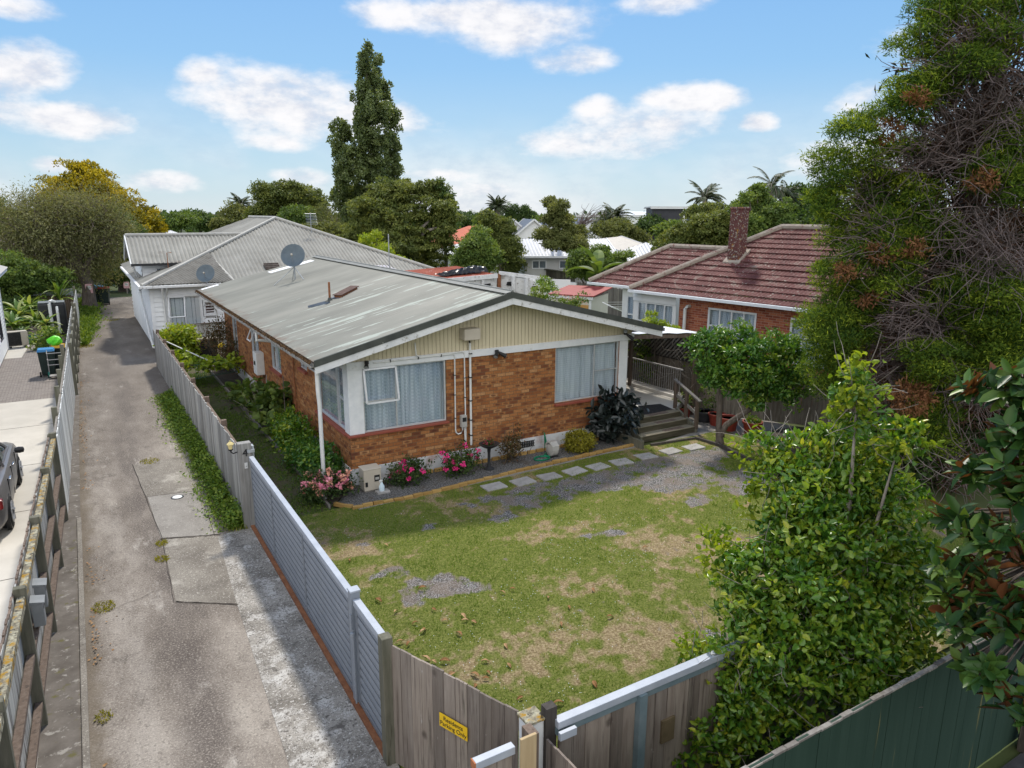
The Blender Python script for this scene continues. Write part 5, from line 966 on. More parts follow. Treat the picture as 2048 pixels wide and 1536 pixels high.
m=MB(); m.tube([L2(-3.35,.95,ZE2+.08),L2(-.9,3.4,ZE2+1.62)],.11,8); m.tube([L2(-.9,3.4,ZE2+1.62),L2(3.0,3.4,ZE2+1.62)],.11,8); obj('ridge_tiles',m,'ridge_lichen',r3)
ub,_=hu(1357,640); ua,_=hu(1277,600); w0,za=hu(1417,616); w1,zb=hu(1514,625); s0,zc=hu(1582,635)
ZT=2.93; HO=[(w0,w1,1.35,ZT-.02),(s0,s0+1.4,1.35,ZT-.02)]
o2=L2(0,.5,0); m=MB(); 
obj('wall',wall_holes(MB(),L2(ub,.5,0),U2,14-ub,ZE2-.12,[(a-ub,b-ub,c,d) for a,b,c,d in HO],-V2,.12,0),'brick_red',N2)
mat('lintel_brick',[(.20,.05,.03),(.33,.11,.055),(.40,.16,.07)],9,.85,lo=.4,hi=.6)
for a,b,c,d in HO:
    m=MB(); k=int((b-a)/.086)
    for i in range(k): m.extr([L2(a+i*.086+.006,.494,d+.005),L2(a+i*.086+.08,.494,d+.005),L2(a+i*.086+.08,.494,ZE2-.13),L2(a+i*.086+.006,.494,ZE2-.13)],tuple(-V2*.006))
    obj('lintel',m,'lintel_brick',N2)
def win2(a,b,z0,z1,n,v=.5,fr=.075): window(N2,L2(0,v,0),U2,-V2,a,b,z0,z1,[a+(b-a)*i/n for i in range(1,n)],{i:[z0+(z1-z0)*.36,z0+(z1-z0)*.70] if 0 else [z0+(z1-z0)*.58] for i in range(n)},fr,.02)
win2(w0,w1,1.35,ZT-.02,4); win2(s0,s0+1.4,1.35,ZT-.02,3)
# timber bay at the corner
obj('bay_wall',wall_holes(boards(MB(),L2(ua-.15,.36,0),U2,ub-ua+.1,2.86,ZE2-.12,-V2),L2(ua-.15,.38,0),U2,ub-ua+.1,2.86,[(.2,ub-ua,.95,2.86)],-V2,.05,0),'wall_white',N2); win2(ua+.05,ub-.15,.95,2.86,4,.38)
obj('bay_sill',MB().bar(L2(ua-.2,.33,.92),L2(ub,.33,.92),.12,.05),'white_trim',N2); obj('bay_side',MB().poly([L2(ua-.15,.36,0),L2(ua-.15,3,0),L2(ua-.15,3,ZE2-.1),L2(ua-.15,.36,ZE2-.1)]),'wall_white',N2)
fa,_=hu(1248,600,1.3); fb,_=hu(1281,600,1.3)
obj('bay_wall',wall_holes(MB(),L2(fa-.1,1.3,0),U2,-fa+.6,ZE2-.1,[(.25,-fa+.2,.95,2.9)],-V2,.05,0),'wall_white',N2); win2(fa+.15,.2,.95,2.9,3,1.3); obj('bay_side',MB().poly([L2(fa-.1,1.3,0),L2(fa-.1,5.5,0),L2(fa-.1,5.5,ZE2-.1),L2(fa-.1,1.3,ZE2-.1)]),'wall_white',N2)
obj('gutter',MB().bar(L2(-.08,-.06,ZE2-.03),L2(15,-.06,ZE2-.03),.12,.11),'white_trim',N2,bevel=.01); obj('gutter',MB().bar(L2(-3.4,.93,ZE2-.03),L2(.2,.93,ZE2-.03),.12,.11),'white_trim',N2,bevel=.01); obj('soffit',MB().poly([L2(-.05,-.0,ZE2-.1),L2(15,-.0,ZE2-.1),L2(15,.6,ZE2-.1),L2(-.05,.6,ZE2-.1)]).poly([L2(-3.3,1,ZE2-.1),L2(0,1,ZE2-.1),L2(0,1.5,ZE2-.1),L2(-3.3,1.5,ZE2-.1)]),'white_trim',N2)
pu,pz=hu(1377,617); obj('waste_pipe',MB().tube([L2(pu,.30,.2),L2(pu,.30,pz),L2(pu+.05,.34,pz+.1),L2(pu+.06,.5,pz+.1)],.065,10),'pvc_white',N2,smooth=True)
cu,cv=3.28,2.2; zb_=ZE2+cv*.61
ch=MB(); base=[L2(cu-.25,cv-.25,zb_-.5),L2(cu+.25,cv-.25,zb_-.5),L2(cu+.25,cv+.25,zb_-.5),L2(cu-.25,cv+.25,zb_-.5)]; ch.extr(base,(0,0,6.46-zb_+.5)); obj('chimney',ch,'chimney_paint',R2,bevel=.03)
obj('chimney_rim',MB().extr([L2(cu-.275,cv-.275,6.44),L2(cu+.275,cv-.275,6.44),L2(cu+.275,cv+.275,6.44),L2(cu-.275,cv+.275,6.44)],(0,0,.10)),'chimney_paint',R2,bevel=.03); obj('chimney_flashing',MB().extr([L2(cu-.36,cv-.36,zb_-.22),L2(cu+.36,cv-.36,zb_-.22),L2(cu+.36,cv+.36,zb_+.26),L2(cu-.36,cv+.36,zb_+.26)],(0,0,.09)),'ridge_lichen',R2)
# ------------------------------------------------------------------ houses further off
def house(label,c,ang,w,d,hw,kind,rh,wm,rm,wins=(),over=.4,z0=0,name='house',cat='house',gcol=None,ribs=True):
    """ridge along local x; front is local -y. wins: (side f/l/r, u, z, w, h)"""
    t=empty(name,(c[0],c[1],z0),label,cat,None,ang); x,y=w/2,d/2; m=MB(); m.box(-x,x,-y,y,0,hw)
    if kind=='gable': m.poly([(-x,-y,hw),(-x,y,hw),(-x,0,hw+rh)]); m.poly([(x,-y,hw),(x,y,hw),(x,0,hw+rh)])
    obj('wall',m,wm,t,local=True); X,Y=x+over,y+over; e=hw-rh*over/y; m=MB()
    f=(lambda p,u: corr_poly(m,p,u,.25,.018,seg=4)) if ribs else (lambda p,u: m.poly(p))
    if kind=='gable':
        f([(-X,-Y,e),(X,-Y,e),(X,0,hw+rh),(-X,0,hw+rh)],(0,1,.4)); f([(-X,Y,e),(X,Y,e),(X,0,hw+rh),(-X,0,hw+rh)],(0,-1,.4))
    elif kind=='hip':
        k=max(.02,X-Y); f([(-X,-Y,e),(X,-Y,e),(k,0,hw+rh),(-k,0,hw+rh)],(0,1,.4)); f([(-X,Y,e),(X,Y,e),(k,0,hw+rh),(-k,0,hw+rh)],(0,-1,.4)); f([(-X,-Y,e),(-X,Y,e),(-k,0,hw+rh)],(1,0,.4)); f([(X,-Y,e),(X,Y,e),(k,0,hw+rh)],(-1,0,.4))
    else: m.box(-X,X,-Y,Y,hw,hw+rh)
    obj('roof',m,rm,t,local=True)
    g=MB(); g.bar((-X,-Y-.05,e-.04),(X,-Y-.05,e-.04),.1,.14)
    if kind=='gable':
        for s in (-1,1): g.bar((s*X,-Y,e-.02),(s*X,0,hw+rh-.02),.06,.2); g.bar((s*X,Y,e-.02),(s*X,0,hw+rh-.02),.06,.2)
    obj('fascia',g,'white_trim',t,local=True)
    for s,u,z,ww,wh in wins:
        o_,ud,nn={'f':((0,-y,0),(1,0,0),(0,-1,0)),'l':((-x,0,0),(0,-1,0),(-1,0,0)),'r':((x,0,0),(0,1,0),(1,0,0))}[s]; o_=np.array(o_,float);ud=np.array(ud,float);nn=np.array(nn,float); q=lambda a,b,k: o_+ud*a+np.array([0,0,b])+nn*k
        m=MB(); a0,a1=u-ww/2,u+ww/2
        for a,b in (((a0,z),(a1,z)),((a0,z+wh),(a1,z+wh))): m.bar(q(*a,.02),q(*b,.02),.08,.07)
        for a in (a0,(a0+a1)/2,a1): m.bar(q(a,z,.02),q(a,z+wh,.02),.07,.08,nn)
        wo_=obj('window',m,'white_trim',t,local=True); obj('pane',MB().poly([q(a0,z,.012),q(a1,z,.012),q(a1,z+wh,.012),q(a0,z+wh,.012)]),mat('far_glass',[(.06,.075,.09),(.16,.20,.23)],1.5,.15,spec=.6) if 'far_glass' not in MATS else 'far_glass',wo_,local=True)
    return t
FA=lambda px: math.atan2(_h[0],_h[1])  # facing helper
face=-YAW
def hp(px,D): q=at(px,425,D); return (q[0],q[1])
house('distant house with a bright orange tiled roof left of the bushy trees',hp(945,80),face+.5,9,8,3.0,'hip',1.9,'wall_white','roof_orange',[('f',-2,.9,1.6,1.2)],ribs=False)
house('low white house with a pale ribbed hip roof in front of the orange roof',hp(985,66),face+.35,9.5,8,2.75,'hip',1.5,'wall_white','roof_pale',[('f',-2.5,.9,1.6,1.2),('f',2.2,.9,1.6,1.2)])
def gab(px,D,lab,w=4.6,hw=5.2,z0=-1.6):
    return house(lab,hp(px,D),face+math.pi/2+.12,9,w,hw,'gable',1.9,'wall_white','roof_slate',[('l',0,3.4,1.3,1.5),('l',-1.0,.9,1.2,1.5)],.25,z0,ribs=False)
gab(1018,100,'white townhouse gable left of the pair beyond the trees'); gab(1058,97,'white townhouse gable with slate roof and one upper window'); gab(1098,101,'white townhouse gable half hidden behind the tall leaning tree'); gab(1164,104,'white townhouse gable just right of the leaning tree'); gab(1200,102,'white townhouse gable next to the palm clump')
house('long pale weatherboard house with small high windows behind the mossy fence',hp(1122,57),face+.12,6.5,7,3.1,'gable',1.0,'wall_grey','roof_pale',[('f',-2.2,2.1,1.0,.55),('f',0,2.1,1.4,.55)],z0=.25)
house('cream house showing a broad low gable and beige roof',hp(1213,64),face+1.15,9,8.5,2.75,'gable',1.35,'wall_cream','roof_beige',[('l',1.5,1.4,.9,.8)],z0=.1)
house('pale grey house with a light hip roof just above the red tiled roof',hp(1296,50),face+.15,6.5,6.5,2.95,'hip',1.5,'wall_grey','roof_pale',[('f',-.2,1.35,1.25,1.1)],z0=-.05)
house('low white lean-to shed beside the pale grey house',hp(1258,49),face+.1,1.3,2,2.05,'flat',.08,'wall_white','roof_pale',[],.1)
t=house('dark modern box building with white corner panels on the skyline',hp(1352,105),face-.08,7.4,8,7.0,'flat',.18,'wall_dark','wall_grey',[('f',1.8,4.6,2.0,1.4)],.25); obj('white_panel',MB().box(.35,.75,-4.05,-4.0,2.5,7).box(3.0,3.7,-4.04,-4.0,1,6.6).box(.76,2.99,-4.05,-4.0,2.0,4.4),'wall_white',t,local=True)
house('long pale warehouse roof on the horizon with a teal end',hp(1272,175),face+.05,12,9,5.2,'gable',1.5,mat('wall_teal',[(.16,.30,.28),(.2,.35,.33)],2,.7),mat('roof_mist',[(.42,.47,.52),(.5,.55,.6)],2,.5),[],ribs=False)
house('flat white commercial roof on the horizon behind the dead branches',hp(1215,165),face,14,8,5.6,'flat',.3,'wall_white','wall_grey',[],.3)
house('small house with a brown tiled roof beside the palm clump',hp(1283,112),face+.3,6,6,3.3,'hip',1.4,'wall_cream','roof_brown',[],ribs=False)
house('small white roof peeping over the villa wing',hp(337,92),face+.6,4.2,5,3.2,'hip',1.0,'wall_white','roof_pale',[],.3)
house('white house with a mauve tiled roof at the left edge behind the weeping tree',hp(-40,62),face-.5,7.5,7,3.0,'hip',2.0,'wall_white',mat('tile_mauve',[(.13,.09,.11),(.19,.14,.16)],3,.8),[('r',-1.0,.9,1.8,1.3),('f',2.6,.9,1.3,1.3)],ribs=False)
house('white house front far right behind the dark trees',hp(1170,70),face,5,5,2.6,'flat',.15,'wall_white','roof_pale',[],.2)
# weatherboard house at the left edge
mat('roof_hip_dark',[(.13,.125,.11),(.215,.205,.185)],2,.8,marks=[((.10,.085,.07),6,.55,.7)])
obj('hip_sheet',corr_poly(MB(),[(-2.4,20.2,VZ+.025),(1.2,20.2,VZ+.025),(.62,23.4,VZ+1.37)],(-.55,1,.42),.13,.02,lift=.045),'roof_hip_dark',VR)
t=empty('weatherboard_house',(-10,20,0),'white weatherboard side of the house at the left edge of the yard','house')
LHW=[(13.9,15.3,.75,2.9)]
obj('wall',boards(boards(MB(),(-8.20,8,0),Y_,16.7,.1,3.6,X_,LHW,.16),(-12.2,24.7,0),X_,4,.1,3.6,Y_,(),.16),'weatherboard',t); obj('corner_board',MB().box(-8.24,-8.14,24.65,24.76,0,3.6),'white_trim',t); obj('gutter',MB().box(-8.20,-7.78,7,25.1,3.6,3.75),'white_trim',t); m=MB(); corr_poly(m,[(-7.73,7,3.76),(-7.73,25.1,3.76),(-12.8,25.1,5.6),(-12.8,7,5.6)],(-1,0,.4),.1,.012); obj('roof',m,'roof_slate',t)
window(t,(-8.20,8,0),Y_,X_,13.9,15.3,.75,2.9,[14.6],{},.06,.0,'wall_dark',None,pane='glass_dark'); obj('plinth',MB().box(-8.4,-8.18,8,24.7,-.1,.1),'concrete_grey',t)
# ------------------------------------------------------------------ derelict garage, small shed, clothes line, back fences
t=empty('derelict_garage',tuple(G(960,560,1.0)*[1,1,0]),'derelict garage with a rusty red iron roof and peeling white walls','garage')
g1=G(846,563,2.9);g2=G(993,549,3.15);g3=G(912,532,3.45);g4=g1+g3-g2
m=MB(); corr_poly(m,[g1,g2,g3,g4],g3-g2,.09,.014); m2=obj('roof',m,'rust_roof',t)
m=MB(); m.extr([g1*[1,1,0],g2*[1,1,0],g2-[0,0,.06],g1-[0,0,.06]],(.05,.08,0)); obj('wall',m,'peeling_white',t)
for f in (.25,.52,.80): obj('stud',MB().box(*(lambda p:(p[0]-.07,p[0]+.07,p[1]-.12,p[1]-.03,0,p[2]-.08))(g1+(g2-g1)*f)),'peeling_white',t)
obj('barge_board',MB().bar(g1+[-.1,-.12,-.06],g2+[0,-.12,-.06],.06,.22),'worn_white',t); q=g1+(g2-g1)*.62; obj('dark_gap',MB().extr([q+[-.05,-.06,-.62],q+(g2-g1)*.3+[-.05,-.06,-.62],q+(g2-g1)*.3+[-.05,-.06,-.42],q+[-.05,-.06,-.46]],(0,-.02,0)),'tarp',t); q=g1+(g2-g1)*.42; obj('dark_gap',MB().extr([q+[-.05,-.06,-.45],q+[.5,-.35,-.45],q+[.5,-.35,-.25],q+[.1,-.1,-.22]],(0,-.02,0)),'tarp',t)
h1=G(996,549,3.05);h2=G(1072,562,2.75);h3=G(1120,590,1.0); 
obj('broken_panel',MB().extr([h1*[1,1,0],h2*[1,1,0],h2,h1],(.04,.06,0)),'peeling_white',t); obj('broken_panel',MB().bar(h1+[0,-.1,.1],h2+[.6,-.5,.1],.08,.18),'worn_white',t); obj('broken_panel',MB().extr([h2*[1,1,0],h2*[1,1,0]+[1.4,-1.2,0],h2+[1.4,-1.2,.1],h2+[0,0,.1]],(.04,.06,0)),'wall_white',t)
for f in (.0,.38,.72): p=h1+(h2-h1)*f; obj('stud',MB().box(p[0]-.09,p[0]+.09,p[1]-.16,p[1]-.05,0,p[2]+.05),'worn_white' if f else 'rust',t)
for f in (.2,.85): p=h1+(h2-h1)*f; obj('dark_gap',MB().extr([p+[0,-.07,-.5],p+[.35,-.30,-.55],p+[.3,-.27,-.3],p+[.05,-.1,-.32]],(0,-.02,0)),'tarp',t)
obj('fallen_beam',MB().bar(G(1060,560,2.7),G(1153,568,2.6),.16,.14),'worn_white',t); obj('beam_post',MB().bar(G(1151,568,2.55),G(1151,568,2.55)*[1,1,0],.12,.12),'worn_white',t)
t=empty('black_tarpaulin',tuple(g1+(g2-g1)*.45+(g3-g2)*.15),'crumpled black tarpaulin lying on the rusty garage roof','tarpaulin'); c=g1+(g2-g1)*.30+(g3-g2)*.16; e=(g2-g1)/np.linalg.norm(g2-g1); f=(g3-g2)/np.linalg.norm(g3-g2)
vs=[];nx_,ny_=22,8
for i in range(nx_+1):
    for j in range(ny_+1): a=i/nx_;b=j/ny_; vs.append(c+e*(a*2.7)+f*(b*.9*(.4+.6*a))+Z1*(.05+.34*math.sin(math.pi*b)*(.25+.75*a)*(1-.3*(a>.9))+random.uniform(0,.09)))
obj('sheet',MB().add(vs,[(i*(ny_+1)+j,(i+1)*(ny_+1)+j,(i+1)*(ny_+1)+j+1,i*(ny_+1)+j+1) for i in range(nx_) for j in range(ny_)]),'tarp',t)
t=empty('garden_shed',tuple(at(1150,600,35)*[1,1,0]),'small cream shed with a flat red roof and an ochre door','shed'); s1=G(1062,577,2.15);s2=G(1186,584,2.15);s3=G(1118,572,2.35)
b0=at(1183,600,35); c0=np.array([b0[0],b0[1],0]); ed=(s1-s2)*[1,1,0]; ed/=np.linalg.norm(ed); e2=np.array([ed[1],-ed[0],0]); e2=e2 if e2@_h>0 else -e2
W_,D_=1.5,2.4; Hh=2.3
fr=lambda a,b,z: c0+ed*a+e2*b+Z1*z
obj('wall',MB().extr([fr(.02,.02,0),fr(W_*1.4,.02,0),fr(W_*1.4,D_,0),fr(.02,D_,0)],(0,0,Hh)),'wall_cream',t); obj('door',MB().extr([fr(.14,.01,.05),fr(.92,.01,.05),fr(.92,.01,1.95),fr(.14,.01,1.95)],tuple(-e2*.02)),'ochre_door',t); obj('corner_post',MB().extr([fr(0,0,0),fr(.12,0,0),fr(.12,0,Hh),fr(0,0,Hh)],tuple(-e2*.035)),'white_trim',t); obj('fascia',MB().bar(fr(-.1,-.06,Hh),fr(W_*1.4+.1,-.06,Hh),.05,.16),'white_trim',t); m=MB(); m.slab([fr(-.15,-.12,Hh+.12),fr(W_*1.4+.15,-.12,Hh+.12),fr(W_*1.4+.15,D_+.1,Hh+.32),fr(-.15,D_+.1,Hh+.32)],.05); obj('roof',m,'red_paint',t)
t=empty('rotary_clothesline',tuple(at(1254,600,34)*[1,1,0]),'white rotary clothes line standing beside the neighbour bay windows','clothesline'); b=at(1254,600,34)*[1,1,0]; obj('pole',MB().tube([b,b+[0,0,2.0]],.03,8),'pvc_white',t)
for k in range(4):
    a=k*math.pi/2+.35; p=b+[1.35*math.cos(a),1.35*math.sin(a),2.15]; obj('arm',MB().tube([b+[0,0,1.75],p],.02,6),'pvc_white',t)
m=MB()
for f in (.4,.6,.8,1):
    pts=[b+[1.35*f*math.cos(k*math.pi/2+.35),1.35*f*math.sin(k*math.pi/2+.35),1.75+.4*f] for k in range(5)]; m.tube(pts,.008,4)
obj('lines',m,'pvc_white',t)
t=empty('timber_fence',tuple(G(1150,575,0)*[.9,.9,0]),'long grey back fence of narrow palings behind the sheds','fence'); q0=G(1070,551,1.75);q1=G(1275,583,1.75); obj('palings',palings(MB(),q0[:2],q1[:2],1.75,.12,.012,.02,.03),'wood_grey',t); obj('rail',MB().bar(q0*[1,1,0]+[.1,.1,1.3],q1*[1,1,0]+[.1,.1,1.3],.05,.09),'wood_grey',t)
t=empty('timber_fence',tuple(at(1085,540,56)*[1,1,0]),'dark mossy fence below the pale house with small windows','fence'); q0=at(1022,525,58);q1=at(1150,536,50); obj('palings',palings(MB(),q0[:2],q1[:2],2.3,.16,.01,.03,.04),mat('wood_moss',[(.06,.055,.045),(.12,.115,.085)],2,.95,stretch=(3,3,.6),marks=[((.10,.12,.05),1.2,.55,.7)]),t); obj('rail',MB().bar(q0*[1,1,0]+[-.1,-.1,2.3],q1*[1,1,0]+[-.1,-.1,2.3],.1,.08),'wood_moss',t)
# ------------------------------------------------------------------ car
C=empty('parked_car',(-7.62,2.9,0),'dark bronze sedan parked on the pale concrete beside the left fence','car')
def loft(rings): 
    m=MB(); n=len(rings[0]); m.add([p for r in rings for p in r],[(i*n+k,i*n+(k+1)%n,(i+1)*n+(k+1)%n,(i+1)*n+k) for i in range(len(rings)-1) for k in range(n)]+[tuple(range(n))[::-1],tuple((len(rings)-1)*n+k for k in range(n))]); return m
def sec(y,hw,z0,zs,zb,zt,tw): # body section, half widths
    R_=[(hw*.90,z0),(hw*.985,z0+.12),(hw,zs),(hw*.985,zb-.1),(hw*.93,zb),(tw,zt)]; return [(-7.62+a,y,z) for a,z in R_]+[(-7.62-a,y,z) for a,z in R_[::-1]]
y0=.42; bd=[(0,.72,.38,.55,.86,.90,.60),(.12,.84,.28,.55,.98,1.0,.70),(.5,.89,.22,.55,1.02,1.05,.74),(1.2,.91,.19,.55,1.0,1.02,.74),(2.4,.915,.19,.55,.97,.98,.74),(3.3,.91,.19,.55,.95,.97,.76),(3.9,.90,.20,.55,.91,.95,.74),(4.5,.87,.24,.52,.80,.86,.66),(4.78,.78,.32,.5,.68,.72,.56),(4.86,.62,.38,.5,.60,.62,.5)]
obj('body',loft([sec(y0+s,*q) for s,*q in bd]),'car_paint',C,smooth=True,bevel=0)
gh=[(.62,.70,1.03,1.06,.64),(1.15,.76,1.0,1.34,.58),(1.6,.78,1.0,1.42,.57),(2.3,.79,.98,1.44,.57),(2.8,.78,.97,1.40,.56),(3.62,.74,.95,.99,.62)]
obj('windows',loft([[(-7.62+w_,y0+s,zb-.02),(-7.62+tw,y0+s,zt),(-7.62-tw,y0+s,zt),(-7.62-w_,y0+s,zb-.02)] for s,w_,zb,zt,tw in gh]),mat('car_glass',[(.012,.02,.018),(.02,.03,.028)],2,.06,spec=.7),C)
rf=[(.62,1.06,.66),(1.15,1.345,.60),(1.6,1.43,.59),(2.3,1.45,.59),(2.8,1.41,.58)]; m=MB(); m.add([(-7.62+k*tw,y0+s,zt+.008+.02*(1-k*k)) for s,zt,tw in rf for k in (-1,-.5,0,.5,1)],[(i*5+j,i*5+j+1,(i+1)*5+j+1,(i+1)*5+j) for i in range(4) for j in range(4)]); obj('roof_panel',m,'car_paint',C,smooth=True)
for s_ in (1,-1):
    pl=MB()
    for (a,b) in (((.66,.70,1.03),(1.12,.595,1.345)),((2.02,.79,.99),(1.95,.60,1.45)),((3.60,.745,.955),(2.82,.59,1.41)),((1.15,.60,1.35),(2.8,.595,1.415)),((.7,.74,1.02),(3.6,.765,.965)),((1.28,.76,1.01),(1.32,.60,1.38))): pl.bar((-7.62+s_*a[1],y0+a[0],a[2]),(-7.62+s_*b[1],y0+b[0],b[2]),.05,.05)
    obj('pillar',pl,'car_paint',C); obj('sill_trim',MB().bar((-7.62+s_*.755,y0+.75,1.03),(-7.62+s_*.78,y0+3.5,.975),.012,.02),'chrome',C)
    x=-7.62+s_*.925
    for yy in (1.55,2.55): obj('door_handle',MB().bar((x-s_*.005,y0+yy-.1,.86),(x-s_*.005,y0+yy+.1,.86),.03,.035),'chrome',C,bevel=.006)
    for yy in (1.32,2.22,3.30): obj('door_seam',MB().bar((x-s_*.022,y0+yy,.30),(x-s_*.022,y0+yy-.03,.93),.02,.012),'paint_black',C)
    mr=obj('wing_mirror',MB().lathe((0,0,0),[(0,-.1),(.075,-.08),(.095,0),(.08,.08),(0,.1)],12,1,1).tf(Matrix.Translation((-7.62+s_*1.03,y0+3.02,1.03))@Matrix.Rotation(R(90),4,'Y')@Matrix.Diagonal((.8,.75,1,1))),'paint_black',C,smooth=True)
    for yy in (.98,3.83):
        c=np.array([-7.62+s_*.84,y0+yy,.325]); w_=obj('wheel',MB().tube([c-[s_*.10,0,0],c+[s_*.085,0,0]],[.32,.32],28),'tyre',C,bevel=.02); q=MB()
        for k in range(5): a=k*2*math.pi/5; q.bar(c+[s_*.088,0,0],c+[s_*.088,.20*math.cos(a),.20*math.sin(a)],.02,.07,(1,0,0)) 
        q.lathe((0,0,0),[(.19,-.012),(.225,-.012),(.225,.012),(.19,.012)],28).v; n_=28*4
        ring=[(c[0]+s_*.088+b,c[1]+a_*math.cos(t_),c[2]+a_*math.sin(t_)) for (a_,b) in ((.19,-.01),(.225,-.01),(.225,.01),(.19,.01)) for t_ in [2*math.pi*k/28 for k in range(28)]]
        q.v[-n_:]=ring; obj('rim',q,'alloy',w_); obj('arch',MB().tube([c-[s_*.02,0,0],c+[s_*.066,0,0]],[.37,.37],28),'paint_black',C)
    obj('tail_lamp',MB().box(-7.62+s_*.80-.09,-7.62+s_*.80+.09,y0+.0,y0+.16,.72,.92),'tail_red',C,bevel=.03); obj('head_lamp',MB().box(-7.62+s_*.66-.14,-7.62+s_*.66+.14,y0+4.62,y0+4.80,.58,.72),'chrome',C,bevel=.03)
# ------------------------------------------------------------------ bins, trolley, tank
def bin_(loc,rz_,lid,label,s=1.0,group='wheelie bins'):
    t=empty('wheelie_bin',loc,label,'wheelie bin',group,rz_); b=[(-.22,-.26,.06),(.22,-.26,.06),(.22,.22,.06),(-.22,.22,.06)]; tp=[(-.28,-.34,.98),(.28,-.34,.98),(.28,.30,.98),(-.28,.30,.98)]
    m=MB().add([(x*s,y*s,z*s) for x,y,z in b+tp],[(3,2,1,0),(0,1,5,4),(1,2,6,5),(2,3,7,6),(3,0,4,7)]); obj('body',m,'bin_green',t,local=True,bevel=.02)
    l=MB().add([(x*s,y*s,z*s) for x,y,z in [(-.30,-.37,.985),(.30,-.37,.985),(.30,.36,.985),(-.30,.36,.985),(-.26,-.30,1.06),(.26,-.30,1.06),(.26,.30,1.08),(-.26,.30,1.08)]],[(3,2,1,0),(4,5,6,7),(0,1,5,4),(1,2,6,5),(2,3,7,6),(3,0,4,7)]); obj('lid',l,lid,t,local=True,bevel=.015)
    obj('handle',MB().tube([(-.2*s,.36*s,.98*s),(-.2*s,.42*s,.98*s),(.2*s,.42*s,.98*s),(.2*s,.36*s,.98*s)],.016,6),'bin_green',t,local=True)
    for q in (-1,1): obj('wheel',MB().tube([(q*.24*s,.25*s,.1*s),(q*.29*s,.25*s,.1*s)],.1*s,14),'tyre',t,local=True)
    return t
bin_((-6.42,17.5,0),R(180),'lid_blue','wheelie bin with a blue lid behind the garden trolley'); bin_((-5.98,18.2,0),R(180),'lid_yellow','wheelie bin with a yellow lid under the bright green bag')
t=empty('garden_bag',(-6.05,18.0,1.1),'bright lime green bag lying on the yellow bin lid','bag'); vs=[]
for j,(z,s_) in enumerate(((1.09,.8),(1.18,1.05),(1.30,1.0),(1.40,.6),(1.44,.2))):
    for k in range(10): a=k*.628; vs.append((-6.1+.25*s_*math.cos(a)*random.uniform(.85,1.1),18.1+.22*s_*math.sin(a)*random.uniform(.85,1.1),z+random.uniform(-.02,.03)))
obj('bag',MB().add(vs,[(j*10+k,j*10+(k+1)%10,(j+1)*10+(k+1)%10,(j+1)*10+k) for j in range(4) for k in range(10)]+[tuple(range(40,50))]),'bag_green',t)
t=empty('garden_trolley',(-6.1,16.9,0),'pale metal trolley with green wheels standing in front of the bins','trolley'); m=MB()
for x in (-6.38,-5.9): m.tube([(x,16.9,.05),(x,17.0,1.0),(x,17.05,1.05)],.016,6)
for z in (.55,.75,1.0): m.tube([(-6.38,16.85,z),(-6.38,16.62,z),(-5.9,16.62,z),(-5.9,16.85,z)],.016,6)
m.box(-6.38,-5.9,16.6,16.95,.10,.125); obj('frame',m,'rail_metal',t); 
for x in (-6.40,-5.88): obj('wheel',MB().tube([(x-.03,16.95,.12),(x+.03,16.95,.12)],.12,14),'pot_green',t)
for i,(x,y,l,la) in enumerate(((-4.35,43.6,'lid_blue','blue lidded wheelie bin at the back of the far group by the tree'),(-3.95,43.0,'lid_blue','blue lidded wheelie bin second from the back of the far group'),(-4.1,42.3,'lid_blue','blue lidded wheelie bin in the middle of the far group'),(-3.6,41.7,'lid_red','red lidded wheelie bin at the front of the far group'))): bin_((x,y,0),R(170),l,la,1.12)
t=empty('water_tank',(-6.3,28.3,0),'slim black water tank with two white pipes in the neighbour yard','water tank'); obj('body',MB().box(-6.95,-5.75,27.9,28.9,0,1.72),'tank_black',t,bevel=.10)
obj('lid_rim',MB().box(-6.93,-5.77,27.92,28.88,1.721,1.75),mat('tank_top',[(.10,.115,.12),(.16,.175,.18)],5,.6),t,bevel=.01)
obj('pipe',MB().tube([(-6.42,27.6,.15),(-6.42,27.7,1.72),(-6.40,27.75,1.82),(-6.3,27.8,1.85),(-6.2,27.95,1.76)],.075,10),'pvc_white',t,smooth=True); obj('pipe',MB().tube([(-6.12,27.55,.2),(-6.12,27.7,1.35),(-6.12,27.8,1.5),(-6.12,27.95,1.5)],.065,10),'pvc_white',t,smooth=True)
def sign(loc,label,post=True,ang=0,w=.3,h=.3,z=1.1):
    t=empty('warning_sign',loc,label,'sign',None,ang); obj('plate',MB().box(-w/2,w/2,-.02,0,z-h/2,z+h/2),'sign_pink',t,local=True)
    obj('notice',MB().box(-w*.3,w*.3,-.024,-.021,z-h*.1,z+h*.3),'wall_white',t,local=True); m=MB().box(-w*.22,w*.22,-.027,-.0245,z+h*.02,z+h*.07).box(-w*.22,w*.16,-.027,-.0245,z+h*.14,z+h*.19); obj('notice_lines',m,'dark_plastic',t,local=True)
    if post: obj('post',MB().box(-.05,.05,0,.08,0,z-h*.2),'wood_grey',t,local=True)
q=at(178,577,55); sign((q[0],q[1],0),'pale pink sign fixed to the trunk of the twisted tree',False,-.1,.42,.6,q[2]); q=at(253,570,64); sign((q[0],q[1],0),'small pink sign on a post at the edge of the far lawn',True,-.2,.42,.5,q[2])
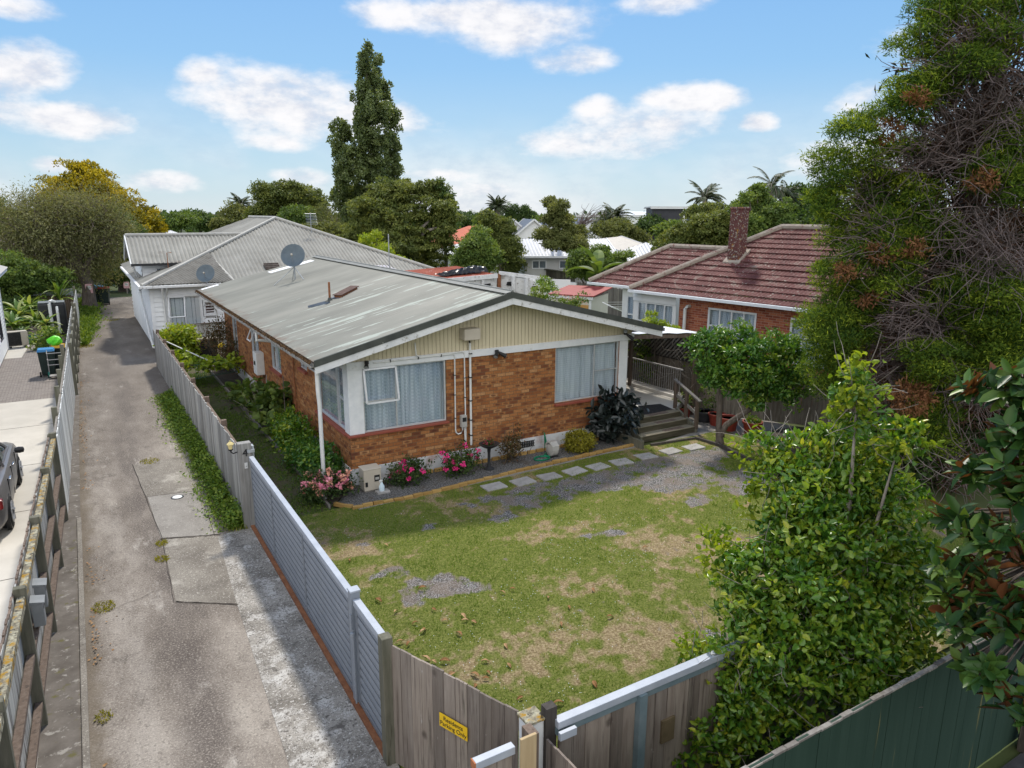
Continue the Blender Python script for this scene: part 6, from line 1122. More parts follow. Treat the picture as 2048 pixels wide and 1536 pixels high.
# ------------------------------------------------------------------ front garden things
t=empty('meter_cabinet',(.27,-.45,0),'beige steel cabinet standing at the house corner beside the roses','cabinet'); obj('body',MB().box(.07,.49,-.60,-.26,.06,.56),'plastic_beige',t,bevel=.02); obj('lid',MB().box(.06,.50,-.61,-.25,.56,.585),'plastic_beige',t,bevel=.01); obj('window_recess',MB().box(.32,.45,-.606,-.601,.27,.42),'dark_plastic',t); obj('dial',MB().box(.34,.43,-.612,-.607,.31,.37),'reel_grey',t); obj('outlet_port',MB().box(.10,.16,-.606,-.601,.17,.28),'dark_plastic',t); obj('base_block',MB().box(.08,.47,-.58,-.28,.02,.06),'concrete_grey',t)
t=empty('paver_block',(.46,-.76,.03),'small dark paver carrying the spray bottle','paver'); obj('block',MB().box(.30,.60,-.86,-.66,.02,.08),'stone_slab',t,bevel=.012)
t=empty('spray_bottle',(.43,-.76,.08),'clear blue spray bottle standing on a paver beside the beige cabinet','bottle'); obj('bottle',MB().lathe((.43,-.76,.08),[(.0,0),(.055,.0),(.06,.05),(.055,.12),(.028,.17),(.02,.21)],16,1.15,.8),'soap',t,smooth=True); obj('trigger_head',MB().box(.375,.455,-.775,-.745,.30,.34).bar((.43,-.76,.285),(.43,-.76,.32),.03,.03).bar((.385,-.76,.30),(.40,-.76,.245),.013,.013),'pvc_white',t,bevel=.005)
t=empty('bird_bath',(3.32,-.62,.03),'dark pedestal bowl planted with red flowers','bird bath'); obj('pedestal',MB().lathe((3.32,-.62,.03),[(.14,0),(.14,.03),(.055,.07),(.04,.16),(.036,.42),(.05,.54),(.08,.58)],20),'tank_black',t,smooth=True); obj('bowl',MB().lathe((3.32,-.62,.60),[(.02,-.02),(.12,.0),(.21,.05),(.25,.09),(.26,.10),(.24,.10),(.20,.08),(.0,.06)],28),'tank_black',t,smooth=True)
foliage('bowl_plants',[((3.31,-.61,.71),(.15,.14,.07))],30,10,.03,.05,.03,'leaf_dark',t,shell=(.1,1)); foliage('bowl_flowers',[((3.29,-.64,.74),(.13,.12,.05))],16,7,.025,.03,.026,'petal_red',t)
t=empty('hose_reel',(5.22,-.60,.03),'grey rounded hose reel housing on the gravel by the house wall','hose reel'); K=.68; hx,hy,hz=5.12,-.62,.22
obj('housing',MB().tube([(hx,hy,hz),(hx+.02,hy,hz),(hx+.19,hy,hz),(hx+.21,hy,hz)],[.14,.165,.165,.14],28),'reel_grey',t,smooth=True)
hood=[(-.25,.02),(-.24,.20),(-.08,.32),(.12,.32),(.24,.20),(.26,.04),(.20,.04),(.17,.17),(.09,.26),(-.06,.26),(-.18,.17),(-.20,.02)]
obj('hood',MB().extr([(hx-.005,hy+a*.72,hz+b*.72) for a,b in hood],(.22,0,0)),'reel_grey',t,bevel=.01); obj('foot',MB().box(hx-.01,hx+.24,-.73,-.51,.03,.075),'dark_plastic',t)
t=empty('garden_hose',(5.0,-.5,.05),'bright green garden hose hanging from the tap and coiled on the gravel','hose'); pts=[(5.32,-.1,.46),(5.33,-.14,.30),(5.30,-.16,.12),(5.26,-.2,.45),(5.29,-.14,.54),(5.32,-.2,.3),(5.28,-.32,.10),(5.25,-.45,.16),(5.24,-.56,.25)]
obj('hose',MB().tube(pts,.016,7).tube([(4.86+.20*math.cos(a*.45)*(1+.04*a/6),-.68+.15*math.sin(a*.45),.055+.012*(a//14)) for a in range(0,30)]+[(5.05,-.5,.06),(5.14,-.48,.10)],.016,7),'hose_green',t,smooth=True)
P0=[(-.73,-.89),(-.36,-1.34),(.6,-1.37),(1.62,-1.36),(3.3,-1.22),(4.86,-1.09),(6.5,-1.03),(7.74,-1.01)]
def along(P,s):
    for a,b in zip(P[:-1],P[1:]):
        L=math.dist(a,b)
        if s<=L: f=s/L; return np.array([a[0]+(b[0]-a[0])*f,a[1]+(b[1]-a[1])*f]),math.atan2(b[1]-a[1],b[0]-a[0])
        s-=L
    return np.array(P[-1]),math.atan2(P[-1][1]-P[-2][1],P[-1][0]-P[-2][0])
tot=sum(math.dist(a,b) for a,b in zip(P0[:-1],P0[1:])); k=int(tot/.235); first=None
for i in range(k):
    c,a=along(P0,(i+.5)*tot/k)
    if first is None:
        first=obj('edging_brick',MB().box(-.112,.112,-.045,.045,0,.085),'edging_brick',bevel=.008); e=first
    else: e=first.copy(); COL.objects.link(e)
    e.location=(c[0],c[1],.012+random.uniform(-.012,.012)); e.rotation_euler=(R(random.uniform(-6,6)),R(random.uniform(-4,4)),a+R(random.uniform(-4,4)))
    tag(e,'ochre brick laid end to end along the outer edge of the front garden bed','edging brick','ochre edging bricks of the front bed')
first=None
for i in range(22):
    c,a=along([(1.2,-.13),(7.2,-.13)],(i+.5)*6.0/22)
    if first is None: first=obj('edging_brick',MB().box(-.112,.112,-.04,.04,0,.085),'edging_brick',bevel=.008); e=first
    else: e=first.copy(); COL.objects.link(e)
    e.location=(c[0],c[1],.03); e.rotation_euler=(0,0,a+R(random.uniform(-4,4))); tag(e,'ochre brick in the inner row laid tight against the white foundation','edging brick','ochre bricks of the inner row along the foundation')
obj('bed_edge',MB().bar((-.36,-1.42,-.0),(7.74,-1.10,-.0),.06,.08),'concrete_grey',kind='structure')
ST=[(1.75,-1.72,'sunken dark stepping slab nearly covered by grass at the left end of the row'),(2.84,-1.72,'large pale stepping slab nearest the roses'),(3.6,-1.78,'stepping slab second after the sunken one, with grass at its corner'),(4.34,-1.82,'stepping slab straight out from the flower bowl'),(5.09,-1.83,'stepping slab straight out from the hose reel'),(5.8,-1.86,'stepping slab just before the yellow green ball shrub'),(6.53,-1.88,'stepping slab straight out from the dark rubber plant'),(7.39,-1.85,'clean pale stepping slab by the end of the brick edging'),(8.25,-1.87,'pale stepping slab in front of the porch steps'),(9.04,-1.93,'last pale stepping slab beside the dark timber edging')]
sb=None
for i,(x,y,la) in enumerate(ST):
    if sb is None: sb=obj('stepping_slab',MB().box(-.27,.27,-.20,.20,-.03,.035),'stone_slab',bevel=.01); e=sb
    else: e=sb.copy(); COL.objects.link(e)
    e.location=(x,y,-.012 if i==0 else .012); e.rotation_euler=(R(random.uniform(-1.5,1.5)),R(random.uniform(-1.5,1.5)),R(random.uniform(-5,8))); tag(e,la,'stepping slab','stepping slabs along the front bed')
obj('bed_timber',MB().bar((7.62,-.25,.14),(7.72,-1.35,.14),.09,.24),'wood_green_grey',kind='structure',bevel=.01)
t=empty('drain_cover',(-3.64,1.36,.0),'small white round drain cover set in the drive patch','drain cover'); obj('cover',MB().lathe((-3.64,1.36,.008),[(.0,.014),(.10,.014),(.105,.008)],20),'pvc_white',t); obj('ring',MB().lathe((-3.64,1.36,.008),[(.106,.006),(.135,.010),(.14,.0)],20),'dark_plastic',t)
def pot(loc,r,h,m,label):
    t=empty('plant_pot',loc,label,'plant pot','pots along the right fence' if loc[0]>5 else None); x,y,z=loc; obj('pot',MB().lathe((x,y,z),[(r*.72,0),(r*.95,h*.85),(r*1.06,h*.86),(r*1.06,h),(r*.92,h),(r*.88,h*.86),(0,h*.84)],22),m,t,smooth=True); obj('soil',MB().lathe((x,y,z+h*.86),[(0,.004),(r*.87,.004)],16),'soil',t); return t
PT=[(pot((10.95,.45,0),.24,.36,'pot_red','red plastic pot behind the porch handrail'),.3,.5,'leaf_mid'),(pot((11.25,-.12,0),.30,.34,'pot_black','black tub with a spindly green plant by the right fence'),.35,.75,'leaf_mid'),(pot((11.28,-.62,0),.25,.36,'pot_red','red pot left of the two stems of the small tree'),.0,0,None),(pot((11.20,-1.18,0),.29,.40,'pot_red','larger red pot seen between the stems of the small tree'),.0,0,None),(pot((11.45,-1.85,0),.28,.40,'pot_red','red pot with low green growth right of the small tree'),.22,.12,'leaf_weed')]
for t,r,h,m in PT:
    if m:
        x,y,_=t.location; foliage('plant',[((x,y,.34+h*.5),(r*.8,r*.8,h*.5+.03))],22,9,.05,.09,.04,m,t,'l'); strokes('stems',np.stack([np.array([[x,y,.3],[x+rng.normal()*.08,y+rng.normal()*.08,.3+h*.6],[x+rng.normal()*.16,y+rng.normal()*.16,.3+h]]) for _ in range(7)]),.008,.004,'twig',t)
q=G(66,686); pot((q[0],q[1],0),.26,.36,'pot_green','teal green pot among the striped plants in the neighbour yard'); q=G(84,686); pot((q[0],q[1],0),.28,.34,'reel_grey','grey pot next to the teal pot in the neighbour yard')
# ------------------------------------------------------------------ vegetation
def LP(D,ls,depth=1.0,shrink=1.0):
    out=[]
    for q in ls:
        px,py,rx,ry=q[:4]; d=D+(q[4] if len(q)>4 else rng.uniform(-.06,.06)*D*.5); c=at(px,py,d); s=np.linalg.norm(c-CAM)/FPX; s*=shrink; out.append((c,(rx*s,(rx+ry)/2*s*depth,ry*s)))
    return out
def tree(label,D,ls,base,m,ncl,per,spread,L,Wd,r=.25,name='tree',cat='tree',bark='bark',group=None,hang=0,shell=(.6,1.05),depth=1.0,kind='q',upn=.5,tw=0,tips=None,jit=.9,puff=None,pz=.62,sk=.77):
    lob=LP(D,ls,depth,sk); shell=(shell[0]*.85,shell[1]*1.14); b=np.array(base,float) if base is not None else np.array([*lob[0][0][:2],0.])
    t=empty(name,b,label,cat,group); pf=spread*1.35 if puff is None else puff; foliage('crown',lob,int(ncl*.42) if pf else ncl,int(per*3.6) if pf else per,spread,L*.60,Wd*.66,m,t,kind,shell,hang,upn,jit,puff=pf,pz=pz)
    obj('trunk',limbs(b,[c for c,_ in lob][:tips or 14],r),bark,t,smooth=True)
    if tw: strokes('bare_twigs',np.concatenate([twigs(c,q,int(tw),max(q)*.9) for c,q in lob]),.012*r/.25,.004,'twig',t)
    return t
def gb(px,D): q=at(px,425,D); return (q[0],q[1],0)
tree('big grey green weeping tree leaning over the far end of the drive',56,[(65,470,62,58),(130,445,75,55),(195,440,55,45),(100,510,88,48),(195,495,58,52),(150,545,62,26),(70,420,48,24),(225,470,35,45),(150,415,55,24),(30,505,35,40)],G(180,617),'leaf_grey',2300,24,.46,.30,.085,.42,hang=.5,bark='bark',tw=90,shell=(.3,1.2),puff=0,sk=.9)
tree('golden yellow conical tree on the left skyline',78,[(162,360,28,22),(172,378,52,28),(150,400,48,25),(215,415,48,30),(190,440,60,35),(250,440,45,28),(280,458,35,20),(230,470,60,30),(120,400,34,26),(165,346,20,14),(300,462,20,14),(240,425,34,22)],gb(190,78),'leaf_gold',1300,24,.5,.42,.2,.4,hang=-.2,depth=.9,sk=.98)
tree('dark green tree between the golden tree and the villa',66,[(225,455,40,35),(235,505,42,40),(228,540,40,24),(250,550,26,18),(250,480,30,30)],gb(230,66),'leaf_dark',800,22,.5,.4,.2,.35)
tree('clipped dense evergreen hedge bush behind the corrugated topped fence',52,[(25,555,45,40),(70,560,45,35),(110,570,35,28),(45,585,60,25)],gb(60,52),'leaf_mid',800,24,.3,.24,.14,.25,name='hedge',cat='hedge')
tree('small dark conifer top at the left edge of the skyline',85,[(-2,430,16,26),(-4,455,24,20)],gb(-3,85),'leaf_dark',160,18,.5,.5,.2,.3)
# poplar: steep upright lobes
tree('tall dark poplar towering over the rooftops',70,[(733,112,10,20),(730,140,18,28),(752,140,12,24),(740,175,26,30),(765,190,20,30),(728,205,24,32),(750,230,40,38),(782,245,24,34),(725,262,26,30),(745,290,45,42),(785,300,27,36),(690,272,18,26),(680,300,20,30),(700,320,28,36),(690,352,30,34),(740,345,52,40),(785,345,24,36),(686,395,28,40),(720,400,44,42),(770,390,40,38),(705,435,40,32),(745,440,45,32),(672,258,10,12),(720,236,14,14)],gb(738,70),'leaf_poplar',2600,18,.30,.34,.24,.2,hang=-.6,shell=(.3,1.0),puff=.32,pz=1.9,sk=.68,bark='bark',upn=.1,tips=12)
tree('broad spreading pohutukawa with layered green crown behind the villa',54,[(800,392,62,30),(852,385,45,24),(742,425,48,34),(875,425,42,38),(795,440,72,38),(725,470,42,40),(800,490,80,42),(872,475,42,40),(760,515,70,35),(850,520,55,35),(890,450,28,40),(700,500,40,35),(770,400,50,30)],gb(810,54),'leaf_pohutukawa',2000,26,.34,.30,.16,.55,bark='bark_pale',shell=(.55,1.05),upn=.8)
tree('thin airy tree with small tufts beside the pohutukawa crown',56,[(880,375,16,12),(895,395,16,12),(872,398,15,12),(908,412,12,9),(900,440,14,14),(882,425,18,14)],gb(888,56),'leaf_dark',130,20,.25,.26,.15,.16,shell=(.4,1.1))
tree('round dark green dome tree on the skyline left of the poplar',82,[(533,398,28,28),(575,388,45,22),(618,405,36,26),(555,428,50,25),(600,432,48,25),(630,430,30,22),(520,440,30,20)],gb(575,82),'leaf_pohutukawa',1100,22,.5,.42,.22,.5,upn=.8)
tree('lower yellowish domed tree in front of the skyline dome',72,[(600,440,38,24),(625,448,34,24),(575,452,30,18)],gb(605,72),'leaf_mid',420,20,.45,.36,.2,.3,upn=.7)
tree('grey twiggy half bare tree behind the villa ridge',62,[(650,440,26,34),(668,455,30,28),(635,462,26,22)],gb(652,62),'leaf_olive',150,18,.4,.28,.14,.3,bark='bark_pale',tw=110)
tree('olive green tree rising just behind the villa roof peak',56,[(690,480,40,32),(660,478,38,26),(625,470,34,20),(720,500,35,26),(640,495,40,22)],gb(680,56),'leaf_olive',700,20,.4,.32,.18,.3)
tree('bright green sapling with upright shoots near the right hip of the villa',44,[(735,500,16,20),(752,480,9,16),(730,485,8,14),(770,505,22,18),(745,520,30,18),(790,530,30,16)],gb(755,44),'leaf_bright',260,14,.25,.24,.12,.12,name='sapling',hang=-.3)
tree('dense bushy green tree left of the leaning tree, lower of two',46,[(952,503,30,34),(935,522,28,24),(975,515,26,28),(958,475,18,20),(948,538,36,16)],gb(955,46),'leaf_mid',1000,22,.3,.26,.14,.3)
tree('taller lighter tree behind the dense bushy one',52,[(985,447,18,16),(1008,458,18,20),(1003,490,22,30),(1022,500,18,28),(1020,530,24,20),(972,436,10,9),(990,468,20,16)],gb(1005,52),'leaf_pohutukawa',850,22,.32,.28,.15,.3)
tree('tall leaning tree with open crown over the pale houses',48,[(1100,408,12,12),(1112,424,16,15),(1098,440,13,12),(1130,445,15,14),(1088,470,20,11),(1120,476,26,14),(1152,466,16,16),(1158,490,14,14),(1103,492,17,9),(1125,415,6,11),(1140,497,20,9)],G(1128,545)*[.93,.93,0],'leaf_olive',900,20,.26,.26,.13,.34,bark='bark',shell=(.3,1.05))
t=empty('bare_tree',gb(1165,75),'leafless branching tree standing out against the sky right of the leaning tree','tree'); b=at(1158,470,75); pa=[]
for k in range(34):
    a=b+np.array([0,0,rng.uniform(0,1.2)]); e=at(1160+rng.uniform(-12,55),405+rng.uniform(0,35),75+rng.uniform(-2,2)); mdl=(a+e)/2+rng.normal(size=3)*.25+[0,0,.2]; pa.append(np.stack([a,(a+mdl)/2,mdl,(mdl+e)/2+rng.normal(size=3)*.1,e]))
strokes('branches',np.stack(pa),.05,.012,'twig',t); obj('trunk',MB().tube([np.array(gb(1158,75)),b+[0,0,.6]],[.2,.1],7),'bark_pale',t)
tree('loose dark green fruit tree beside the banana plant',41,[(1165,522,24,22),(1198,510,18,18),(1232,525,20,14),(1180,543,32,15),(1152,540,15,16),(1225,542,20,12),(1252,508,7,6)],gb(1190,41),'leaf_mid',620,20,.24,.26,.12,.2)
def fronds(name,c,n,L,m,parent,arch=.9,w=.5,per=26,e0=.2,e1=1.3,lw=.05):
    """pinnate palm fronds from a centre"""
    P=[];T=[];Nn=[];Ls=[];mid=[]
    for i in range(n):
        a=rng.uniform(0,6.28); el=rng.uniform(e0,e1); p=np.array(c,float); d=np.array([math.cos(a)*math.cos(el),math.sin(a)*math.cos(el),math.sin(el)]); path=[p]; ln=L*rng.uniform(.75,1.1)
        for k in range(per):
            d=d+np.array([0,0,-arch*1.6/per]); d/=np.linalg.norm(d); p=p+d*ln/per; path.append(p)
            f=(k+1)/per; s=np.cross(d,[0,0,1.]); s/=np.linalg.norm(s)+1e-6
            for sg in (-1,1): P.append(p); T.append(s*sg*.8+d*.6+np.array([0,0,-.25])); Nn.append(np.cross(s,d)+rng.normal(size=3)*.3); Ls.append(L*w*.42*math.sin(math.pi*min(1,.12+f*.86))+.02)
        idx=np.linspace(0,per,6).astype(int); mid.append(np.array(path)[idx])
    P=np.array(P);T=np.array(T);V,F,k=leaf_arrays(P,T,np.array(Nn),np.array(Ls),lw,'q',droop=.2); V=V-np.array(wloc(parent)); link(name,npmesh(name,V,F,4,rng.uniform(0,1,len(P))),m,parent)
    return mid
def palm(label,px,py,D,L,n,tr=.22,arch=.9,m='leaf_palm'):
    c=at(px,py,D); t=empty('palm_tree',(c[0],c[1],0),label,'palm'); mid=fronds('crown',c,n,L,m,t,arch,lw=.05*D/40); strokes('frond_stems',np.stack(mid),.03,.01,'bark_pale',t); obj('trunk',MB().tube([(c[0],c[1],0),(c[0]+.1,c[1],c[2]*.5),c],[tr*1.4,tr,tr*.9],9),'bark_pale',t,smooth=True)
palm('feathery palm top rising behind the yellow green tree',1410,398,58,1.9,26); palm('tall palm with arching fronds above the tiled roof ridge',1543,375,56,2.2,24,arch=1.1); palm('second lower palm tucked beside the tall arching palm',1570,398,58,1.8,20,arch=1.1); palm('stout round headed palm on the skyline by the conifers',996,416,130,3.0,46,.5); palm('tiny distant palm right of the golden tree',295,428,125,2.4,34,.3); palm('fan like palm in the clump left of the dark building',1228,438,84,2.6,40,.4,1.0); palm('shaggy palm just left in the same clump',1210,448,82,2.2,30,.4); palm('wispy palm top behind the dome tree to its left',482,412,90,2.4,22,.2,1.1)
tree('shrubby mixed tree under the palm clump',78,[(1225,465,32,18),(1255,470,30,20),(1240,452,26,14),(1275,480,22,14),(1205,462,20,16)],gb(1240,78),'leaf_olive',560,18,.4,.36,.2,.25)
tree('yellow green rounded tree left of the chimney',47,[(1335,492,26,22),(1362,474,28,24),(1396,440,26,24),(1420,425,28,18),(1410,462,42,32),(1448,445,32,28),(1375,495,55,32),(1440,490,44,34),(1335,505,34,24),(1420,520,50,22),(1465,470,24,34)],gb(1400,47),'leaf_pohutukawa',1700,22,.27,.26,.15,.4)
tree('open topped tree right of the chimney with upright tufts',46,[(1515,385,18,14),(1500,405,24,18),(1525,415,34,24),(1560,425,28,22),(1485,432,22,22),(1540,445,45,26),(1505,460,36,28),(1570,450,24,20),(1498,392,10,8),(1478,410,9,6),(1465,420,8,6)],gb(1525,46),'leaf_mid',900,20,.24,.25,.14,.3,shell=(.4,1.08))
tree('bluish dark green tree at the right skyline beside the cypress',64,[(1600,392,22,18),(1620,410,34,28),(1645,400,18,20),(1590,420,24,20),(1635,440,40,24),(1600,445,40,20)],gb(1620,64),'leaf_dark',700,20,.4,.36,.2,.35)
tree('round green tree on the skyline above the small white roof',112,[(352,445,28,14),(375,440,22,12),(335,452,20,10)],gb(355,112),'leaf_mid',300,18,.6,.5,.28,.3)
tree('darker long crowned tree behind the round skyline tree',125,[(395,440,32,14),(420,448,22,12),(370,438,18,10)],gb(400,125),'leaf_dark',300,18,.6,.55,.3,.3)
tree('grey green bushy tree left of the villa roof peak',88,[(470,430,26,18),(490,445,34,20),(450,450,24,14),(505,425,14,12),(480,460,40,14)],gb(475,88),'leaf_olive',480,18,.5,.42,.22,.3)
for px,py,rx,ry,la in ((1016,428,7,20,'narrow dark conifer, left of the pair behind the townhouses'),(1030,430,8,20,'narrow dark conifer, right of the pair behind the townhouses'),(1050,424,7,10,'dark conifer tip just right of the conifer pair'),(1062,434,14,9,'low spreading dark conifer at the right of the conifer group')): tree(la,150,[(px,py-ry*.5,rx*.5,ry*.5,0),(px,py,rx*.8,ry*.6,0),(px,py+ry*.6,rx,ry*.6,0)],gb(px,150),'leaf_dark',90,18,.6,.6,.25,.4,group='skyline conifers')
for px,py,rx,ry,D,m,la in ((940,440,34,12,135,'leaf_dark','dark rounded tree on the skyline above the orange roof'),(975,442,24,12,120,'leaf_mid','lighter rounded tree on the skyline beside the stout palm'),(915,436,20,10,140,'leaf_dark','dark tree on the skyline at the edge of the pohutukawa'),(1085,446,22,10,125,'leaf_mid','green tree on the skyline behind the slate townhouses'),(320,442,14,8,130,'leaf_dark','small dark tree on the skyline near the tiny palm'),(435,446,18,9,130,'leaf_olive','low olive tree on the skyline left of the villa ridge'),(1180,452,18,8,125,'leaf_mid','low green tree on the skyline between the townhouses'),(1300,448,16,10,100,'leaf_dark','dark little tree in front of the dark modern building'),(1345,458,22,10,85,'leaf_mid','green bush below the white panels of the dark building'),(850,450,60,12,120,'leaf_dark','dark tree line crown behind the pohutukawa')): tree(la,D,[(px,py,rx,ry,0),(px-rx*.5,py+ry*.6,rx*.7,ry,0),(px+rx*.6,py+ry*.5,rx*.7,ry,0)],gb(px,D),m,170,18,.7,.6,.3,.3)
# far wood along the horizon: one mass
n=26000; a=rng.uniform(-1.1,1.9,n); D=rng.uniform(170,420,n); hh=(1.6+4.6*vnoise(a*D*.05,D*.05,1,61))*np.clip(D/300,.85,1.1); P=np.stack([CAM[0]+np.sin(a)*D,CAM[1]+np.cos(a)*D,hh*rng.uniform(.0,1,n)**.6],1)
V,F,k=leaf_arrays(P,rvec(n),rvec(n)*.5+[0,-.5,.5],3.2,2.0,'q'); o=link('far_trees',npmesh('far_trees',V,F,4,rng.uniform(0,.8,n)),'leaf_dark'); o['kind']='stuff'; tag(o,None)
n=9000; cl=at(700,500,60); a=rng.uniform(-.25,1.35,n); D=rng.uniform(36,120,n); P=np.stack([CAM[0]+np.sin(a)*D,CAM[1]+np.cos(a)*D,rng.uniform(0,1.6,n)],1); k=((P[:,0]>16)&(D>45))|(P[:,1]>60); P=P[k]
V,F,k=leaf_arrays(P,rvec(len(P)),rvec(len(P))*.5+[0,-.3,.6],.5,.32,'q'); o=link('undergrowth',npmesh('undergrowth',V,F,4,rng.uniform(0,.9,len(P))),'leaf_mid'); o['kind']='stuff'
# shrubs by the sheds and in the yards
tree('yellow green upright shrub between the house gable and the sheds',31,[(1080,580,10,18),(1092,570,10,18),(1102,588,12,16),(1072,600,10,10),(1092,605,18,12)],gb(1092,31),'leaf_stripe',90,12,.14,.24,.07,.06,name='shrub',cat='shrub',hang=-.5)
t=tree('loose shrub with a few orange flowers in front of the cream shed',30,[(1125,608,14,8),(1148,606,12,10),(1165,598,8,9),(1140,614,20,7)],gb(1145,30),'leaf_mid',60,12,.14,.16,.08,.06,name='shrub',cat='shrub'); foliage('flowers',LP(30,[(1130,600,16,10),(1155,600,14,12)]),10,8,.04,.07,.06,'petal_salmon',t)
t=tree('low yellow flowering plant between the gable end and the bay windows',25,[(1300,650,14,14),(1320,655,20,10),(1345,660,14,6),(1300,632,8,12)],gb(1318,25),'leaf_bright',90,12,.12,.16,.07,.04,name='shrub',cat='shrub')
def banana(c,label,L=2.0):
    t=empty('banana_plant',(c[0],c[1],0),label,'banana plant'); obj('stem',MB().tube([(c[0],c[1],0),c],[.12,.07],8),'bark_pale',t); mb=MB()
    for a,el in ((.3,.5),(1.2,.25),(2.1,.6),(2.9,1.25),(3.9,.9),(4.6,.35),(5.6,.8),(.9,1.1)):
        d=np.array([math.cos(a)*math.cos(el),math.sin(a)*math.cos(el),math.sin(el)]); p=np.array(c,float); s=np.cross(d,[0,0,1.]); s/=np.linalg.norm(s); vs=[]
        for k in range(9):
            f=k/8; w=.34*math.sin(math.pi*min(1,.08+f*.9))*L/2; up_=np.cross(s,d); vs+=[p-s*w+up_*w*.35,p,p+s*w+up_*w*.35]; d=d+np.array([0,0,-.14]); d/=np.linalg.norm(d); p=p+d*L/8
        mb.add(vs,[(3*k+i,3*k+3+i,3*k+4+i,3*k+1+i) for k in range(8) for i in (0,1)])
    m=obj('leaves',mb,None,t); a=m.data.attributes.new('v','FLOAT','FACE'); a.data.foreach_set('value',rng.uniform(.3,.9,len(m.data.polygons)).astype(np.float32)); m.data.materials.append(MATS['leaf_mid'])
banana(at(1195,548,39),'banana plant with long arching leaves behind the back fence')
# lime shrub, climbing rose, vines and low shrubs along the drive side
t=empty('lime_shrub',(-1.95,17.6,0),'lime green shrub with pinkish tips spilling over the far end of the paling fence','shrub'); foliage('crown',[((-1.62,17.4,1.10),(.60,.55,.42)),((-1.40,17.3,.80),(.52,.5,.42)),((-1.9,17.4,.85),(.36,.45,.38))],330,18,.13,.15,.085,'leaf_bright',t); foliage('flowers',[((-1.7,17.4,1.2),(.5,.45,.35))],26,8,.05,.05,.04,'petal_pink',t); obj('trunk',limbs((-1.9,17.7,0),[(-1.9,17.6,1.2),(-1.6,17.5,.9),(-2.2,17.6,1.0)],.05),'bark',t)
t=empty('climbing_rose',(-.5,14.6,0),'dark climbing rose bush with sparse leaves and one yellow bloom by the side wall','rose bush'); lob=[((-.35,14.6,1.55),(.5,.5,.7)),((-.3,14.0,.9),(.5,.55,.55)),((-.15,13.5,.6),(.35,.6,.4)),((-.75,14.9,1.3),(.4,.35,.3))]; foliage('foliage',lob,190,16,.14,.085,.05,'leaf_reddish',t,shell=(.2,1.1)); strokes('canes',twigs((-.45,14.5,.3),(.4,.5,.3),26,2.2,6,.3,-.25,.2),.012,.004,'bark',t); foliage('bloom',[((-.55,13.8,1.25),(.06,.06,.05))],8,7,.02,.06,.05,'petal_yellow',t); strokes('white_arch',np.array([[[-.28,15.6,0],[-.28,15.6,1.5],[-.35,15.5,2.4],[-.7,15.3,2.75],[-.9,15.1,2.6]]]),.025,.02,'pvc_white',t)
def bigleaf(name,lob,n,per,sp,L,W_,m,t,**k): return foliage(name,lob,n,per,sp,L,W_,m,t,'l',**k)
t=empty('squash_vine',(-.45,7.6,0),'broad leaved vine scrambling up stakes against the brick side wall','vine'); bigleaf('leaves',[((-.45,6.0,.6),(.36,.7,.55)),((-.3,5.2,.95),(.22,.4,.4)),((-.5,7.6,.5),(.40,.7,.42)),((-.55,9.0,.4),(.45,.7,.35)),((-.5,4.8,.35),(.36,.5,.35))],110,9,.12,.20,.19,'leaf_mid',t,upn=1.2,shell=(.5,1.05)); strokes('stakes',np.array([[[-.3,5.0,0],[-.28,5.1,.8],[-.25,5.2,1.7]],[[-.5,6.5,0],[-.45,6.7,.8],[-.35,6.9,1.4]]]),.02,.015,'wood_grey',t); strokes('stems',twigs((-.45,6.5,.3),(.3,1.5,.3),30,1.0,5,.4,-.4),.012,.006,'bark_pale',t)
t=empty('grape_vine',(-1.2,12.5,0),'bright green vine lying along a low wire frame inside the paling fence','vine'); bigleaf('leaves',[((-1.75,12.8,.88),(.45,.55,.12)),((-1.15,12.2,.85),(.6,.4,.10)),((-.55,12.2,.85),(.4,.4,.14)),((-2.0,13.9,.95),(.3,.6,.14))],62,7,.12,.17,.16,'leaf_bright',t,upn=1.8); m=MB()
for i in range(22): x=-1.75+i*.075; m.tube([(x,12.0+.03*i,.40),(x,12.0+.03*i,.92)],.008,4)
m.tube([(-1.8,12.0,.92),(-.1,12.65,.92)],.012,5); m.tube([(-1.8,12.0,.42),(-.1,12.65,.42)],.012,5); obj('wire_frame',m,mat('wire_green',[(.05,.12,.08),(.09,.18,.13)],5,.5),t); obj('support_pole',MB().bar((-2.3,15.4,1.3),(-1.25,12.3,.98),.03,.03),'pvc_white',t)
def shrub(label,lob,m,n,per,sp,L,W_,name='shrub',cat='shrub',kind='l',stem=.03,**k):
    b=np.mean([c for c,_ in lob],0)*[1,1,0]; t=empty(name,b,label,cat); foliage('foliage',lob,n,per,sp,L,W_,m,t,kind,**k); obj('stems',limbs(b,[c for c,_ in lob],stem),'bark',t); return t
shrub('low glossy evergreen shrub at the front corner under the downpipe',[((-.52,.9,.42),(.45,.55,.45)),((-.6,1.6,.42),(.42,.5,.42)),((-.6,.45,.3),(.35,.4,.3))],'leaf_lemon',230,14,.09,.09,.05)
shrub('taller evergreen shrub with yellow tips beside the side wall window',[((-.55,2.8,.5),(.40,.5,.5)),((-.55,3.5,.55),(.40,.5,.48)),((-.75,2.3,.32),(.3,.35,.28))],'leaf_citrus',240,14,.09,.09,.05)
n=11000; y=rng.uniform(-1.1,11.5,n); w_=.20+.26*vnoise(y,y*0,.7,71); x=-2.62-np.abs(rng.normal(size=n))*w_*.75; z=rng.uniform(0,1,n)**1.4*.34*np.clip(1-(-2.62-x)/.75,0.1,1)*(.4+1.1*vnoise(x,y,1.2,77)); k=vnoise(x,y,.8,79)>.34; P=np.stack([x,y,z],1)[k]
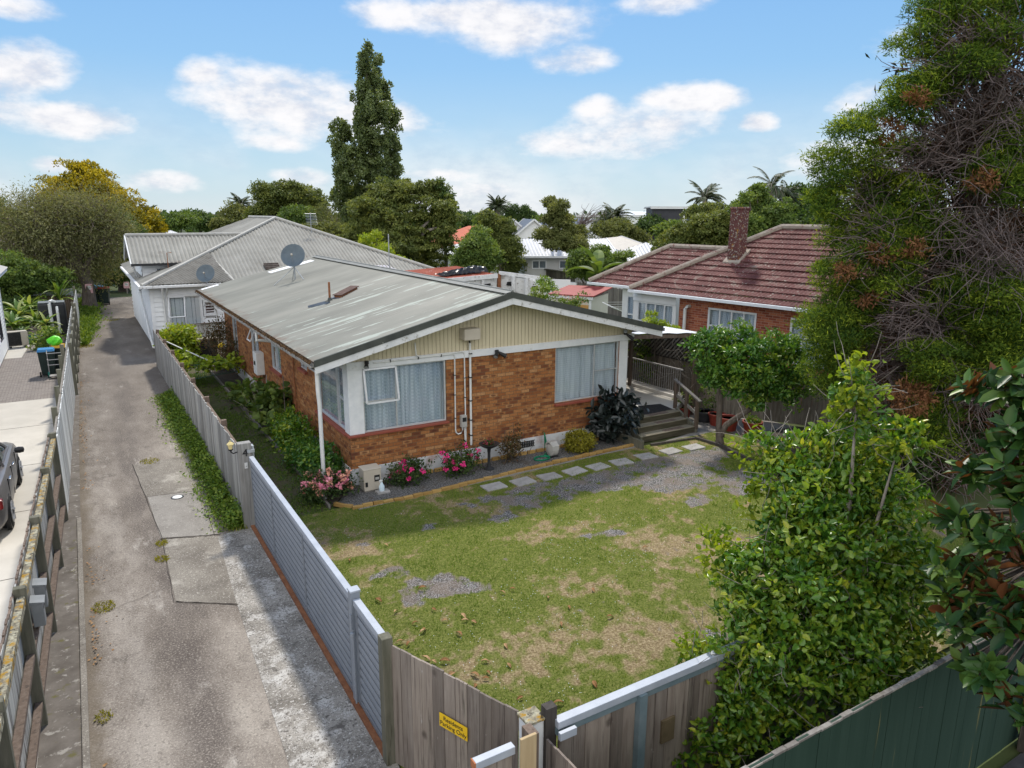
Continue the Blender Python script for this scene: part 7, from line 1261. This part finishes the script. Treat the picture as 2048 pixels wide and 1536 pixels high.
V,F,q=leaf_arrays(P,rvec(len(P))*[1,1,.5]+[-.25,0,.4],rvec(len(P))*.6+[0,0,1],rng.uniform(.035,.095,len(P)),rng.uniform(.025,.06,len(P)),'l'); o=link('weed_strip',npmesh('weed_strip',V,F,4,np.repeat(rng.uniform(0,1,len(P)),q)),'leaf_weed'); o['kind']='stuff'
n=9000; y=rng.uniform(-1.2,12,n); x=-2.6-np.abs(rng.normal(size=n))*.26; k=(x>-3.25); o=blades('verge_grass',x[k],y[k],np.zeros(k.sum()),rng.uniform(.05,.16,k.sum()),rng.uniform(.008,.018,k.sum()),rng.uniform(.0,.75,k.sum()),'leaf_grass',.9); o['kind']='stuff'
# roses
def rose(c,r,h,label,petal,nf,n=110,m='leaf_dark',fz=.75,fs=.045):
    t=empty('rose_bush',(c[0],c[1],0),label,'rose bush','rose bushes of the front bed'); lob=[((c[0],c[1],h*.5),(r,r*.8,h*.5)),((c[0]+r*.5,c[1]+.1,h*.45),(r*.6,r*.5,h*.45)),((c[0]-r*.5,c[1]-.05,h*.4),(r*.6,r*.5,h*.4))]
    foliage('foliage',lob,n,14,.075,.06,.038,m,t,'l',shell=(.35,1.08)); strokes('canes',twigs((c[0],c[1],.12),(r*.3,r*.3,.1),16,h*1.1,5,.3,-.5,.18),.010,.004,'bark',t)
    for i in range(nf):
        a=rng.uniform(0,6.28); q=r*math.sqrt(rng.uniform(0,1)); p=(c[0]+q*math.cos(a),c[1]+q*math.sin(a)*.8-.08,h*rng.uniform(fz*.65,1.12)*(1-.25*q/r)); foliage('bloom',[(p,(fs*.8,fs*.8,fs*.6))],9,4,fs*.25,fs*.8,fs*.8,petal if isinstance(petal,str) else petal[i%len(petal)],t,upn=1.5)
    return t
rose((-.75,-.55),.58,.72,'wide rose bush covered in pink and salmon blooms at the house corner',['petal_pink','petal_salmon','petal_pink','petal_salmon'],34,150,fs=.07)
rose((1.2,-.48),.48,.58,'low rose bush with magenta blooms beside the beige cabinet',['petal_magenta'],10,fs=.055); rose((2.55,-.55),.50,.74,'taller rose bush with magenta blooms below the meter pipes',['petal_magenta'],12,110,fs=.055); rose((4.1,-.45),.30,.95,'spindly upright rose bush without blooms between the flower bowl and the vent grille','petal_red',0,60,'leaf_reddish')
t=empty('ball_shrub',(6.1,-.62,0),'clipped yellow green ball shrub on the dark gravel','shrub'); foliage('foliage',[((6.1,-.62,.30),(.38,.36,.29))],420,12,.045,.05,.03,'leaf_yellowgreen',t,shell=(.8,1.02)); obj('stems',limbs((6.1,-.62,0),[(6.0,-.6,.3),(6.2,-.6,.3)],.03),'bark',t)
t=empty('rubber_plant',(7.45,-.42,0),'dark purple black rubber plant by the porch steps','rubber plant'); foliage('leaves',[((7.42,-.42,.75),(.66,.5,.55)),((7.08,-.45,.6),(.42,.38,.38)),((7.78,-.45,.85),(.40,.38,.42)),((7.55,-.35,1.12),(.38,.35,.32))],120,4,.13,.27,.13,'leaf_rubber',t,'l',shell=(.5,1.05),hang=.15,upn=.6,lvar=.2,droop=.15); obj('stems',limbs((7.45,-.4,0),[(7.12,-.45,.6),(7.75,-.45,.85),(7.55,-.35,1.1),(7.35,-.4,.8)],.04),'bark',t)
# vines on the porch trellis
t=empty('trellis_vine',(11.3,2.2,0),'green vine hanging through the dark trellis behind the porch rail','vine'); foliage('leaves',[((11.75,3.6,1.8),(.15,.35,.55)),((11.8,3.3,1.0),(.15,.3,.7)),((12.0,1.0,1.6),(.15,.35,.3))],75,10,.12,.12,.07,'leaf_mid',t,'l'); strokes('stems',twigs((11.9,1.8,1.2),(.1,1.0,.6),24,1.4,6,.4,0,.4),.012,.005,'bark_pale',t)
# small glossy tree with two stems
t=empty('lemon_tree',(9.95,-2.02,0),'small glossy leaved tree on two leaning stems beside the porch','tree'); lob=LP(20.3,[(1425,705,38,42,-.2),(1470,690,42,36,.2),(1500,730,50,46,-.5),(1440,745,48,34,-.3),(1545,700,40,38,.8),(1575,725,36,42,.6),(1545,765,52,40,.2),(1480,770,40,26,-.4),(1590,780,30,36,.8),(1402,690,20,22,-.1),(1510,800,36,20,-.2)],.9)
lob=[(c,tuple(.82*k for k in r)) for c,r in lob]; foliage('crown',lob,340,36,.17,.12,.056,'leaf_lemon',t,'l',shell=(.45,1.3),upn=.7,puff=.22,lvar=.45); b=np.array([9.95,-2.02,0])
j1=at(1440,800,20.2);j2=at(1450,740,20.2);k1=at(1490,825,20.1);k2=at(1545,775,20.4)
tk=MB().tube([b-[0,0,.1],b+[0,0,.15],at(1437,860,20.25),j1,j2,at(1460,690,20.4)],[.15,.11,.085,.075,.06,.02],9).tube([b+[0,0,.22],at(1452,850,20.2),k1,at(1520,805,20.2),k2,at(1570,720,20.8)],[.085,.085,.075,.07,.05,.02],9)
for c,_ in lob: q=j2 if c[0]<k2[0]-.4 else k2; tk.tube([q,(q+c)/2+[0,0,.1],c],[.035,.025,.008],5)
obj('trunk',tk,'bark',t,smooth=True)
# citrus bush in front
t=empty('citrus_tree',tuple(G(1650,1480,.0)*[1,1,0]),'big bushy citrus tree with shiny yellow green leaves hanging over the front fence','tree')
cl=[(1600,915,38,34,9.0),(1650,905,44,40,9.2),(1700,930,50,46,9.4),(1600,985,60,52,8.7),(1665,985,75,60,8.9),(1760,1000,60,46,9.3),(1575,1075,66,58,8.4),(1650,1080,85,70,8.5),(1765,1090,75,62,9.0),(1500,1160,52,54,8.1),(1590,1180,85,70,8.1),(1700,1190,90,70,8.5),(1810,1190,52,50,9.0),(1490,1270,56,56,7.8),(1580,1290,85,66,7.8),(1700,1300,85,60,8.1),(1480,1375,56,52,7.6),(1590,1385,76,44,7.7),(1445,1460,48,44,7.45),(1520,1450,50,34,7.5),(1790,1290,56,46,8.5),(1715,1365,60,26,8.0),(1715,775,24,28,8.9),(1712,825,30,26,8.9),(1800,880,38,22,9.1),(1525,890,20,22,9.0),(1545,950,30,34,8.9),(1410,1330,24,22,7.6),(1385,1490,22,20,7.3),(1840,1110,34,30,9.3)]
lob=LP(0,cl,1.0); foliage('crown',lob,900,32,.10,.082,.046,'leaf_citrus',t,'l',shell=(.45,1.2),upn=.6,droop=.15,puff=.165,lvar=.5); foliage('shoots',LP(8.6,[(1718,760,28,40,8.9-8.6),(1800,875,55,26,.5),(1510,900,24,34,.4),(1440,1100,40,40,-.3),(1385,1310,24,30,-1),(1375,1490,30,28,-1.3),(1740,1410,60,24,-.5),(1700,820,34,30,.3),(1500,1000,24,24,.1)]),130,11,.06,.085,.05,'leaf_bright',t,'l',upn=.3); b=np.array(t.location)
tips=[c for c,_ in lob]; obj('trunk',limbs(b,tips[::2],.11,fork=.15),'bark_pale',t,smooth=True); strokes('twigs',np.concatenate([twigs(c,q,9,.7,5,.7,-.15,.25) for c,q in lob]),.007,.003,'bark_pale',t)
mat('lime_fruit',[(.09,.17,.02),(.16,.24,.03)],5,.5)
for c,q in lob[3:20:3]: obj('fruit',MB().lathe(c+np.array(q)*rng.normal(size=3)*.45-[.1,.1,0],[(0,-.03),(.02,-.025),(.03,0),(.02,.025),(0,.03)],10),'lime_fruit',t,smooth=True)
# magnolia: whorls of long leaves at branch ends
t=empty('magnolia_tree',tuple(G(2060,1500,.0)*[1,1,0]),'magnolia with long glossy leaves and rusty undersides at the right edge','tree'); P=[];T=[];Nn=[];Ls=[];ends=[]
for (px,py,rx,ry,D) in [(2020,790,60,90,7.4),(2040,880,50,90,7.2),(1965,950,55,45,7.5),(2035,1000,50,60,7.1),(1925,1040,60,42,7.6),(1985,1080,60,60,7.3),(2040,1120,40,70,7.0),(1925,1140,60,50,7.5),(1985,1190,65,55,7.2),(1950,1260,70,55,7.3),(2030,1260,50,60,6.9),(1930,1330,40,34,7.3),(2000,1350,50,45,7.0),(2040,1420,40,50,6.8),(2100,1000,60,200,7.0),(2110,1250,60,150,6.9),(2090,800,60,120,7.3),(1890,1195,30,30,7.5)]:
    c=at(px,py,D); s=D/FPX
    for k in range(max(5,int(rx*ry/330))):
        d=rvec(1)[0]; d[2]=abs(d[2])*.6; e=c+d*np.array([rx,(rx+ry)/2,ry])*s*rng.uniform(.3,1.); ax=unit(d+np.array([-.25,-.35,.7])+rng.normal(size=3)*.3); ends.append(e)
        a0=rng.uniform(0,6.28); s1=unit(np.cross(ax,[.3,.9,.1])); s2=np.cross(ax,s1)
        for j in range(rng.integers(6,10)):
            a=a0+j*2.4; tt=unit((s1*math.cos(a)+s2*math.sin(a))*rng.uniform(.6,1.1)+ax*rng.uniform(.15,.9)); P.append(e-ax*.02*j); T.append(tt); Nn.append(ax+rng.normal(size=3)*.15); Ls.append(rng.uniform(.14,.23))
P=np.array(P);Ls=np.array(Ls); V,F,k=leaf_arrays(P,np.array(T),np.array(Nn),Ls,Ls*.42,'l',.18,.12); link('crown',npmesh('crown',V-np.array(wloc(t)),F,4,np.repeat(rng.uniform(0,1,len(P)),k)),'leaf_magnolia',t)
E_=np.array(ends); b=np.array(t.location); hub=b+np.array([.1,.1,1.9]); pa=np.stack([np.broadcast_to(hub,E_.shape)*[1,1,0]+np.stack([0*E_[:,0],0*E_[:,0],np.maximum(E_[:,2]-.9,.3)],1),(hub*[1,1,0]+E_*[1,1,2])/2-[0,0,.25],E_],1); strokes('branches',pa,.03,.008,'bark',t); obj('trunk',MB().tube([b-[0,0,.1],hub,hub+[.1,0,2.4]],[.14,.09,.03],8),'bark',t)
# the cypress
t=empty('cypress_tree',(13.3,-6.3,0),'huge dark cypress with bright green sprays and bare brown twigs at the right','tree')
gl=[(1874,27,40,28),(1833,96,38,34),(1842,182,55,40),(1806,228,32,38),(1710,273,36,44),(1788,300,28,28),(1665,346,32,46),(1665,410,32,48),(1692,470,34,44),(1756,392,38,42),(1833,396,40,38),(1770,456,36,32),(1829,451,44,30),(1874,483,48,38),(1788,492,40,32),(1779,547,42,46),(1678,556,48,42),(1715,615,52,52),(1690,665,64,48),(1952,574,66,42),(2020,610,66,56),(2038,273,40,48),(1993,351,56,42),(2043,383,40,40),(1997,82,40,30),(1674,690,56,55),(1660,745,36,55),(1878,717,70,46),(1898,611,40,38),(1998,655,66,56),(1869,765,76,32),(1860,832,52,28),(1855,880,44,38),(1984,723,50,30),(1940,130,40,30),(1930,20,50,30),(2030,20,40,40),(1740,330,30,30),(1720,520,30,30),(1640,640,26,34)]
lob=LP(17.8,gl,.9); foliage('sprays',[(c,(r[0]*.8,r[1]*.8,r[2]*.72)) for c,r in lob],1250,150,.14,.095,.021,'leaf_cypress',t,'q',shell=(.45,1.12),hang=-.1,upn=.6,jit=.7,puff=.34)
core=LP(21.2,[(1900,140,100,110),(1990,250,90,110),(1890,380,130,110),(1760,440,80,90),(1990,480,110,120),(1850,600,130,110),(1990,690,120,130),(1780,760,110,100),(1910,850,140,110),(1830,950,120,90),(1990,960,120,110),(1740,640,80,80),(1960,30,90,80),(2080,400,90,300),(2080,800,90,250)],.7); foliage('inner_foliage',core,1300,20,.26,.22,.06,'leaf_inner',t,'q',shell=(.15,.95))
tw_=[(2016,137,66,86),(1961,255,76,56),(1879,273,76,48),(1833,310,56,30),(1710,374,32,42),(1970,419,86,58),(1947,501,86,52),(1833,638,86,56),(1855,646,76,46),(1783,760,56,56),(1760,700,50,50),(2020,520,50,50),(1900,100,50,60),(2040,160,40,120),(1920,930,90,60),(1740,470,60,50),(1960,790,70,40)]
strokes('bare_twigs',np.concatenate([twigs_along(c,q,120,1.25,(13.3,-6.3)) for c,q in LP(17.5,tw_,.8)]),.012,.004,'twig',t); strokes('dead_twigs',np.concatenate([twigs_along(c,q,150,1.5,(13.3,-6.3),6,.3,.6) for c,q in LP(18.9,tw_,.8)]),.016,.005,'twig_rust',t)
foliage('dead_sprays',LP(17.2,[(1779,260,18,18),(1833,200,15,12),(1756,506,20,20),(1829,501,15,15),(1818,798,34,28),(1690,545,16,14),(1740,595,16,14),(1965,360,20,14)],.9),170,22,.07,.10,.03,'leaf_cypress_dead',t)
tk=MB().tube([(13.3,-6.3,-.2),(13.2,-6.2,3),(13.35,-6.1,7),(13.3,-6.3,11),(13.2,-6.2,15)],[.42,.34,.27,.17,.05],10)
for c,q in lob: a=np.array([13.3,-6.2,max(.6,c[2]-rng.uniform(.6,2.2))]); tk.tube([a,(a+c)/2+[0,0,.25]+rng.normal(size=3)*.15,c],[.09,.055,.015],5)
obj('trunk',tk,'bark',t,smooth=True)
shrub('dark leafy undergrowth bush below the cypress',[((11.6,-5.6,.55),(.9,.7,.6)),((12.4,-4.6,.6),(.8,.7,.6)),((10.9,-6.6,.5),(.8,.7,.5)),((12.5,-6.5,.8),(.9,.9,.9))],'leaf_dark',260,16,.16,.13,.07)
# plants of the yard on the left
def strap(c,n,L,W_,m,label,name='strap_plant',cat='plant',el=(.35,1.3),arch=1.2,stem=.4):
    t=empty(name,(c[0],c[1],0),label,cat); P=[];mb=MB()
    for i in range(n):
        a=rng.uniform(0,6.28); e=rng.uniform(*el); d=np.array([math.cos(a)*math.cos(e),math.sin(a)*math.cos(e),math.sin(e)]); p=np.array([c[0],c[1],c[2]*rng.uniform(.5,1)+.05]); s=np.cross(d,[0,0,1.]); s/=np.linalg.norm(s); vs=[]; ln=L*rng.uniform(.7,1.15)
        for k in range(7):
            f=k/6; w=W_*math.sin(math.pi*min(1,.15+f*.84))/2; u_=np.cross(s,d); vs+=[p-s*w+u_*w*.4,p,p+s*w+u_*w*.4]; d=d+np.array([0,0,-arch/7]); d/=np.linalg.norm(d); p=p+d*ln/6
        mb.add(vs,[(3*k+i_,3*k+3+i_,3*k+4+i_,3*k+1+i_) for k in range(6) for i_ in (0,1)])
    o=obj('leaves',mb,m,t); a=o.data.attributes.new('v','FLOAT','FACE'); a.data.foreach_set('value',np.repeat(rng.uniform(0,1,n),12).astype(np.float32)); obj('stem',MB().tube([(c[0],c[1],0),(c[0],c[1],c[2]+.05)],.03,6),'bark_pale',t); return t
for px,py,D,z,n,L,W_,la in ((120,600,50,1.7,30,1.5,.13,'tall arching strap leaved plant growing up behind the water tank'),(40,650,46,1.1,34,1.1,.2,'striped broad leaved plant against the back fence, left'),(62,640,47.5,1.2,30,1.0,.2,'striped broad leaved plant against the back fence, right'),(30,668,43,.9,30,.9,.2,'variegated plant right beside the heat pump'),(75,665,43.5,.8,34,.85,.16,'striped plant standing over the teal pot'),(95,668,42.5,.8,30,.8,.14,'striped plant next to the water tank pipes'),(48,690,42,.45,22,.6,.12,'low striped plant behind the heat pump corner')): q=at(px,py,D); strap((q[0],q[1],z),n,L,W_,'leaf_stripe',la)
q=at(92,715,39.5); shrub('low pale green leafy bush at the edge of the paving by the bins',[((q[0],q[1],.30),(.42,.4,.32)),((q[0]+.2,q[1]+.6,.45),(.42,.4,.42))],'leaf_stripe',80,11,.12,.16,.07)
q=at(52,662,49); shrub('dark leafy filler bush behind the striped plants',[((q[0],q[1],.6),(1.6,.6,.7))],'leaf_dark',160,16,.2,.2,.12)
# street furniture on the horizon
t=empty('street_lamp',tuple(at(1302,440,120)*[1,1,0]),'thin street lamp on the skyline left of the dark building','street lamp'); q=at(1302,422,120); obj('pole',MB().tube([q*[1,1,0],q+[0,0,-.1],q+[-.6,.2,.35],q+[-1.2,.4,.4]],[.08,.06,.05,.05],6),'galvanised',t)
t=empty('power_pole',tuple(at(442,432,115)*[1,1,0]),'distant power pole with a cross arm on the left skyline','pole'); q=at(442,424,115); obj('pole',MB().tube([q*[1,1,0],q],.14,6),'bark',t); obj('cross_arm',MB().bar(q+[-1,-.6,-.4],q+[1,.6,-.4],.12,.12),'bark',t)
# fallen leaves on the lawn
LV=[(757,1201),(792,1223),(830,1246),(848,1259),(846,1263),(800,1283),(816,1287),(918,1268),(927,1232),(930,1241),(890,1241),(868,1219),(948,1244),(868,1323),(852,1318),(890,1322),(902,1350),(950,1351),(970,1323),(1012,1292),(1018,1331),(977,1345),(972,1357),(1040,1396),(1117,1407),(1005,1185),(1025,1178),(1122,1248),(1187,1180),(1138,1215),(1220,1234),(1190,1369),(1096,1195),(950,1372),(1375,1080),(1290,1095),(700,1120),(772,1090),(845,1176)]
proto=None
for i,(px,py) in enumerate(LV):
    q=G(px,py,.05)
    if proto is None:
        vs=[]
        for k in range(6):
            f=k/5; w=.028*math.sin(math.pi*(.08+.84*f)); vs+=[(-w,f*.13-.065,.03*math.sin(f*3)+.012),(0,f*.13-.065,.03*math.sin(f*3)),(w,f*.13-.065,.03*math.sin(f*3)+.012)]
        proto=obj('fallen_leaf',MB().add(vs,[(3*k+a,3*k+3+a,3*k+4+a,3*k+1+a) for k in range(5) for a in (0,1)]),'leaf_litter'); e=proto; md=e.modifiers.new('thickness','SOLIDIFY'); md.thickness=.003
    else: e=proto.copy(); COL.objects.link(e)
    s=random.uniform(.7,1.15); e.scale=(s,s,s); e.location=(q[0],q[1],.045); e.rotation_euler=(random.uniform(-.3,.3),random.uniform(-.3,.3),random.uniform(0,6.28)); tag(e,'curled orange brown fallen leaf lying on the lawn','fallen leaf','fallen leaves on the lawn')
